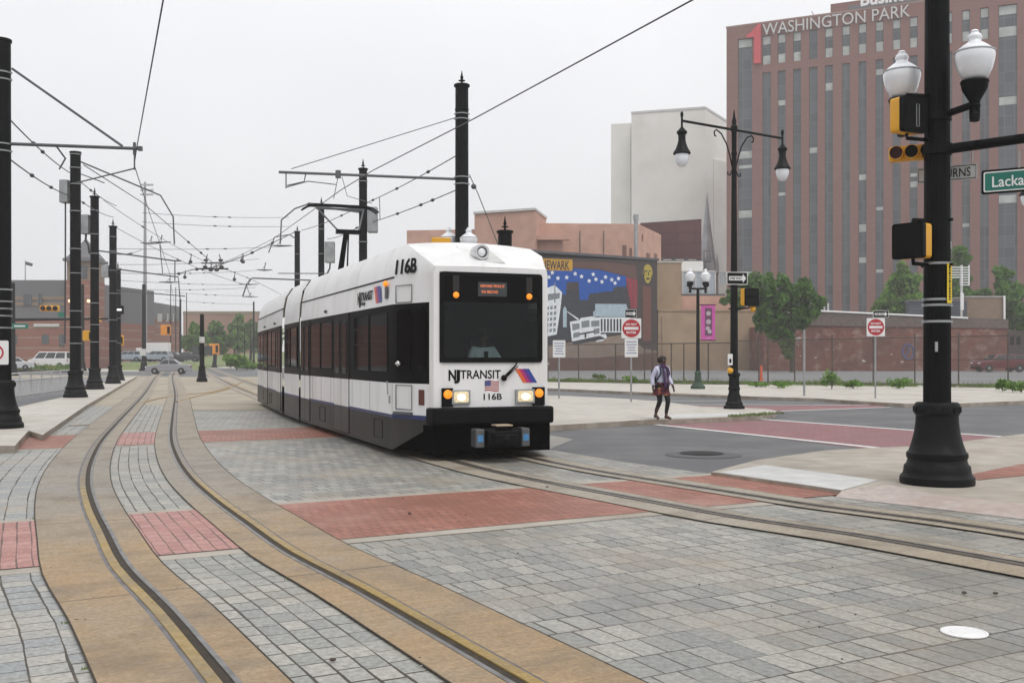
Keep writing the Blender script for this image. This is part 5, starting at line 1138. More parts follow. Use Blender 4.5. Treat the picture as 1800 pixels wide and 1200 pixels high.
def pedestrian():
    t = thing('person', 'person in pale lilac cardigan, patterned skirt and black leggings stepping off the kerb', 'person', (3.58,24.45,.12), R(30)); t.scale = (.98,.95,.885)
    N = {'pelvis':(0,0,.95,.12,.09),'waist':(0,0,1.08,.11,.085),'chest':(0,-.01,1.28,.13,.095),'neck':(0,-.02,1.44,.048),'jaw':(0,-.045,1.535,.062,.07),'head':(0,-.04,1.60,.078,.09),'crown':(0,-.03,1.665,.055,.065),'nose':(0,-.135,1.57,.012),
        'lsh':(.165,0,1.38,.055),'lel':(.245,.05,1.12,.042),'lwr':(.27,-.09,.90,.03),'rsh':(-.165,0,1.38,.055),'rel':(-.225,.10,1.12,.042),'rwr':(-.225,.06,.88,.03),
        'lhip':(.095,-.01,.88,.088),'lkn':(.09,-.13,.50,.058),'lan':(.085,-.05,.10,.038),'lto':(.095,-.22,.035,.032),'rhip':(-.095,.01,.88,.088),'rkn':(-.075,-.02,.50,.058),'ran':(-.07,.17,.13,.038),'rto':(-.07,.05,.03,.032)}
    E = [('pelvis','waist'),('waist','chest'),('chest','neck'),('neck','jaw'),('jaw','head'),('head','crown'),('head','nose'),('chest','lsh'),('lsh','lel'),('lel','lwr'),('chest','rsh'),('rsh','rel'),('rel','rwr'),('pelvis','lhip'),('lhip','lkn'),('lkn','lan'),('lan','lto'),('pelvis','rhip'),('rhip','rkn'),('rkn','ran'),('ran','rto')]
    hand(N, E, 'l', 'lwr', (.1,-.25,-1), 1, (0,-1,0)); hand(N, E, 'r', 'rwr', (.0,-.1,-1), -1, (0,-1,0))
    body = skin('body', N, E, K['skin'], t, sub=2)
    lil = mat('cardigan_lilac', (.60,.61,.76), .85, var=.1, scale=9)
    J = {k:N[k] for k in ('pelvis','waist','chest','lsh','lel','rsh','rel')}; J['pelvis'] = (0,0,.92,.152,.125); J['waist'] = (0,0,1.08,.14,.115); J['chest'] = (0,0,1.28,.158,.122); J['top'] = (0,-.01,1.40,.085,.075)
    for s,a in (('l',1),('r',-1)): J[s+'sh'] = (*N[s+'sh'][:3],.072); J[s+'el'] = (*N[s+'el'][:3],.06); J[s+'cuff'] = (*[N[s+'el'][i]*.12+N[s+'wr'][i]*.88 for i in range(3)],.045)
    skin('cardigan', J, [('pelvis','waist'),('waist','chest'),('chest','top'),('chest','lsh'),('lsh','lel'),('lel','lcuff'),('chest','rsh'),('rsh','rel'),('rel','rcuff')], lil, t, sub=2)
    blk = mat('leggings_black', (.010,.010,.012), .8)
    Lg = {'pelvis':(0,0,.93,.125,.105),'lhip':(.095,-.01,.87,.098),'lkn':(*N['lkn'][:3],.066),'lan':(.085,-.055,.15,.045),'rhip':(-.095,.01,.87,.098),'rkn':(*N['rkn'][:3],.066),'ran':(-.07,.16,.18,.045)}
    skin('leggings', Lg, [('pelvis','lhip'),('lhip','lkn'),('lkn','lan'),('pelvis','rhip'),('rhip','rkn'),('rkn','ran')], blk, t, sub=2)
    m, n_, l_, b_ = _nt('skirt_pattern'); tc = n_.new('ShaderNodeTexCoord'); vo = n_.new('ShaderNodeTexVoronoi'); vo.inputs['Scale'].default_value = 16; cr = n_.new('ShaderNodeValToRGB'); cr.color_ramp.interpolation = 'CONSTANT'
    for i,(p_,c) in enumerate(((0,(.09,.012,.015)),(.45,(.20,.05,.03)),(.62,(.05,.010,.03)),(.8,(.28,.14,.04)))):
        e = cr.color_ramp.elements[i] if i < 2 else cr.color_ramp.elements.new(p_); e.position = p_; e.color = (*c,1)
    l_.new(tc.outputs['Object'], vo.inputs['Vector']); l_.new(vo.outputs['Color'], cr.inputs[0]); l_.new(cr.outputs[0], b_.inputs['Base Color']); b_.inputs['Roughness'].default_value = .9
    sk = MB(); n = 30; rings = [(.145,.115,.99),(.175,.14,.88),(.205,.175,.76),(.235,.215,.665),(.225,.205,.665)]; vs = []
    for i,(rx,ry,z) in enumerate(rings):
        for k in range(n): a = 2*math.pi*k/n; f = 1+.05*i/3*math.sin(7*a); vs.append((rx*f*math.cos(a), .04*i/3*0+ry*f*math.sin(a)+.03*i/3, z+.012*math.sin(5*a)*i/3))
    sk.add(vs, [(i*n+k,i*n+(k+1)%n,(i+1)*n+(k+1)%n,(i+1)*n+k) for i in range(4) for k in range(n)]); sk.build('skirt', m, t, smooth=60)
    for s in ('l','r'):
        a = Vector(N[s+'an'][:3]); b = Vector(N[s+'to'][:3]); d = (b-a).normalized(); a = a+Vector((0,.02,-.02))
        skin('shoe', {'heel':(*(a+Vector((0,.03,-.015))),.045,.05),'mid':(*(a+(b-a)*.55+Vector((0,0,.005))),.045,.042),'toe':(*(b+d*.02),.04,.03)}, [('heel','mid'),('mid','toe')], mat('shoe_brown', (.06,.025,.015), .5), t, sub=2)
    hr = MB().ell((0,-.02,1.625),(.098,.112,.095), 16, 10); hr.ell((0,.06,1.60),(.09,.07,.10),14,8); hr.build('hair', K['hair'], t)
    fc = MB()
    for s in (-1,1): fc.ell((s*.032,-.118,1.605),(.013,.008,.009),8,6)
    fc.build('eyes', K['offwhite'], t); MB().ell((0,-.122,1.535),(.028,.010,.010),10,6).build('mouth', mat('lip', (.16,.045,.04), .5), t)
    scm = mat('scarf_violet', (.055,.022,.09), .9, var=.4, scale=12, stain=(.16,.03,.08), stscale=9)
    sc = MB().lathe((0,-.015,1.43), [(.085,-.05),(.105,-.02),(.10,.03),(.07,.055)], 16, ); sc.tube([(-.05,-.11,1.42),(-.055,-.165,1.28),(-.04,-.175,1.08),(-.03,-.19,.84)], [.045,.06,.07,.075], 8, squash=.35); sc.tube([(.06,-.10,1.42),(.06,-.16,1.28),(.055,-.17,1.12),(.07,-.18,.90)], [.04,.055,.06,.07], 8, squash=.35); sc.build('scarf', scm, t)
    bg_ = thing('backpack', 'dark navy backpack on the back of the walking person', 'backpack', (3.58,24.45,.12), R(30)); bg_.scale = (.98,.95,.885)
    nav = mat('bag_navy', (.018,.02,.04), .8)
    MB().box((0,.22,1.16),(.27,.16,.40)).build('bag_body', nav, bg_, bevel=.05); MB().box((0,.315,1.08),(.2,.05,.2)).build('bag_pocket', nav, bg_, bevel=.02)
    for s in (-1,1): MB().tube([(s*.10,.14,1.32),(s*.11,.04,1.455),(s*.115,-.09,1.40),(s*.13,-.135,1.24),(s*.15,.0,1.08),(s*.12,.14,1.02)], .02, 6).build('strap', nav, bg_)
pedestrian()
def driver():
    Mw = tram.matrix_basis; p = Matrix.Translation(TR) @ Matrix.Rotation(TA,4,'Z') @ Vector((.20,.95,.80))
    t = thing('person', 'driver in a white shirt seated behind the tram windshield', 'person', p, TA)
    N = {'pelvis':(0,0,.42,.13,.1),'chest':(0,-.02,.80,.14,.10),'neck':(0,-.03,1.0,.05),'jaw':(0,-.06,1.09,.062,.07),'head':(0,-.05,1.16,.078,.09),'crown':(0,-.04,1.23,.055,.065),'nose':(0,-.15,1.13,.012),'lsh':(.18,-.01,.92,.055),'lel':(.26,-.12,.72,.042),'lwr':(.17,-.36,.74,.03),'rsh':(-.18,-.01,.92,.055),'rel':(-.26,-.12,.72,.042),'rwr':(-.15,-.36,.74,.03),'lhip':(.1,0,.40,.085),'lkn':(.12,-.42,.42,.06),'lan':(.12,-.44,.08,.045),'lto':(.12,-.58,.04,.035),'rhip':(-.1,0,.40,.085),'rkn':(-.12,-.42,.42,.06),'ran':(-.12,-.44,.08,.045),'rto':(-.12,-.58,.04,.035)}
    E = [('pelvis','chest'),('chest','neck'),('neck','jaw'),('jaw','head'),('head','crown'),('head','nose'),('chest','lsh'),('lsh','lel'),('lel','lwr'),('chest','rsh'),('rsh','rel'),('rel','rwr'),('pelvis','lhip'),('lhip','lkn'),('lkn','lan'),('lan','lto'),('pelvis','rhip'),('rhip','rkn'),('rkn','ran'),('ran','rto')]
    hand(N,E,'l','lwr',(-.3,-1,-.1),1,(0,0,1)); hand(N,E,'r','rwr',(.3,-1,-.1),-1,(0,0,1))
    skin('body', N, E, K['skin'], t, sub=2)
    J = {'pelvis':(0,0,.44,.15,.125),'chest':(0,-.01,.80,.165,.125),'top':(0,-.02,.95,.08,.07)}
    for s in ('l','r'): J[s+'sh'] = (*N[s+'sh'][:3],.08); J[s+'el'] = (*N[s+'el'][:3],.066); J[s+'cf'] = (*[N[s+'el'][i]*.4+N[s+'wr'][i]*.6 for i in range(3)],.055)
    skin('shirt', J, [('pelvis','chest'),('chest','top'),('chest','lsh'),('lsh','lel'),('lel','lcf'),('chest','rsh'),('rsh','rel'),('rel','rcf')], K['white'], t, sub=2)
    MB().ell((0,-.03,1.19),(.10,.115,.095),14,8).build('hair', K['hair'], t)
    MB().slab([(-.03,.62),(.03,.62),(.035,.9),(-.035,.9)], -.17,-.16).build('tie', K['black'], t, smooth=0)
driver()
MB().bx(-.02,.42,.98,1.12,1.05,1.95).bx(-.05,.45,.65,1.1,.95,1.14).xf(Matrix()).build('driver_seat', K['rubber'], tram, smooth=0, bevel=.04)
# ---------------------------------------------------------------- buildings
K['towerbrick'] = brick('tower_brick', (.20,.098,.080), (.23,.112,.092), (.19,.115,.095), .6, .25, .012, rough=.8, bump=.1, stain=(.22,.09,.07), stscale=.05)  # brick lightened and greyed: haze on the tower put into the colour
K['salmon'] = mat('salmon_stucco', (.53,.32,.245), .85, var=.12, scale=.8, detail=8, stain=(.40,.225,.165), stscale=.25, stlo=.5, sthi=.8, stamt=.75, bump=.1)
K['tan'] = mat('tan_stucco', (.36,.26,.17), .85, var=.10, scale=.8, detail=8, stain=(.26,.185,.13), stscale=.3, stlo=.5, sthi=.8)
K['oldbrick'] = brick('old_brick', (.165,.05,.036), (.23,.08,.055), (.16,.10,.08), .42, .14, .02, rough=.85, stain=(.10,.05,.042), stlo=.45, sthi=.7, stscale=.35, stamt=.8, stain2=(.36,.26,.22), st2lo=.52, st2hi=.72, st2scale=.9, st2amt=.8, bump=.3)
K['buff'] = brick('buff_brick', (.22,.15,.10), (.27,.19,.13), (.22,.19,.16), .4, .13, .015, rough=.85)
K['palewall'] = mat('pale_wall', (.76,.75,.70), .8, var=.06, scale=.15, stain=(.64,.61,.54), stscale=.09, stlo=.5, sthi=.75)
K['stone'] = mat('grey_stone', (.33,.32,.34), .85, var=.25, scale=.6)  # lightened: haze over the spire put into the stone colour
K['roofdark'] = mat('roof_dark', (.09,.09,.095), .8)
K['greymetal'] = mat('grey_cladding', (.135,.132,.14), .6, var=.08, scale=.3)
def stripglass():
    m, n, l, b = _nt('window_strip_glass'); tc = n.new('ShaderNodeTexCoord'); bt = n.new('ShaderNodeTexBrick'); bt.offset = 0
    bt.inputs['Scale'].default_value = 1; bt.inputs['Brick Width'].default_value = 1.5; bt.inputs['Row Height'].default_value = 1.82; bt.inputs['Mortar Size'].default_value = .05; bt.inputs['Color1'].default_value = (.045,.053,.062,1); bt.inputs['Color2'].default_value = (.080,.092,.104,1); bt.inputs['Mortar'].default_value = (.13,.13,.13,1)  # glass tones raised: part of the tower's haze is in the colour
    l.new(tc.outputs['UV'], bt.inputs['Vector']); l.new(bt.outputs[0], b.inputs['Base Color']); b.inputs['Roughness'].default_value = .18
    return m
K['strip'] = stripglass()
K['blind'] = mat('window_blind', (.42,.45,.42), .6, var=.2, scale=.9)
TA0 = Vector((39.8,190,0)); TD = Vector((.91,-.415,0)).normalized(); tth = math.atan2(TD.y, TD.x)
tower = thing('office_tower', 'huge red brick office tower with vertical window strips and roof lettering', 'building', TA0, tth)
bays = [(1297,1322),(1340,1355),(1367,1381),(1394,1408),(1422,1437),(1450,1464),(1480,1494),(1509,1523),(1539,1553),(1569,1583),(1599,1613),(1630,1644),(1660,1674),(1691,1705),(1723,1738),(1755,1788),(1812,1828),(1848,1864),(1884,1900)]
bt_ = [(onplane(a,TA0,TD)[0], onplane(b,TA0,TD)[0]) for a,b in bays]; LT = bt_[-1][1]+4
w = MB().bx(0,LT,.6,38,0,62.4); edges = [0]+[x for p in bt_ for x in p]+[LT]
for i in range(0,len(edges),2): w.bx(edges[i], edges[i+1], 0, .598, 0, 60.3)
for i,(a,b) in enumerate(bt_):
    if i not in (0,15): w.bx(a, b, .004, .596, 53.6, 55.0)
w.bx(0,LT,.0,.6,60.302,62.6)
w.build('wall', K['towerbrick'], tower, smooth=0)
w = MB().bx(18.2,LT+6,3,36,62.4,65.4); w.build('penthouse', K['towerbrick'], tower, smooth=0)
MB().bx(-.1,LT,-.06,.3,62.602,62.9).build('parapet_cap', mat('parapet', (.30,.19,.16), .8), tower, smooth=0)
MB().bx(onplane(1478,TA0,TD)[0]+1,onplane(1640,TA0,TD)[0]+1.5,2.9,3.0,62.6,64.6).build('louvre_panel', K['greymetal'], tower, smooth=0)
rnd = random.Random(12)
for i,(a,b) in enumerate(bt_):
    top = 60.2 if i in (0,15) else 53.6
    s_ = MB().bx(a,b,.36,.59,8,top).build('window_strip', K['strip'], tower, smooth=0)
    for k in range(24):
        z = 9+k*1.82
        if z+1.3 < top and rnd.random() < .075: MB().bx(a+.08,b-.08,.33,.358,z+.15,z+rnd.choice((.7,1.1,1.45))).build('window_blind', K['blind'], s_, smooth=0)
    if i not in (0,15):
        MB().bx(a,b,.36,.59,55.0,60.3).build('window', K['strip'], tower, smooth=0)
    for z0,z1 in ((58.75,60.2),(55.1,56.7)):
        if i == 0 and z0 < 57: continue
        if i == 4: continue
        MB().bx(a+.1,b-.1,.31,.357,z0,z1).build('window_blind', K['blind'], tower, smooth=0)
mb = MB(); x0, x1 = onplane(1341,TA0,TD)[0], onplane(1600,TA0,TD)[0]; addtext(mb, 'WASHINGTON PARK', ((x0+x1)/2,-.25,61.35), x1-x0, 2.1, depth=.3, bold=.0); mb.build('roof_lettering', mat('letter_white', (.55,.55,.53), .5), tower, smooth=0)
mb = MB(); x0, x1 = onplane(1511,TA0,TD)[0]+1.2, onplane(1620,TA0,TD)[0]+1.6; addtext(mb, 'Business', ((x0+x1)/2-1.5,-.2,64.3), x1-x0-1, 2.2, depth=.25, bold=.03); mb.build('penthouse_lettering', mat('letter_white_bright', (.8,.8,.8), .5), tower, smooth=0)
xa, xb, xc = onplane(1313,TA0,TD)[0], onplane(1326,TA0,TD)[0], onplane(1338,TA0,TD)[0]
MB().slab([(xb,55.3),(xc,55.3),(xc,62.4),(xb+.7,62.4),(xb-.6,61.0),(xa,60.8),(xa,60.2),(xb,60.2)], -.5,-.05).build('red_emblem', mat('emblem_red', (.55,.055,.065), .5), tower, smooth=0)
mb = MB().tube([(15.6,5,62.4),(15.2,5,64),(14.6,5,65.2)], .09, 6); mb.build('roof_davit', K['galv'], tower)
# pale slab behind
pb = thing('pale_tower', 'blank pale grey windowless tower behind the salmon building', 'building', (0,0,0))
MB().prism([(27.4,235),(43.4,230),(50.9,243),(35,249)], 0, 57.4).build('wall', K['palewall'], pb, smooth=0)
MB().prism([(23.2,240),(27.6,238.6),(34.5,250),(30,253)], 0, 56.2).build('side_block', K['palewall'], pb, smooth=0)
MB().prism([(46.2,234.6),(52.5,240.4),(52.0,243.2),(45.9,235.2)], 0, 47).build('stair_shaft', K['palewall'], pb, smooth=0)
mb = MB().prism([(27.3,234.9),(43.4,229.85),(51.05,243),(50.7,243),(43.3,230.3),(27.4,235.3)], 57.402, 57.9); mb.build('parapet', K['offwhite'], pb, smooth=0)
# church spire
cs = thing('church_spire', 'thin grey stone church spire against the pale tower', 'church', P(1243,520,215)*1.0, .2); cs.location.z = 0
b = MB().lathe((0,0,0), [(2.3,0),(2.3,19),(2.45,19.2),(2.0,20)], 8); b.build('tower', K['stone'], cs, smooth=0)
b = MB().lathe((0,0,0), [(2.0,20),(.9,28),(.04,36.0)], 8); b.build('spire', K['stone'], cs, smooth=0)
b = MB()
for k in range(4): a = R(45+90*k); b.lathe((2.2*math.cos(a),2.2*math.sin(a),19.2), [(.4,0),(.35,1.5),(.02,4.2)], 6)
b.build('pinnacle', K['stone'], cs, smooth=0)
# salmon building
SY = 112
sb = thing('salmon_building', 'salmon stuccoed building with stepped parapet rising above the mural wall', 'building', (0,0,0))
def X(px, Y): return (px-900)/F*Y
MB().prism([(X(715,SY+2),SY+2),(X(836,SY+1),SY+1),(X(836,SY+1),SY+14),(X(715,SY+2),SY+16)], 0, zat(403,SY+1)).build('wall', K['salmon'], sb, smooth=0)
MB().prism([(X(834,SY),SY),(X(940,SY-3),SY-3),(X(960,SY+4),SY+4),(X(860,SY+8),SY+8)], 0, zat(372,SY-2)).build('stair_tower', K['salmon'], sb, smooth=0)
MB().prism([(X(832,SY),SY-.2),(X(940.5,SY-3),SY-3.25),(X(962,SY+4),SY+4),(X(860,SY+8),SY+8)], zat(372,SY-2)+.003, zat(368,SY-2)).build('cornice', K['offwhite'], sb, smooth=0)
MB().prism([(X(945,SY),SY+.3),(X(1122,SY+1),SY+1),(X(1162,123),123),(X(1000,126),126)], 0, zat(391.5,SY)).build('wall', K['salmon'], sb, smooth=0)
MB().box((X(950,SY),SY-1.5,zat(421,SY)),(X(1000,SY)-X(900,SY),.9,.5)).build('ledge', K['salmon'], sb, smooth=0)
MB().bx(X(905,SY),X(988,SY),SY-1.0,SY+.2,0,zat(422,SY-1)).build('lower_wing', K['salmon'], sb, smooth=0)
mb = MB().cyl((X(1119,110),110.6,0),(X(1119,110),110.6,zat(386,110)),.22,.22,10); mb.cyl((X(1119,110),110.6,zat(386,110)),(X(1119,110),110.6,zat(376,110)),.3,.3,10); mb.build('flue_pipe', K['galv'], sb)
def wallpt(px,py,a,b):
    A = Vector((*a,0)); D = Vector((b[0]-a[0],b[1]-a[1],0)).normalized(); t,Y = onplane(px,A,D); return A+D*t+Vector((0,0,zat(py,Y)))
wa, wb = (X(1122,SY+1),SY+1), (X(1162,123),123)
for (p0,p1,q0,q1) in ((1094,1101,431,456),(1106,1111,436,450),(1136,1142,446,458),(1150,1155,447,458),(1128,1130,412,424)):
    a_, b_ = ((X(945,SY),SY+.3),wa) if p1 < 1122 else (wa,wb)
    pa = wallpt(p0,q1,a_,b_); pb_ = wallpt(p1,q0,a_,b_); d = (pb_-pa); d.z = 0; d.normalize(); nn = Vector((d.y,-d.x,0))*.04
    q = MB().add([pa+nn,Vector((pb_.x,pb_.y,pa.z))+nn,pb_+nn,Vector((pa.x,pa.y,pb_.z))+nn],[(0,1,2,3)]); q.build('window', mat('rust_window', (.20,.10,.075), .8) if 'rw' not in K else K['rw'], sb, smooth=0)
mb = MB()
for px in (1020,1062): mb.cyl((X(px,SY),SY+.55,4),(X(px,SY),SY+.55,15.5),.05,.05,6)
mb.build('conduit', K['roofdark'], sb)
# mural wall
MA, MBp = Vector((3.4,102,0)), Vector((14.96,105.6,0)); MD = (MBp-MA).normalized(); mth = math.atan2(MD.y,MD.x)
mu = thing('mural_building', 'low dark building whose side wall carries a painted city and curtain mural', 'building', MA, mth)
def mp_(zx, zy): px = 940+zx/5.217; py = 440+zy/5.217; t,Y = onplane(px,MA,MD); return (t, zat(py,Y))
tr_, zr_ = mp_(1123,97); tl_ = onplane(830,MA,MD)[0]
mb = MB(); mb.slab([(tl_,0),(tr_,0),(tr_,zr_),(0,mp_(104,60)[1]),(tl_,mp_(104,60)[1])], 0, 4.0); mb.build('wall', mat('mural_ground', (.052,.038,.036), .8, var=.15), mu, smooth=0)
mm = [mat('mural_brown', (.115,.058,.045), .8, scale=1), mat('mural_blue', (.002,.075,.36), .8, var=.15), mat('mural_night', (.032,.034,.045), .8, var=.2), mat('mural_white', (.72,.75,.77), .8), mat('mural_crimson', (.30,.025,.055), .8, var=.3, scale=4),
      mat('mural_red_brown', (.15,.06,.045), .8), mat('mural_yellow', (.42,.33,.05), .8), mat('mural_pale_blue', (.36,.46,.52), .8), mat('mural_tan', (.24,.185,.145), .8, scale=1), mat('mural_gold', (.55,.30,.03), .8), mat('mural_ink', (.02,.018,.02), .8), mat('mural_grey', (.20,.22,.24), .8)]
mb = MB()
def mz(pts, lay, k): mb.slab([mp_(*p) for p in pts], -.012*lay, -.012*lay+.011, k)
mz([(60,150),(350,100),(700,112),(930,140),(935,270),(830,235),(600,175),(350,160),(60,180)], 1, 0)
mz([(0,990),(540,985),(1123,930),(1123,1105),(0,1105)], 1, 0); mz([(0,900),(110,880),(420,800),(800,755),(1000,900),(1123,920),(1123,945),(560,985),(0,985)], 1, 8)
mz([(0,380),(845,330),(860,500),(880,760),(420,830),(0,900)], 1, 2)
mz([(0,185),(350,165),(600,180),(838,240),(838,332),(745,332),(735,372),(640,380),(500,400),(485,455),(410,455),(402,290),(292,292),(285,410),(110,345),(0,345)], 2, 1)
mz([(720,340),(740,340),(738,420),(722,420)], 3, 2)
for s_ in ((40,230),(75,270),(160,205),(130,245),(212,255),(292,248),(370,215),(428,240),(535,220),(498,280),(560,265),(615,288),(648,245),(705,270),(735,300),(767,258)):
    c = mp_(*s_); mb.slab(star(c[0],c[1],.25,5,90,.5), -.040, -.030, 3)
mz([(835,245),(940,272),(940,530),(885,530),(862,420)], 2, 4)
for q in (855,885,912): mz([(q,255),(q+8,258),(q+30,528),(q+22,528)], 3, 5)
mz([(992,325),(1066,335),(1066,830),(990,830)], 2, 5)
c = mp_(1035,215); mb.slab([(c[0]+.55*math.cos(t)*(.75 if math.sin(t)<0 else 1), c[1]+.98*math.sin(t)) for t in [2*math.pi*k/20 for k in range(20)]], -.03, -.02, 6)
for dx,dy,rx,ry in ((-.18,.28,.14,.07),(.24,.28,.13,.07),(.08,.0,.06,.2),(.02,-.5,.2,.11),(-.42,.1,.07,.4)): mb.slab([(c[0]+dx+rx*math.cos(t), c[1]+dy+ry*math.sin(t)) for t in [2*math.pi*k/12 for k in range(12)]], -.042, -.031, 10)
mz([(30,400),(112,345),(182,318),(250,385),(236,520),(200,770),(150,800),(30,820)], 3, 3)
for r_ in range(5):
    for q in range(4): x = 75+q*34-r_*2; y = 520+r_*52-q*4; mz([(x,y),(x+22,y-3),(x+19,y+28),(x-3,y+31)], 4, 11)
mz([(120,400),(230,390),(226,440),(120,460)], 4, 11); mz([(180,290),(188,290),(188,480),(176,480)], 4, 11); mz([(60,800),(200,770),(150,830),(60,850)], 4, 2)
mz([(258,540),(275,510),(292,540),(292,705),(258,705)], 3, 7); mz([(290,560),(300,560),(405,628),(395,640)], 3, 3)
mz([(320,655),(410,638),(420,620),(520,605),(600,620),(604,780),(340,835)], 4, 3)
for q in ((340,675,410,668,408,720,345,735),(425,650,500,640,500,700,428,712),(515,648,590,640,592,695,518,700),(350,760,410,745,410,790,352,805),(540,720,592,710,592,760,540,770)): mz([(q[0],q[1]),(q[2],q[3]),(q[4],q[5]),(q[6],q[7])], 5, 11)
mz([(410,760),(550,735),(550,748),(410,775)], 6, 10); mz([(455,765),(470,762),(470,800),(455,803)], 6, 10); mz([(330,840),(600,785),(650,810),(360,862)], 4, 2); mz([(600,770),(650,765),(662,800),(620,830),(560,840)], 3, 3)
mz([(553,490),(838,492),(852,545),(860,612),(535,605),(535,560),(553,555)], 3, 7); mz([(590,612),(870,615),(870,752),(590,752)], 3, 3)
for q in range(9): mz([(604+q*29,628),(620+q*29,628),(620+q*29,742),(604+q*29,742)], 4, 2)
mz([(20,75),(345,85),(345,188),(20,182)], 4, 9)
x0, z0 = mp_(62,160); x1, z1 = mp_(316,112); addtext(mb, 'NEWARK', ((x0+x1)/2,-.062,(z0+z1)/2), x1-x0, .92, m=10, depth=.008, bold=.02)
mb.build('mural_painting', mm, mu, smooth=0)
MB().slab([(tl_,zr_+.7),(tr_+.2,zr_+.003),(tr_+.2,zr_+.25),(tl_,zr_+.95)], -.1, 4.1).build('roof_edge', K['roofdark'], mu, smooth=0)
# billboard back
bb = thing('billboard', 'dark maroon back of a billboard on posts above the roofs', 'billboard', (0,0,0), 0)
bx0, bx1 = X(1126,127), X(1233,124)
mb = MB().add([(bx0,127,zat(455,127)),(bx1,124,zat(455,124)),(bx1,124,zat(385,124)),(bx0,127,zat(392,127)),(bx0,127.4,zat(455,127)),(bx1,124.4,zat(455,124)),(bx1,124.4,zat(385,124)),(bx0,127.4,zat(392,127))], [(0,1,2,3),(7,6,5,4),(1,5,6,2),(4,0,3,7),(3,2,6,7),(4,5,1,0)]); mb.build('panel', brick('maroon_panels', (.085,.03,.032), (.11,.04,.04), (.04,.018,.02), 2.2, 1.4, .05, off=0, rough=.8), bb, smooth=0)
mb = MB()
for k in range(5):
    px = 1140+k*22; Y = 125.5; mb.bx(X(px,Y)-.12,X(px,Y)+.12,Y+.6,Y+.9,6,zat(400,Y)); mb.box((X(px,Y),Y-.9,zat(458,Y)),(.3,.2,.5))
mb.bx(bx0,bx1+1.2,124.0,125.2,zat(459,124)-.1,zat(457,124)); mb.build('frame', K['roofdark'], bb, smooth=0)
mb = MB(); 
for k in range(4): mb.tube([(bx1+.4+k*.35,124.4,zat(456,124)),(bx1+.4+k*.35,124.4,zat(440,124))], .04, 5)
mb.tube([(bx1+.4,124.4,zat(440,124)),(bx1+1.5,124.4,zat(440,124))], .04, 5); mb.build('ladder_cage', K['roofdark'], bb)
# pale annex, tan wall
an = thing('annex_building', 'pale roof annex with bluish glazing behind the twin globes lamp', 'building', (0,0,0))
MB().bx(X(1150,120),X(1236,120),120,126,0,zat(459,120)).build('wall', K['palewall'], an, smooth=0)
MB().bx(X(1198,118),X(1258,118),118,119.9,6,zat(476,118)).build('glazed_screen', mat('screen_blue', (.36,.42,.47), .3), an, smooth=0)
mb = MB()
for k in range(6): px = 1200+k*11.4; mb.bx(X(px,118)-.07,X(px,118)+.07,117.9,117.997,8.4,zat(476,118))
mb.bx(X(1198,118),X(1258,118),117.86,117.9,zat(478,118),zat(476,118)); mb.build('screen_bars', K['offwhite'], an, smooth=0)
MB().bx(X(1196,116),X(1275,116),116,117.8,zat(521,116)-.4,zat(521,116)+.3).build('roof_edge', K['roofdark'], an, smooth=0)
tb = thing('tan_building', 'tan and salmon windowless building between the mural and the brick wall', 'building', (0,0,0))
MB().bx(X(1150,110),X(1198,110),110,116,0,zat(462,110)).build('upper_wall', K['tan'], tb, smooth=0)
MB().bx(X(1150,110)-.1,X(1198,110)+.12,109.9,116.1,zat(462,110)+.003,zat(459.5,110)).build('cornice', K['concrete'], tb, smooth=0)
MB().bx(X(1198,111)+.003,X(1300,111),111,115.9,0,zat(520,111)).build('middle_wall', K['salmon'], tb, smooth=0)
MB().add([(X(1300,111)+.003,111,0),(X(1345,111),111,0),(X(1345,111),111,zat(548,111)),(X(1300,111)+.003,111,zat(524,111)),(X(1300,111)+.003,114,0),(X(1345,111),114,0),(X(1345,111),114,zat(548,111)),(X(1300,111)+.003,114,zat(524,111))],[(0,1,2,3),(7,6,5,4),(1,5,6,2),(4,0,3,7),(3,2,6,7)]).build('sloping_wall', K['salmon'], tb, smooth=0)
lw0, lw1 = X(1155.5,106), X(1345,104)
MB().bx(lw0+.05,lw1,105.9,109.8,0,zat(547,106)).build('lower_wall', K['tan'], tb, smooth=0)
MB().bx(lw0+.05,lw1,105.8,109.9,zat(547,106)+.003,zat(544.5,106)).build('coping', K['tan'], tb, smooth=0)
for px in (1166,1230,1290): MB().bx(X(px,106)-.15,X(px,106)+.15,105.75,105.897,.3,5.8).build('pilaster', K['tan'], tb, smooth=0)
# brick building along the car park
bk = thing('brick_building', 'long low weathered brick building with white coping behind the car park', 'building', (0,0,0))
kx0, kx1 = X(1342,100), X(1772,100)
MB().bx(kx0,kx1,100,112,0,zat(573,100)).build('wall', K['oldbrick'], bk, smooth=0)
mb = MB().add([(X(1403,100),99.9,zat(572,100)),(kx1,99.9,zat(577,100)),(kx1,99.9,zat(561,100)),(X(1403,100),99.9,zat(546,100)),(X(1403,100),111.9,zat(572,100)),(kx1,111.9,zat(577,100)),(kx1,111.9,zat(561,100)),(X(1403,100),111.9,zat(546,100))],[(0,1,2,3),(7,6,5,4),(1,5,6,2),(4,0,3,7),(3,2,6,7),(4,5,1,0)]); mb.build('fascia', mat('fascia_brown', (.13,.10,.085), .8, var=.2), bk, smooth=0)
MB().bx(X(1374,100),X(1403,100)-.003,99.9,111.9,zat(559,100),zat(545,100)).build('end_panel', K['palewall'], bk, smooth=0)
MB().tube([(X(1370,100),99.85,zat(545,100)),(X(1405,100),99.85,zat(545,100)),(X(1700,100),99.85,zat(559,100))], .09, 6).build('coping', K['white'], bk)
gr = MB(); rnd = random.Random(4)
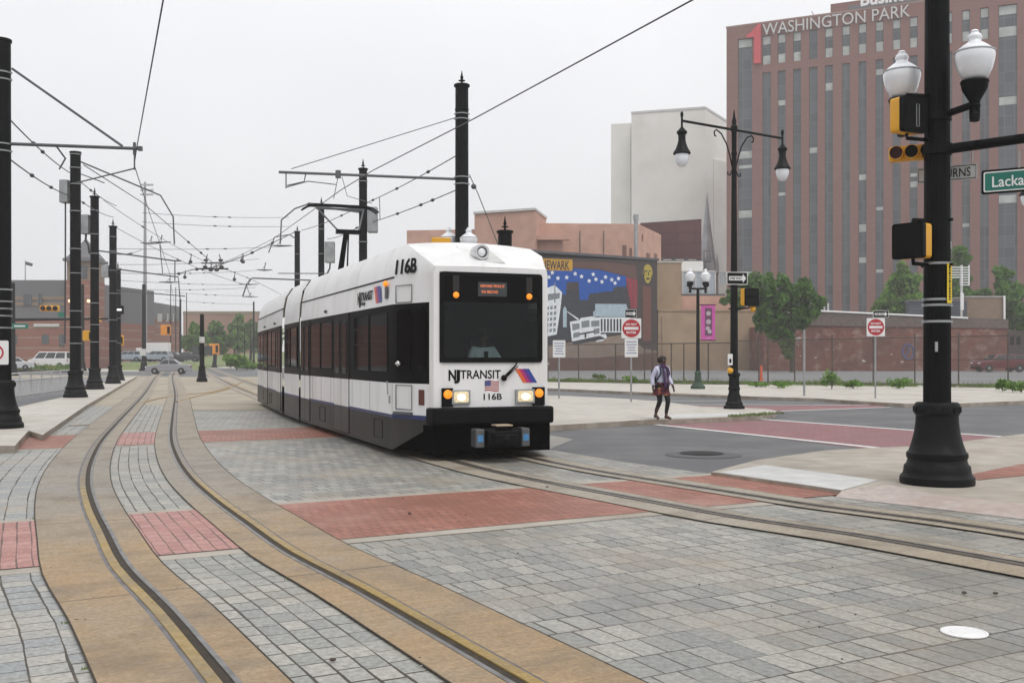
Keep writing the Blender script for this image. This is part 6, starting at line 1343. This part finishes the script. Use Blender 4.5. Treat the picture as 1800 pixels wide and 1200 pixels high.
for k in range(14):
    px = rnd.choice((rnd.uniform(1380,1460),rnd.uniform(1440,1680))); c = (X(px,100), zat(rnd.uniform(590,640),100)); r = rnd.uniform(.1,.35)
    gr.slab([(c[0]+r*rnd.uniform(.5,1.3)*math.cos(t),c[1]+.5*r*rnd.uniform(.5,1.3)*math.sin(t)) for t in [2*math.pi*j/9 for j in range(9)]], 99.985, 99.999, 0)
gr.build('plaster_patch', K['concrete'], bk, smooth=0)
gf = MB(); c = (X(1596,100), zat(618,100)); gf.tube([(c[0]+.55*math.cos(t),99.97,c[1]+.75*math.sin(t)) for t in [2*math.pi*k/16 for k in range(17)]], .09, 5); gf.tube([(c[0]-.3,99.97,c[1]-.6),(c[0]+.2,99.97,c[1]+.7)], .08, 5); gf.build('graffiti', mat('graffiti_blue', (.08,.09,.22), .7), bk)
rh = thing('rooftop_hut', 'small buff brick rooftop hut with white downpipe on the brick building', 'building', (0,0,0))
MB().bx(X(1698,104),X(1766,104),104,109,4,zat(522,104)).build('wall', K['buff'], rh, smooth=0); MB().bx(X(1697,104),X(1767,104),103.9,109.1,zat(522,104)+.003,zat(520.5,104)).build('coping', K['offwhite'], rh, smooth=0); MB().bx(X(1762,104),X(1765,104),103.7,103.9,4,zat(520,104)).build('downpipe', K['white'], rh, smooth=0)
ac = thing('air_handler', 'blue grey rooftop plant box half behind the big corner pole', 'roof plant', (0,0,0))
MB().bx(X(1598,103),X(1700,103),103,103.9,4,zat(530,103)).build('casing', brick('blue_louvre', (.075,.085,.105), (.09,.10,.12), (.05,.055,.07), 6, .3, .05, off=0), ac, smooth=0); MB().bx(X(1597,103),X(1701,103),102.9,104,zat(530,103)+.003,zat(527,103)).build('casing_top', K['greymetal'], ac, smooth=0)
ac2 = thing('air_conditioner', 'small pale air conditioning unit on the roof beside the tree', 'roof plant', (X(1438,102),102,0))
MB().bx(-.95,.95,-.5,.5,5.4,zat(533,102)).build('casing', K['offwhite'], ac2, smooth=0, bevel=.05); mb = MB()
for k in range(5): mb.bx(-.85+k*.35,-.65+k*.35,-.53,-.505,5.9,zat(535,102))
mb.build('grille', K['roofdark'], ac2, smooth=0)
an_ = thing('antenna', 'white slatted panel antenna on a mast above the brick roof', 'antenna', (X(1690,101.5),101.5,0))
MB().cyl((0,0,5.0),(0,0,zat(466,101.5)),.12,.12,8).build('mast', K['offwhite'], an_); mb = MB()
for k in range(8): z = zat(470+k*4.4,101.5); mb.bx(-1.1 if k < 5 else -.2,.75,-.08,-.02,z-.05,z+.05)
mb.bx(.68,.78,-.1,.02,zat(502,101.5),zat(466,101.5)); mb.bx(-.06,.06,-.16,-.08,zat(502,101.5),zat(466,101.5)); mb.build('slats', K['white'], an_, smooth=0)
MB().bx(-.15,.15,-.2,-.12,zat(545,101.5),zat(515,101.5)).build('junction_box', K['white'], an_, smooth=0)
rr = thing('dark_shed', 'dark low shed with small windows beyond the end of the brick building', 'building', (0,0,0))
MB().bx(kx1+.3,kx1+14,104,110,0,zat(582,104)).build('wall', mat('dark_brick', (.07,.055,.05), .85, var=.2), rr, smooth=0)
for px in (1779,1790): MB().bx(X(px,104)-.2,X(px,104)+.2,103.95,103.998,zat(606,104),zat(592,104)).build('window', K['pane'], rr, smooth=0)
# left: brick stadium
K['redband'] = brick('banded_brick', (.25,.105,.075), (.28,.12,.09), (.30,.22,.17), 30, 1.5, .14, rough=.85, off=0, bump=.05, stain=(.22,.10,.075), stscale=.1)
st = thing('brick_stadium', 'long brick stadium with grey metal top and square corner tower', 'building', (0,0,0))
fa = [(-260,150),(X(118,150),150),(X(160,158),158)]
def wallband(mb, pts, z0, z1, thick=None):
    for a,b in zip(pts,pts[1:]): mb.add([(a[0],a[1],z0(a)),(b[0],b[1],z0(b)),(b[0],b[1],z1(b)),(a[0],a[1],z1(a))],[(0,1,2,3)])
    return mb
MB().prism([fa[0],fa[1],(fa[1][0]+4,175),(fa[0][0],175)], 0, zat(562,150)).build('lower_wall', K['redband'], st, smooth=0)
MB().prism([(fa[0][0],150.2),(fa[1][0],150.2),(fa[1][0]+4,175),(fa[0][0],175)], zat(562,150)+.003, zat(492,150)).build('upper_wall', K['greymetal'], st, smooth=0)
mb = MB()
for z in (zat(524,150),zat(534,150)): mb.bx(fa[0][0],fa[1][0],150.1,150.197,z-.25,z+.25)
mb.build('brick_course', K['buff'], st, smooth=0)
for px0,px1,y0,y1 in ((42,56,517,536),(68,74,516,536),(74,86,588,604),(104,116,588,608),(20,30,588,604)):
    MB().bx(X(px0,150),X(px1,150),149.9,149.997,zat(y1,150),zat(y0,150)).build('window', K['strip'], st, smooth=0)
MB().bx(X(60,150),X(105,150),149.8,149.996,zat(574,150),zat(569,150)).build('wall_lettering_strip', K['offwhite'], st, smooth=0)
MB().prism([(-260,149.9),(-248,149.9),(-190,-40),(-215,-40)], 0, 13).build('unseen_wing', K['redband'], st, smooth=0)  # out-of-view wing, added for the tram glass to reflect
MB().bx(X(114,149),X(160,149),149,154,0,zat(493,149)).build('corner_pier', K['redband'], st, smooth=0)
MB().bx(X(116,150),X(160,150),150.3,155,zat(493,149)+.003,zat(459,150)).build('tower', K['buff'], st, smooth=0)
for px in (128,146): MB().bx(X(px,150)-.5,X(px,150)+.5,150.2,150.297,zat(489,150),zat(467,150)).build('tower_opening', K['strip'], st, smooth=0)
rf = MB().prism([(X(112,150),149.6),(X(164,150),149.6),(X(164,150),155.6),(X(112,150),155.6)], zat(459,150)+.003, zat(454,150)); rf.lathe(((X(138,150)),152.6,0), [(2.9,zat(454,150)),(2.9,zat(454,150)+.2),(1.6,zat(436,150)),(.05,zat(416,150))], 4); rf.build('tower_roof', K['greymetal'], st, smooth=0)
mb = MB()
for px in (122,155): mb.ell((X(px,148.5),148.6,zat(529,148.5)),(.25,.2,.25))
mb.build('wall_lamp', mat('wall_lamp_glow', (1,.75,.5), .4, emit=.9), st)
cur = [(X(162,162),162),(X(200,172),172),(X(240,184),184),(X(280,196),196),(X(316,210),210)]
mb = MB(); wallband(mb, cur, lambda p:0, lambda p:zat(566-10*(p[1]-162)/48,p[1])); mb.build('curved_wall', K['redband'], st, smooth=0)
cu2 = [(p[0]+.3,p[1]-.25) for p in cur]
mb = MB(); wallband(mb, cu2, lambda p:zat(546,162), lambda p:zat(513,162)); mb.add([(*cu2[-1],zat(546,162)),(cu2[-1][0]-6,cu2[-1][1]+12,zat(546,162)),(cu2[-1][0]-6,cu2[-1][1]+12,zat(513,162)),(*cu2[-1],zat(513,162))],[(0,1,2,3)]); mb.build('roof_band', K['greymetal'], st, smooth=0)
for i,(px0,px1,y0,y1,Y) in enumerate(((216,240,558,575,176),(262,272,562,596,188),(283,291,552,566,195),(296,302,552,566,202),(306,311,552,566,206),(225,240,590,600,176),(265,272,610,620,188))):
    MB().bx(X(px0,Y),X(px1,Y),Y-2,Y-1.9,zat(y1,Y),zat(y0,Y)).build('wall_opening', K['roofdark'] if i < 2 or i > 4 else K['offwhite'], st, smooth=0)
fp = thing('flagpole', 'flagpole with drooping grey flag above the stadium roof', 'flagpole', (X(33,150),152,0))
MB().cyl((0,0,zat(492,150)-1),(0,0,zat(455,150)),.09,.06,8).build('pole', K['galv'], fp); MB().add([(0,0,zat(457,150)),(1.1,.1,zat(461,150)),(.9,.2,zat(466,150)),(0,0,zat(463,150)),(0,.03,zat(457,150)),(1.1,.13,zat(461,150)),(.9,.23,zat(466,150)),(0,.03,zat(463,150))],[(0,1,2,3),(7,6,5,4),(0,4,5,1),(2,6,7,3)]).build('flag', K['dark_steel'], fp)
lmp = thing('floodlight_mast', 'very tall thin floodlight mast far behind the left poles', 'light mast', (X(255,165),165,0))
MB().cyl((0,0,0),(0,0,zat(320,165)),.38,.16,10).build('mast', mat('mast_grey', (.30,.30,.31), .6), lmp); mb = MB()
for y in (325,334,342): mb.box((.3,0,zat(y,165)),(2.0,.3,.25))
mb.build('floodlights', mat('floodlight_grey', (.4,.4,.42), .6), lmp, smooth=0)
fb = thing('far_building', 'far flat-roofed brick building beyond the trees at the street end', 'building', (0,0,0))
MB().bx(X(322,285),X(462,285),285,300,0,zat(548,285)).build('wall', mat('far_brick', (.30,.155,.115), .85, scale=.1), fb, smooth=0); MB().bx(X(322,285),X(462,285),284.8,284.998,zat(552,285),zat(547,285)).build('roof_edge', K['buff'], fb, smooth=0)
# ---------------------------------------------------------------- trees
def tree(x, y, z, h, label, blobs, trunk_r=.2, n=1500, size=.28, ms=('leaf','leaf_light'), seed=1, grp='trees beyond the streets'):
    rnd = random.Random(seed); t = thing('tree', label, 'tree', (x,y,z), 0, grp)
    tk = MB().tube([(0,0,0),(.1,.05,h*.25),(-.05,0,h*.5),(.05,0,h*.8)], [trunk_r*1.25,trunk_r,trunk_r*.7,trunk_r*.25], 8)
    for (cx,cy,cz,rx,rz) in blobs: tk.tube([(0,0,min(cz*.55,h*.35)),(cx*.5,cy*.5,cz*.75),(cx*.95,cy*.95,cz+rz*.3)], [trunk_r*.5,trunk_r*.3,trunk_r*.08], 6)
    tk.build('trunk', K['bark'], t)
    mb = MB(); tot = sum(b[3]**2 for b in blobs)
    for (cx,cy,cz,rx,rz) in blobs:
        nb = max(3, int(5*rx)); share = int(n*rx*rx/tot)
        for k in range(nb*2):
            while True:
                v = Vector((rnd.uniform(-1,1),rnd.uniform(-1,1),rnd.uniform(-1,1)))
                if .3 < v.length < 1: break
            leaves(mb, (cx+v.x*rx*.8,cy+v.y*rx*.8,cz+v.z*rz*.8), (rx*.40,rx*.40,rz*.34), max(6,share//(nb*2)), size, rnd)
    mb.build('crown', [K[ms[0]],K[ms[1]]], t, smooth=0); return t
def tpx(px0, px1, y0, y1, Y): 
    return (X((px0+px1)/2,Y), zat((y0+y1)/2,Y), (px1-px0)/2*Y/F, (y1-y0)/2*Y/F)
def tree_px(bx, Y, label, ells, zb=.28, **k):
    x = X(bx,Y); bl = []; rnd = random.Random(k.get('seed',1)+50)
    for e in ells: c = tpx(*e, Y); bl.append((c[0]-x, rnd.uniform(-.4,.4)*c[2], c[1]-zb, c[2], c[3]))
    h = max(b[2]+b[4] for b in bl); return tree(x, Y, zb, h, label, bl, **k)
tree_px(1392, 92, 'dark broad tree growing at the end of the brick building behind the tall lamp', [(1292,1352,480,545),(1335,1392,472,560),(1378,1440,478,545),(1322,1392,525,585),(1310,1360,505,560),(1345,1405,492,570),(1270,1315,505,548),(1400,1452,505,560),(1335,1405,538,602),(1380,1432,528,578),(1362,1400,585,636)], n=11000, size=.27, ms=('leaf_dark','leaf'), seed=2, trunk_r=.17)
tree_px(1588, 119, 'light green tree with pointed top rising behind the brick roof by the pole', [(1548,1630,495,560),(1560,1622,468,520),(1575,1600,455,490),(1535,1590,520,560)], n=6500, size=.34, ms=('leaf','leaf_light'), seed=3)
tree_px(1690, 121, 'tallest green tree behind the brick roof, partly behind the big pole', [(1660,1715,450,520),(1668,1705,428,470),(1655,1730,490,560),(1700,1745,500,570)], n=6500, size=.34, ms=('leaf','leaf'), seed=4)
tree_px(1770, 118, 'green tree behind the rooftop hut with white downpipe', [(1735,1800,490,560),(1745,1785,466,510),(1760,1815,520,590),(1728,1770,520,575)], n=6500, size=.32, ms=('leaf','leaf'), seed=5)
tree_px(1300, 130, 'small tree showing through between the tall lamp and the office tower', [(1280,1330,500,560),(1300,1345,475,520)], n=1200, size=.36, ms=('leaf','leaf_dark'), seed=6)
for i,(bx,Y,e,lab) in enumerate(((340,180,[(322,362,566,618),(330,375,585,625)],'rounded green tree at the street end nearest the stadium'),(378,190,[(355,400,562,618),(365,412,580,622)],'rounded mid-green tree behind the orange signal post'),(412,200,[(398,432,548,612),(405,440,575,620)],'tall bluish green tree among those at the street end'),(440,205,[(425,458,555,615),(432,470,570,620)],'tall dark green tree beside the tram rear'),(470,210,[(455,500,555,620)],'dark tree mostly hidden behind the tram rear'),(300,215,[(318,345,580,620),(300,330,585,618)],'small dim tree behind the stadium end'))):
    tree_px(bx, Y, lab, e, n=3000, size=.45, ms=('leaf','leaf_dark') if i%2 else ('leaf','leaf_light'), seed=10+i, trunk_r=.25)
plant('shrub', X(416,128), 128, 0, 2.1, 3.6, 'dense dark green shrub on the lawn beside the tram rear', n=1500, size=.2, seed=41); plant('shrub', X(435,132), 132, 0, 1.1, 4.0, 'low spreading shrub on the lawn behind the dense one', n=900, size=.2, seed=42)
hg = thing('hedge', 'low unkempt hedge in front of the white van', 'hedge', (X(65,112),112,0)); hm = MB(); rnd = random.Random(8)
for k in range(26): leaves(hm, (-3.6+k*.29, rnd.uniform(-.3,.3), .45+rnd.uniform(-.1,.25)), (.35,.35,.42), 50, .11, rnd)
hm.build('foliage', [K['leaf'],K['leaf_light']], hg, smooth=0); MB().bx(-3.6,3.7,-.1,.1,0,.25).build('stem', K['bark'], hg, smooth=0)
# ---------------------------------------------------------------- vehicles
def car(kind, x, y, z, th, label, paint, L=4.4, Wd=1.75, H=1.42, grp=None):
    t = thing('parked_car' if kind != 'van' else 'parked_van', label, 'car' if kind != 'van' else 'van', (x,y,z), th, grp)
    h = L/2; prm = mat('car_paint', paint, .3, var=.04, coat=.5)
    if kind == 'sedan': side = [(-h,.24),(-h,.62),(-h+.12,.80),(-h+.95,.90),(-h+1.0,.92),(h-.95,.95),(h-.1,.92),(h,.75),(h,.26)]; cab = [(-h+1.0,.90),(-h+1.75,H),(h-1.55,H-.01),(h-.85,.93)]
    elif kind == 'suv': side = [(-h,.35),(-h,.75),(-h+.15,.95),(-h+1.1,1.05),(h-.1,1.08),(h,.85),(h,.4)]; cab = [(-h+1.0,1.04),(-h+1.75,H),(h-.45,H-.03),(h-.08,1.06)]
    else: side = [(-h,.35),(-h,.95),(-h+.25,1.12),(-h+.7,1.18),(h-.05,1.2),(h,1.0),(h,.4)]; cab = [(-h+.55,1.16),(-h+1.35,H),(h-.10,H-.02),(h-.03,1.18)]
    hw = Wd/2; n = len(side)
    vs = []; ins = [(.94 if i in (0,n-1) else 1.0) for i in range(n)]
    for s in (-1,1): vs += [(p[0], s*hw*k, p[1]) for p,k in zip(side,ins)]
    fs = [tuple(range(n))[::-1] if False else tuple(range(n)), tuple(range(2*n-1,n-1,-1))]+[(k,n+k,n+(k+1)%n,(k+1)%n) for k in range(n)]
    MB().add(vs, [tuple(reversed(f)) for f in fs]).build('body', prm, t, smooth=30, bevel=.05)
    m = len(cab); q = hw*.80; vs = [(p[0],s*(hw*.94 if p[1] < 1.25 and i in (0,m-1) else q),p[1]) for s in (-1,1) for i,p in enumerate(cab)]
    MB().add(vs, [tuple(range(m))[::-1][::-1], tuple(range(2*m-1,m-1,-1))]+[(k,m+k,m+(k+1)%m,(k+1)%m) for k in range(m)]).build('cabin', prm, t, smooth=20, bevel=.05)
    def side_at(f, g):                              # point on the cabin side at fraction f along, g up
        b = cab[0][0]+(cab[-1][0]-cab[0][0])*f; a = cab[1][0]+(cab[-2][0]-cab[1][0])*f; zz = cab[0][1]+(H-cab[0][1])*g
        return b+(a-b)*g, hw*.94+(q-hw*.94)*g+.012, zz
    cuts = ((.06,.46),(.50,.94)) if kind == 'sedan' else ((.05,.33),(.36,.64),(.67,.96))
    for s in (-1,1):
        for a,b in cuts:
            pts = [side_at(a,.10),side_at(b,.10),side_at(b,.86),side_at(a,.86)]; MB().add([(p[0],s*p[1],p[2]) for p in pts],[(0,1,2,3) if s < 0 else (3,2,1,0)]).build('side_window', K['carglass'], t, smooth=0)
    for i0,i1,nm in ((0,1,'windscreen'),(m-1,m-2,'rear_window')):
        a, b = cab[i0], cab[i1]; sg = -1 if i0 == 0 else 1
        MB().add([(a[0]+(b[0]-a[0])*.1+sg*.02,-hw*.8,a[1]+(b[1]-a[1])*.1+.012),(a[0]+(b[0]-a[0])*.1+sg*.02,hw*.8,a[1]+(b[1]-a[1])*.1+.012),(a[0]+(b[0]-a[0])*.88+sg*.02,hw*.70,a[1]+(b[1]-a[1])*.88+.012),(a[0]+(b[0]-a[0])*.88+sg*.02,-hw*.70,a[1]+(b[1]-a[1])*.88+.012)],[(0,1,2,3) if sg > 0 else (3,2,1,0)]).build(nm, K['carglass'], t, smooth=0)
    wr = .31 if kind == 'sedan' else .36
    for sx in (-h+.82, h-.85):
        for s in (-1,1):
            wo = MB().lathe((sx,s*(hw-.09),wr), [(wr*.62,-.10),(wr*.95,-.10),(wr,-.06),(wr,.06),(wr*.95,.10),(wr*.62,.10)], 18, axis='Y').build('wheel', K['tyre'], t, smooth=40)
            MB().lathe((sx,s*(hw-.09)+s*.06,wr), [(wr*.6,-.02),(wr*.6,.02),(wr*.3,.045),(.01,.04)] if s > 0 else [(.01,-.04),(wr*.3,-.045),(wr*.6,-.02),(wr*.6,.02)], 14, axis='Y').build('rim', K['rim'], wo)
    for s in (-1,1):
        MB().box((-h-.01,s*hw*.70,side[1][1]+.04),(.06,.34,.13)).build('headlight', K['globe'], t, smooth=0, bevel=.02); MB().box((h+.01,s*hw*.72,side[-2][1]+.0),(.06,.30,.15)).build('taillight', K['taillight'], t, smooth=0, bevel=.02)
    mb = MB().bx(-h-.05,-h+.15,-hw*.95,hw*.95,.30,.48); mb.bx(h-.15,h+.05,-hw*.95,hw*.95,.32,.52); mb.build('bumper', K['rubber'] if kind != 'sedan' else prm, t, smooth=0, bevel=.03)
    return t
c = G(297,657.5); car('sedan', c.x, c.y, .02, R(12), 'grey purple sedan crossing the tracks at the far junction', (.31,.31,.33), L=4.05, H=1.42)
c = G(1757,651,.28); car('suv', X(1757,92), 92, .29, R(4), 'dark red car parked against the brick wall behind the fence', (.13,.008,.014), L=4.5, H=1.60)
car('van', X(90,124), 124, .25, R(-6), 'white passenger van parked behind the hedge', (.62,.62,.62), L=4.9, Wd=1.95, H=2.05)
car('sedan', X(22,112), 112, .2, R(20), 'pale car mostly hidden by the pole and hedge beside the van', (.55,.56,.57), L=4.4)
for px,Y,col,lab,k in ((226,150,(.30,.36,.42),'silver blue car in the far row beside the black poles','suv'),(252,155,(.18,.2,.22),'grey car in the far row behind the tall mast','sedan'),(276,148,(.30,.35,.38),'pale blue grey car in front of the white truck body','suv'),(302,152,(.03,.03,.035),'black car in the far row left of the green trees','sedan'),(328,150,(.04,.04,.045),'dark car at the end of the far row near the trees','sedan')):
    car(k, X(px,Y), Y, .95, R(random.uniform(-8,8)), lab, col, grp='cars parked in the far row', H=1.6 if k == 'suv' else 1.42)
tag(MB().sheet([(X(205,140),140),(X(345,144),144),(X(345,170),170),(X(205,170),170)], .94).build('parking_lot', K['lot'], smooth=0), kind='structure')
mb = MB().sheet([(X(205,140),140),(X(345,144),144),(X(345,144),143.99),(X(205,140),139.99)], .9); bank = MB().add([(X(200,128),128,0),(X(352,130),130,0),(X(345,144),144,.938),(X(205,140),140,.938)],[(0,1,2,3)]).build('bank', K['lawn'], smooth=0); tag(bank, kind='structure')
tk = thing('box_truck', 'white box truck body standing in the far row', 'truck', (X(272,158),158,.95), R(4)); MB().bx(-1.3,2.2,-1,1,.7,2.9).build('cargo_box', K['white'], tk, smooth=0, bevel=.04); MB().bx(-2.6,-1.33,-.95,.95,.5,2.1).build('cab', K['white'], tk, smooth=0, bevel=.15); MB().bx(-2.62,-2.55,-.8,.8,1.35,1.95).build('windscreen', K['carglass'], tk, smooth=0)
for sx in (-1.9,1.3):
    for s in (-1,1): MB().lathe((sx,s*.85,.4),[(.2,-.1),(.4,-.1),(.4,.1),(.2,.1)],14,axis='Y').build('wheel', K['tyre'], tk)
# ---------------------------------------------------------------- far signals and poles on the left
def thin_pole(px, ytop, ybase, label, r=.12, base=True, Y=None, name='street_pole', z0=0.0):
    Y = Y or F*(CAMH-z0)/(ybase-HOR); t = thing(name, label, 'pole', (X(px,Y),Y,z0), 0, 'thin poles far up the street'); H = zat(ytop,Y)-z0
    if base: MB().lathe((0,0,0), [(r*2.2,0),(r*2.2,.15),(r*1.7,.3),(r*1.3,.9),(r*1.4,1.0),(r,1.05)], 12).build('base', K['iron'], t)
    MB().cyl((0,0,.9 if base else 0),(0,0,H), r, r*.8, 10).build('shaft', K['iron'], t); return t, Y
p, Y = thin_pole(355, 552, 671, 'short dark pole with grey box and white band standing between the tracks', .16)
MB().lathe((0,0,0),[(.17,2.55),(.175,2.55),(.175,2.95),(.17,2.95)],12).build('white_band', K['offwhite'], p); mb = MB().bx(-.6,-.2,-.1,.1,1.75,2.35); mb.build('grey_box', K['dark_steel'], p, smooth=0)
MB().bx(.2,.65,-.1,.1,1.75,2.35).build('grey_box', K['dark_steel'], p, smooth=0)
p, Y = thin_pole(253, 500, 652, 'tall dark pole in front of the floodlight mast on the far kerb', .26); MB().bx(-.35,.35,-.35,-.27,1.8,2.6).build('notice_plate', K['offwhite'], p, smooth=0)
thin_pole(317, 525, 645, 'dark pole on the far lawn behind the grey sedan', .2); thin_pole(286, 557, 641, 'slim dark pole with orange signal beside the far lawn', .14); thin_pole(446, 530, 644, 'dark pole on the far lawn beside the tram rear', .18)
thin_pole(22, 497, 660, 'dark signal pole with long mast arm beyond the footway railing', .26); thin_pole(145, 500, 652, 'dark pole just behind the grey-boxed catenary pole', .24)
for px,yt,yb in ((300,500,640),(309,505,640),(328,515,640),(418,560,640),(440,560,640),(430,575,641)): thin_pole(px, yt, yb, 'very thin pale mast in the misty distance at the street end', .09, base=False, Y=185)
Y = 90; t = thing('mast_arm', 'long horizontal dark signal mast arm across the far street', 'mast arm', (X(22,Y),Y,zat(562,Y)))
MB().tube([(-.7,0,0),(X(190,Y)-X(22,Y),0,.1)], [.14,.08], 8).build('arm', K['iron'], t)
o = thing('street_name_sign', 'small distant green street sign hanging from the far mast arm', 'sign', (X(35,89.5),89.5,zat(573,89.5))); MB().slab(rrect(-.72,.72,-.23,.23,.04),0,.02).build('sign_plate', K['signgreen'], o, smooth=0); MB().slab([(-.5,-.06),(.45,-.06),(.45,.06),(-.5,.06)],-.006,0).build('sign_text', K['signwhite'], o, smooth=0)
o = thing('street_name_sign', 'tiny distant green street sign beside the boxed catenary pole', 'sign', (X(109,95),95,zat(553,95))); MB().slab(rrect(-.35,.35,-.22,.22,.04),0,.02).build('sign_plate', K['signgreen'], o, smooth=0)
signal3((X(87,85),85,zat(542,85)), R(14), 'distant yellow three lens signal hanging over the far street by the railing', s=2.2)
MB
o = signal3((X(172,95),95,zat(562,95)), R(-70), 'distant yellow signal seen edge on between two catenary poles', s=2.0)
for px,py,Y,lab in ((155,590,60,'small yellow pedestrian signal beyond the boxed pole'),(209,598,75,'yellow pedestrian signal on a short post beside the plain poles'),(377,613,165,'orange pedestrian signal on a post by the far lawn'),(292,580,120,'orange signal high on the slim far pole')):
    o = thing('pedestrian_signal', lab, 'signal', (X(px,Y),Y,zat(py,Y)), .3); s = Y/60*.30; MB().slab(rrect(-s,s*.9,-s,s,.05),-.12,.12).build('housing', K['yellow'] if px < 250 else K['orange'], o, smooth=0, bevel=.03); MB().bx(s*.2,s*.7,-.2,-.12,-s*.7,s*.7).build('visor', K['black'], o, smooth=0)
thin_pole(212, 605, 648, 'short signal post at the far footway end', .12); thin_pole(377, 622, 646, 'short signal post by the far lawn', .22)
o = thing('tram_signal', 'black tram signal with one white bar beside the far poles', 'signal', (X(214,66),65.5,zat(545,66))); MB().slab(rrect(-.26,.26,-.28,.28,.06),0,.2).build('housing', K['black'], o, smooth=0); MB().slab([(-.18,-.06),(.18,-.06),(.18,.06),(-.18,.06)],-.012,0).build('signal_bar', mat('bar_lamp', (.9,.9,.9), .4, emit=.8), o, smooth=0)
# orange marker post behind the fence
o = thing('traffic_post', 'orange plastic marker leaning at the fence behind the tall lamp', 'marker', (X(1338,58),58,.28)); MB().lathe((0,0,0),[(.13,0),(.13,.05),(.08,.07),(.06,.8),(.02,.88)],12).build('cone_body', mat('cone_orange',(.75,.12,.03),.6), o)
# ---------------------------------------------------------------- haze
m, n_, l_, b_ = _nt('haze'); n_.remove(b_); vp = n_.new('ShaderNodeVolumePrincipled'); vp.inputs['Color'].default_value = (.985,.985,.99,1); vp.inputs['Density'].default_value = .0008; vp.inputs['Anisotropy'].default_value = .0
l_.new(vp.outputs[0], n_['Material Output'].inputs['Volume'])
tag(MB().bx(-430,430,-70,530,-1.2,78).build('haze', m, smooth=0), kind='stuff')
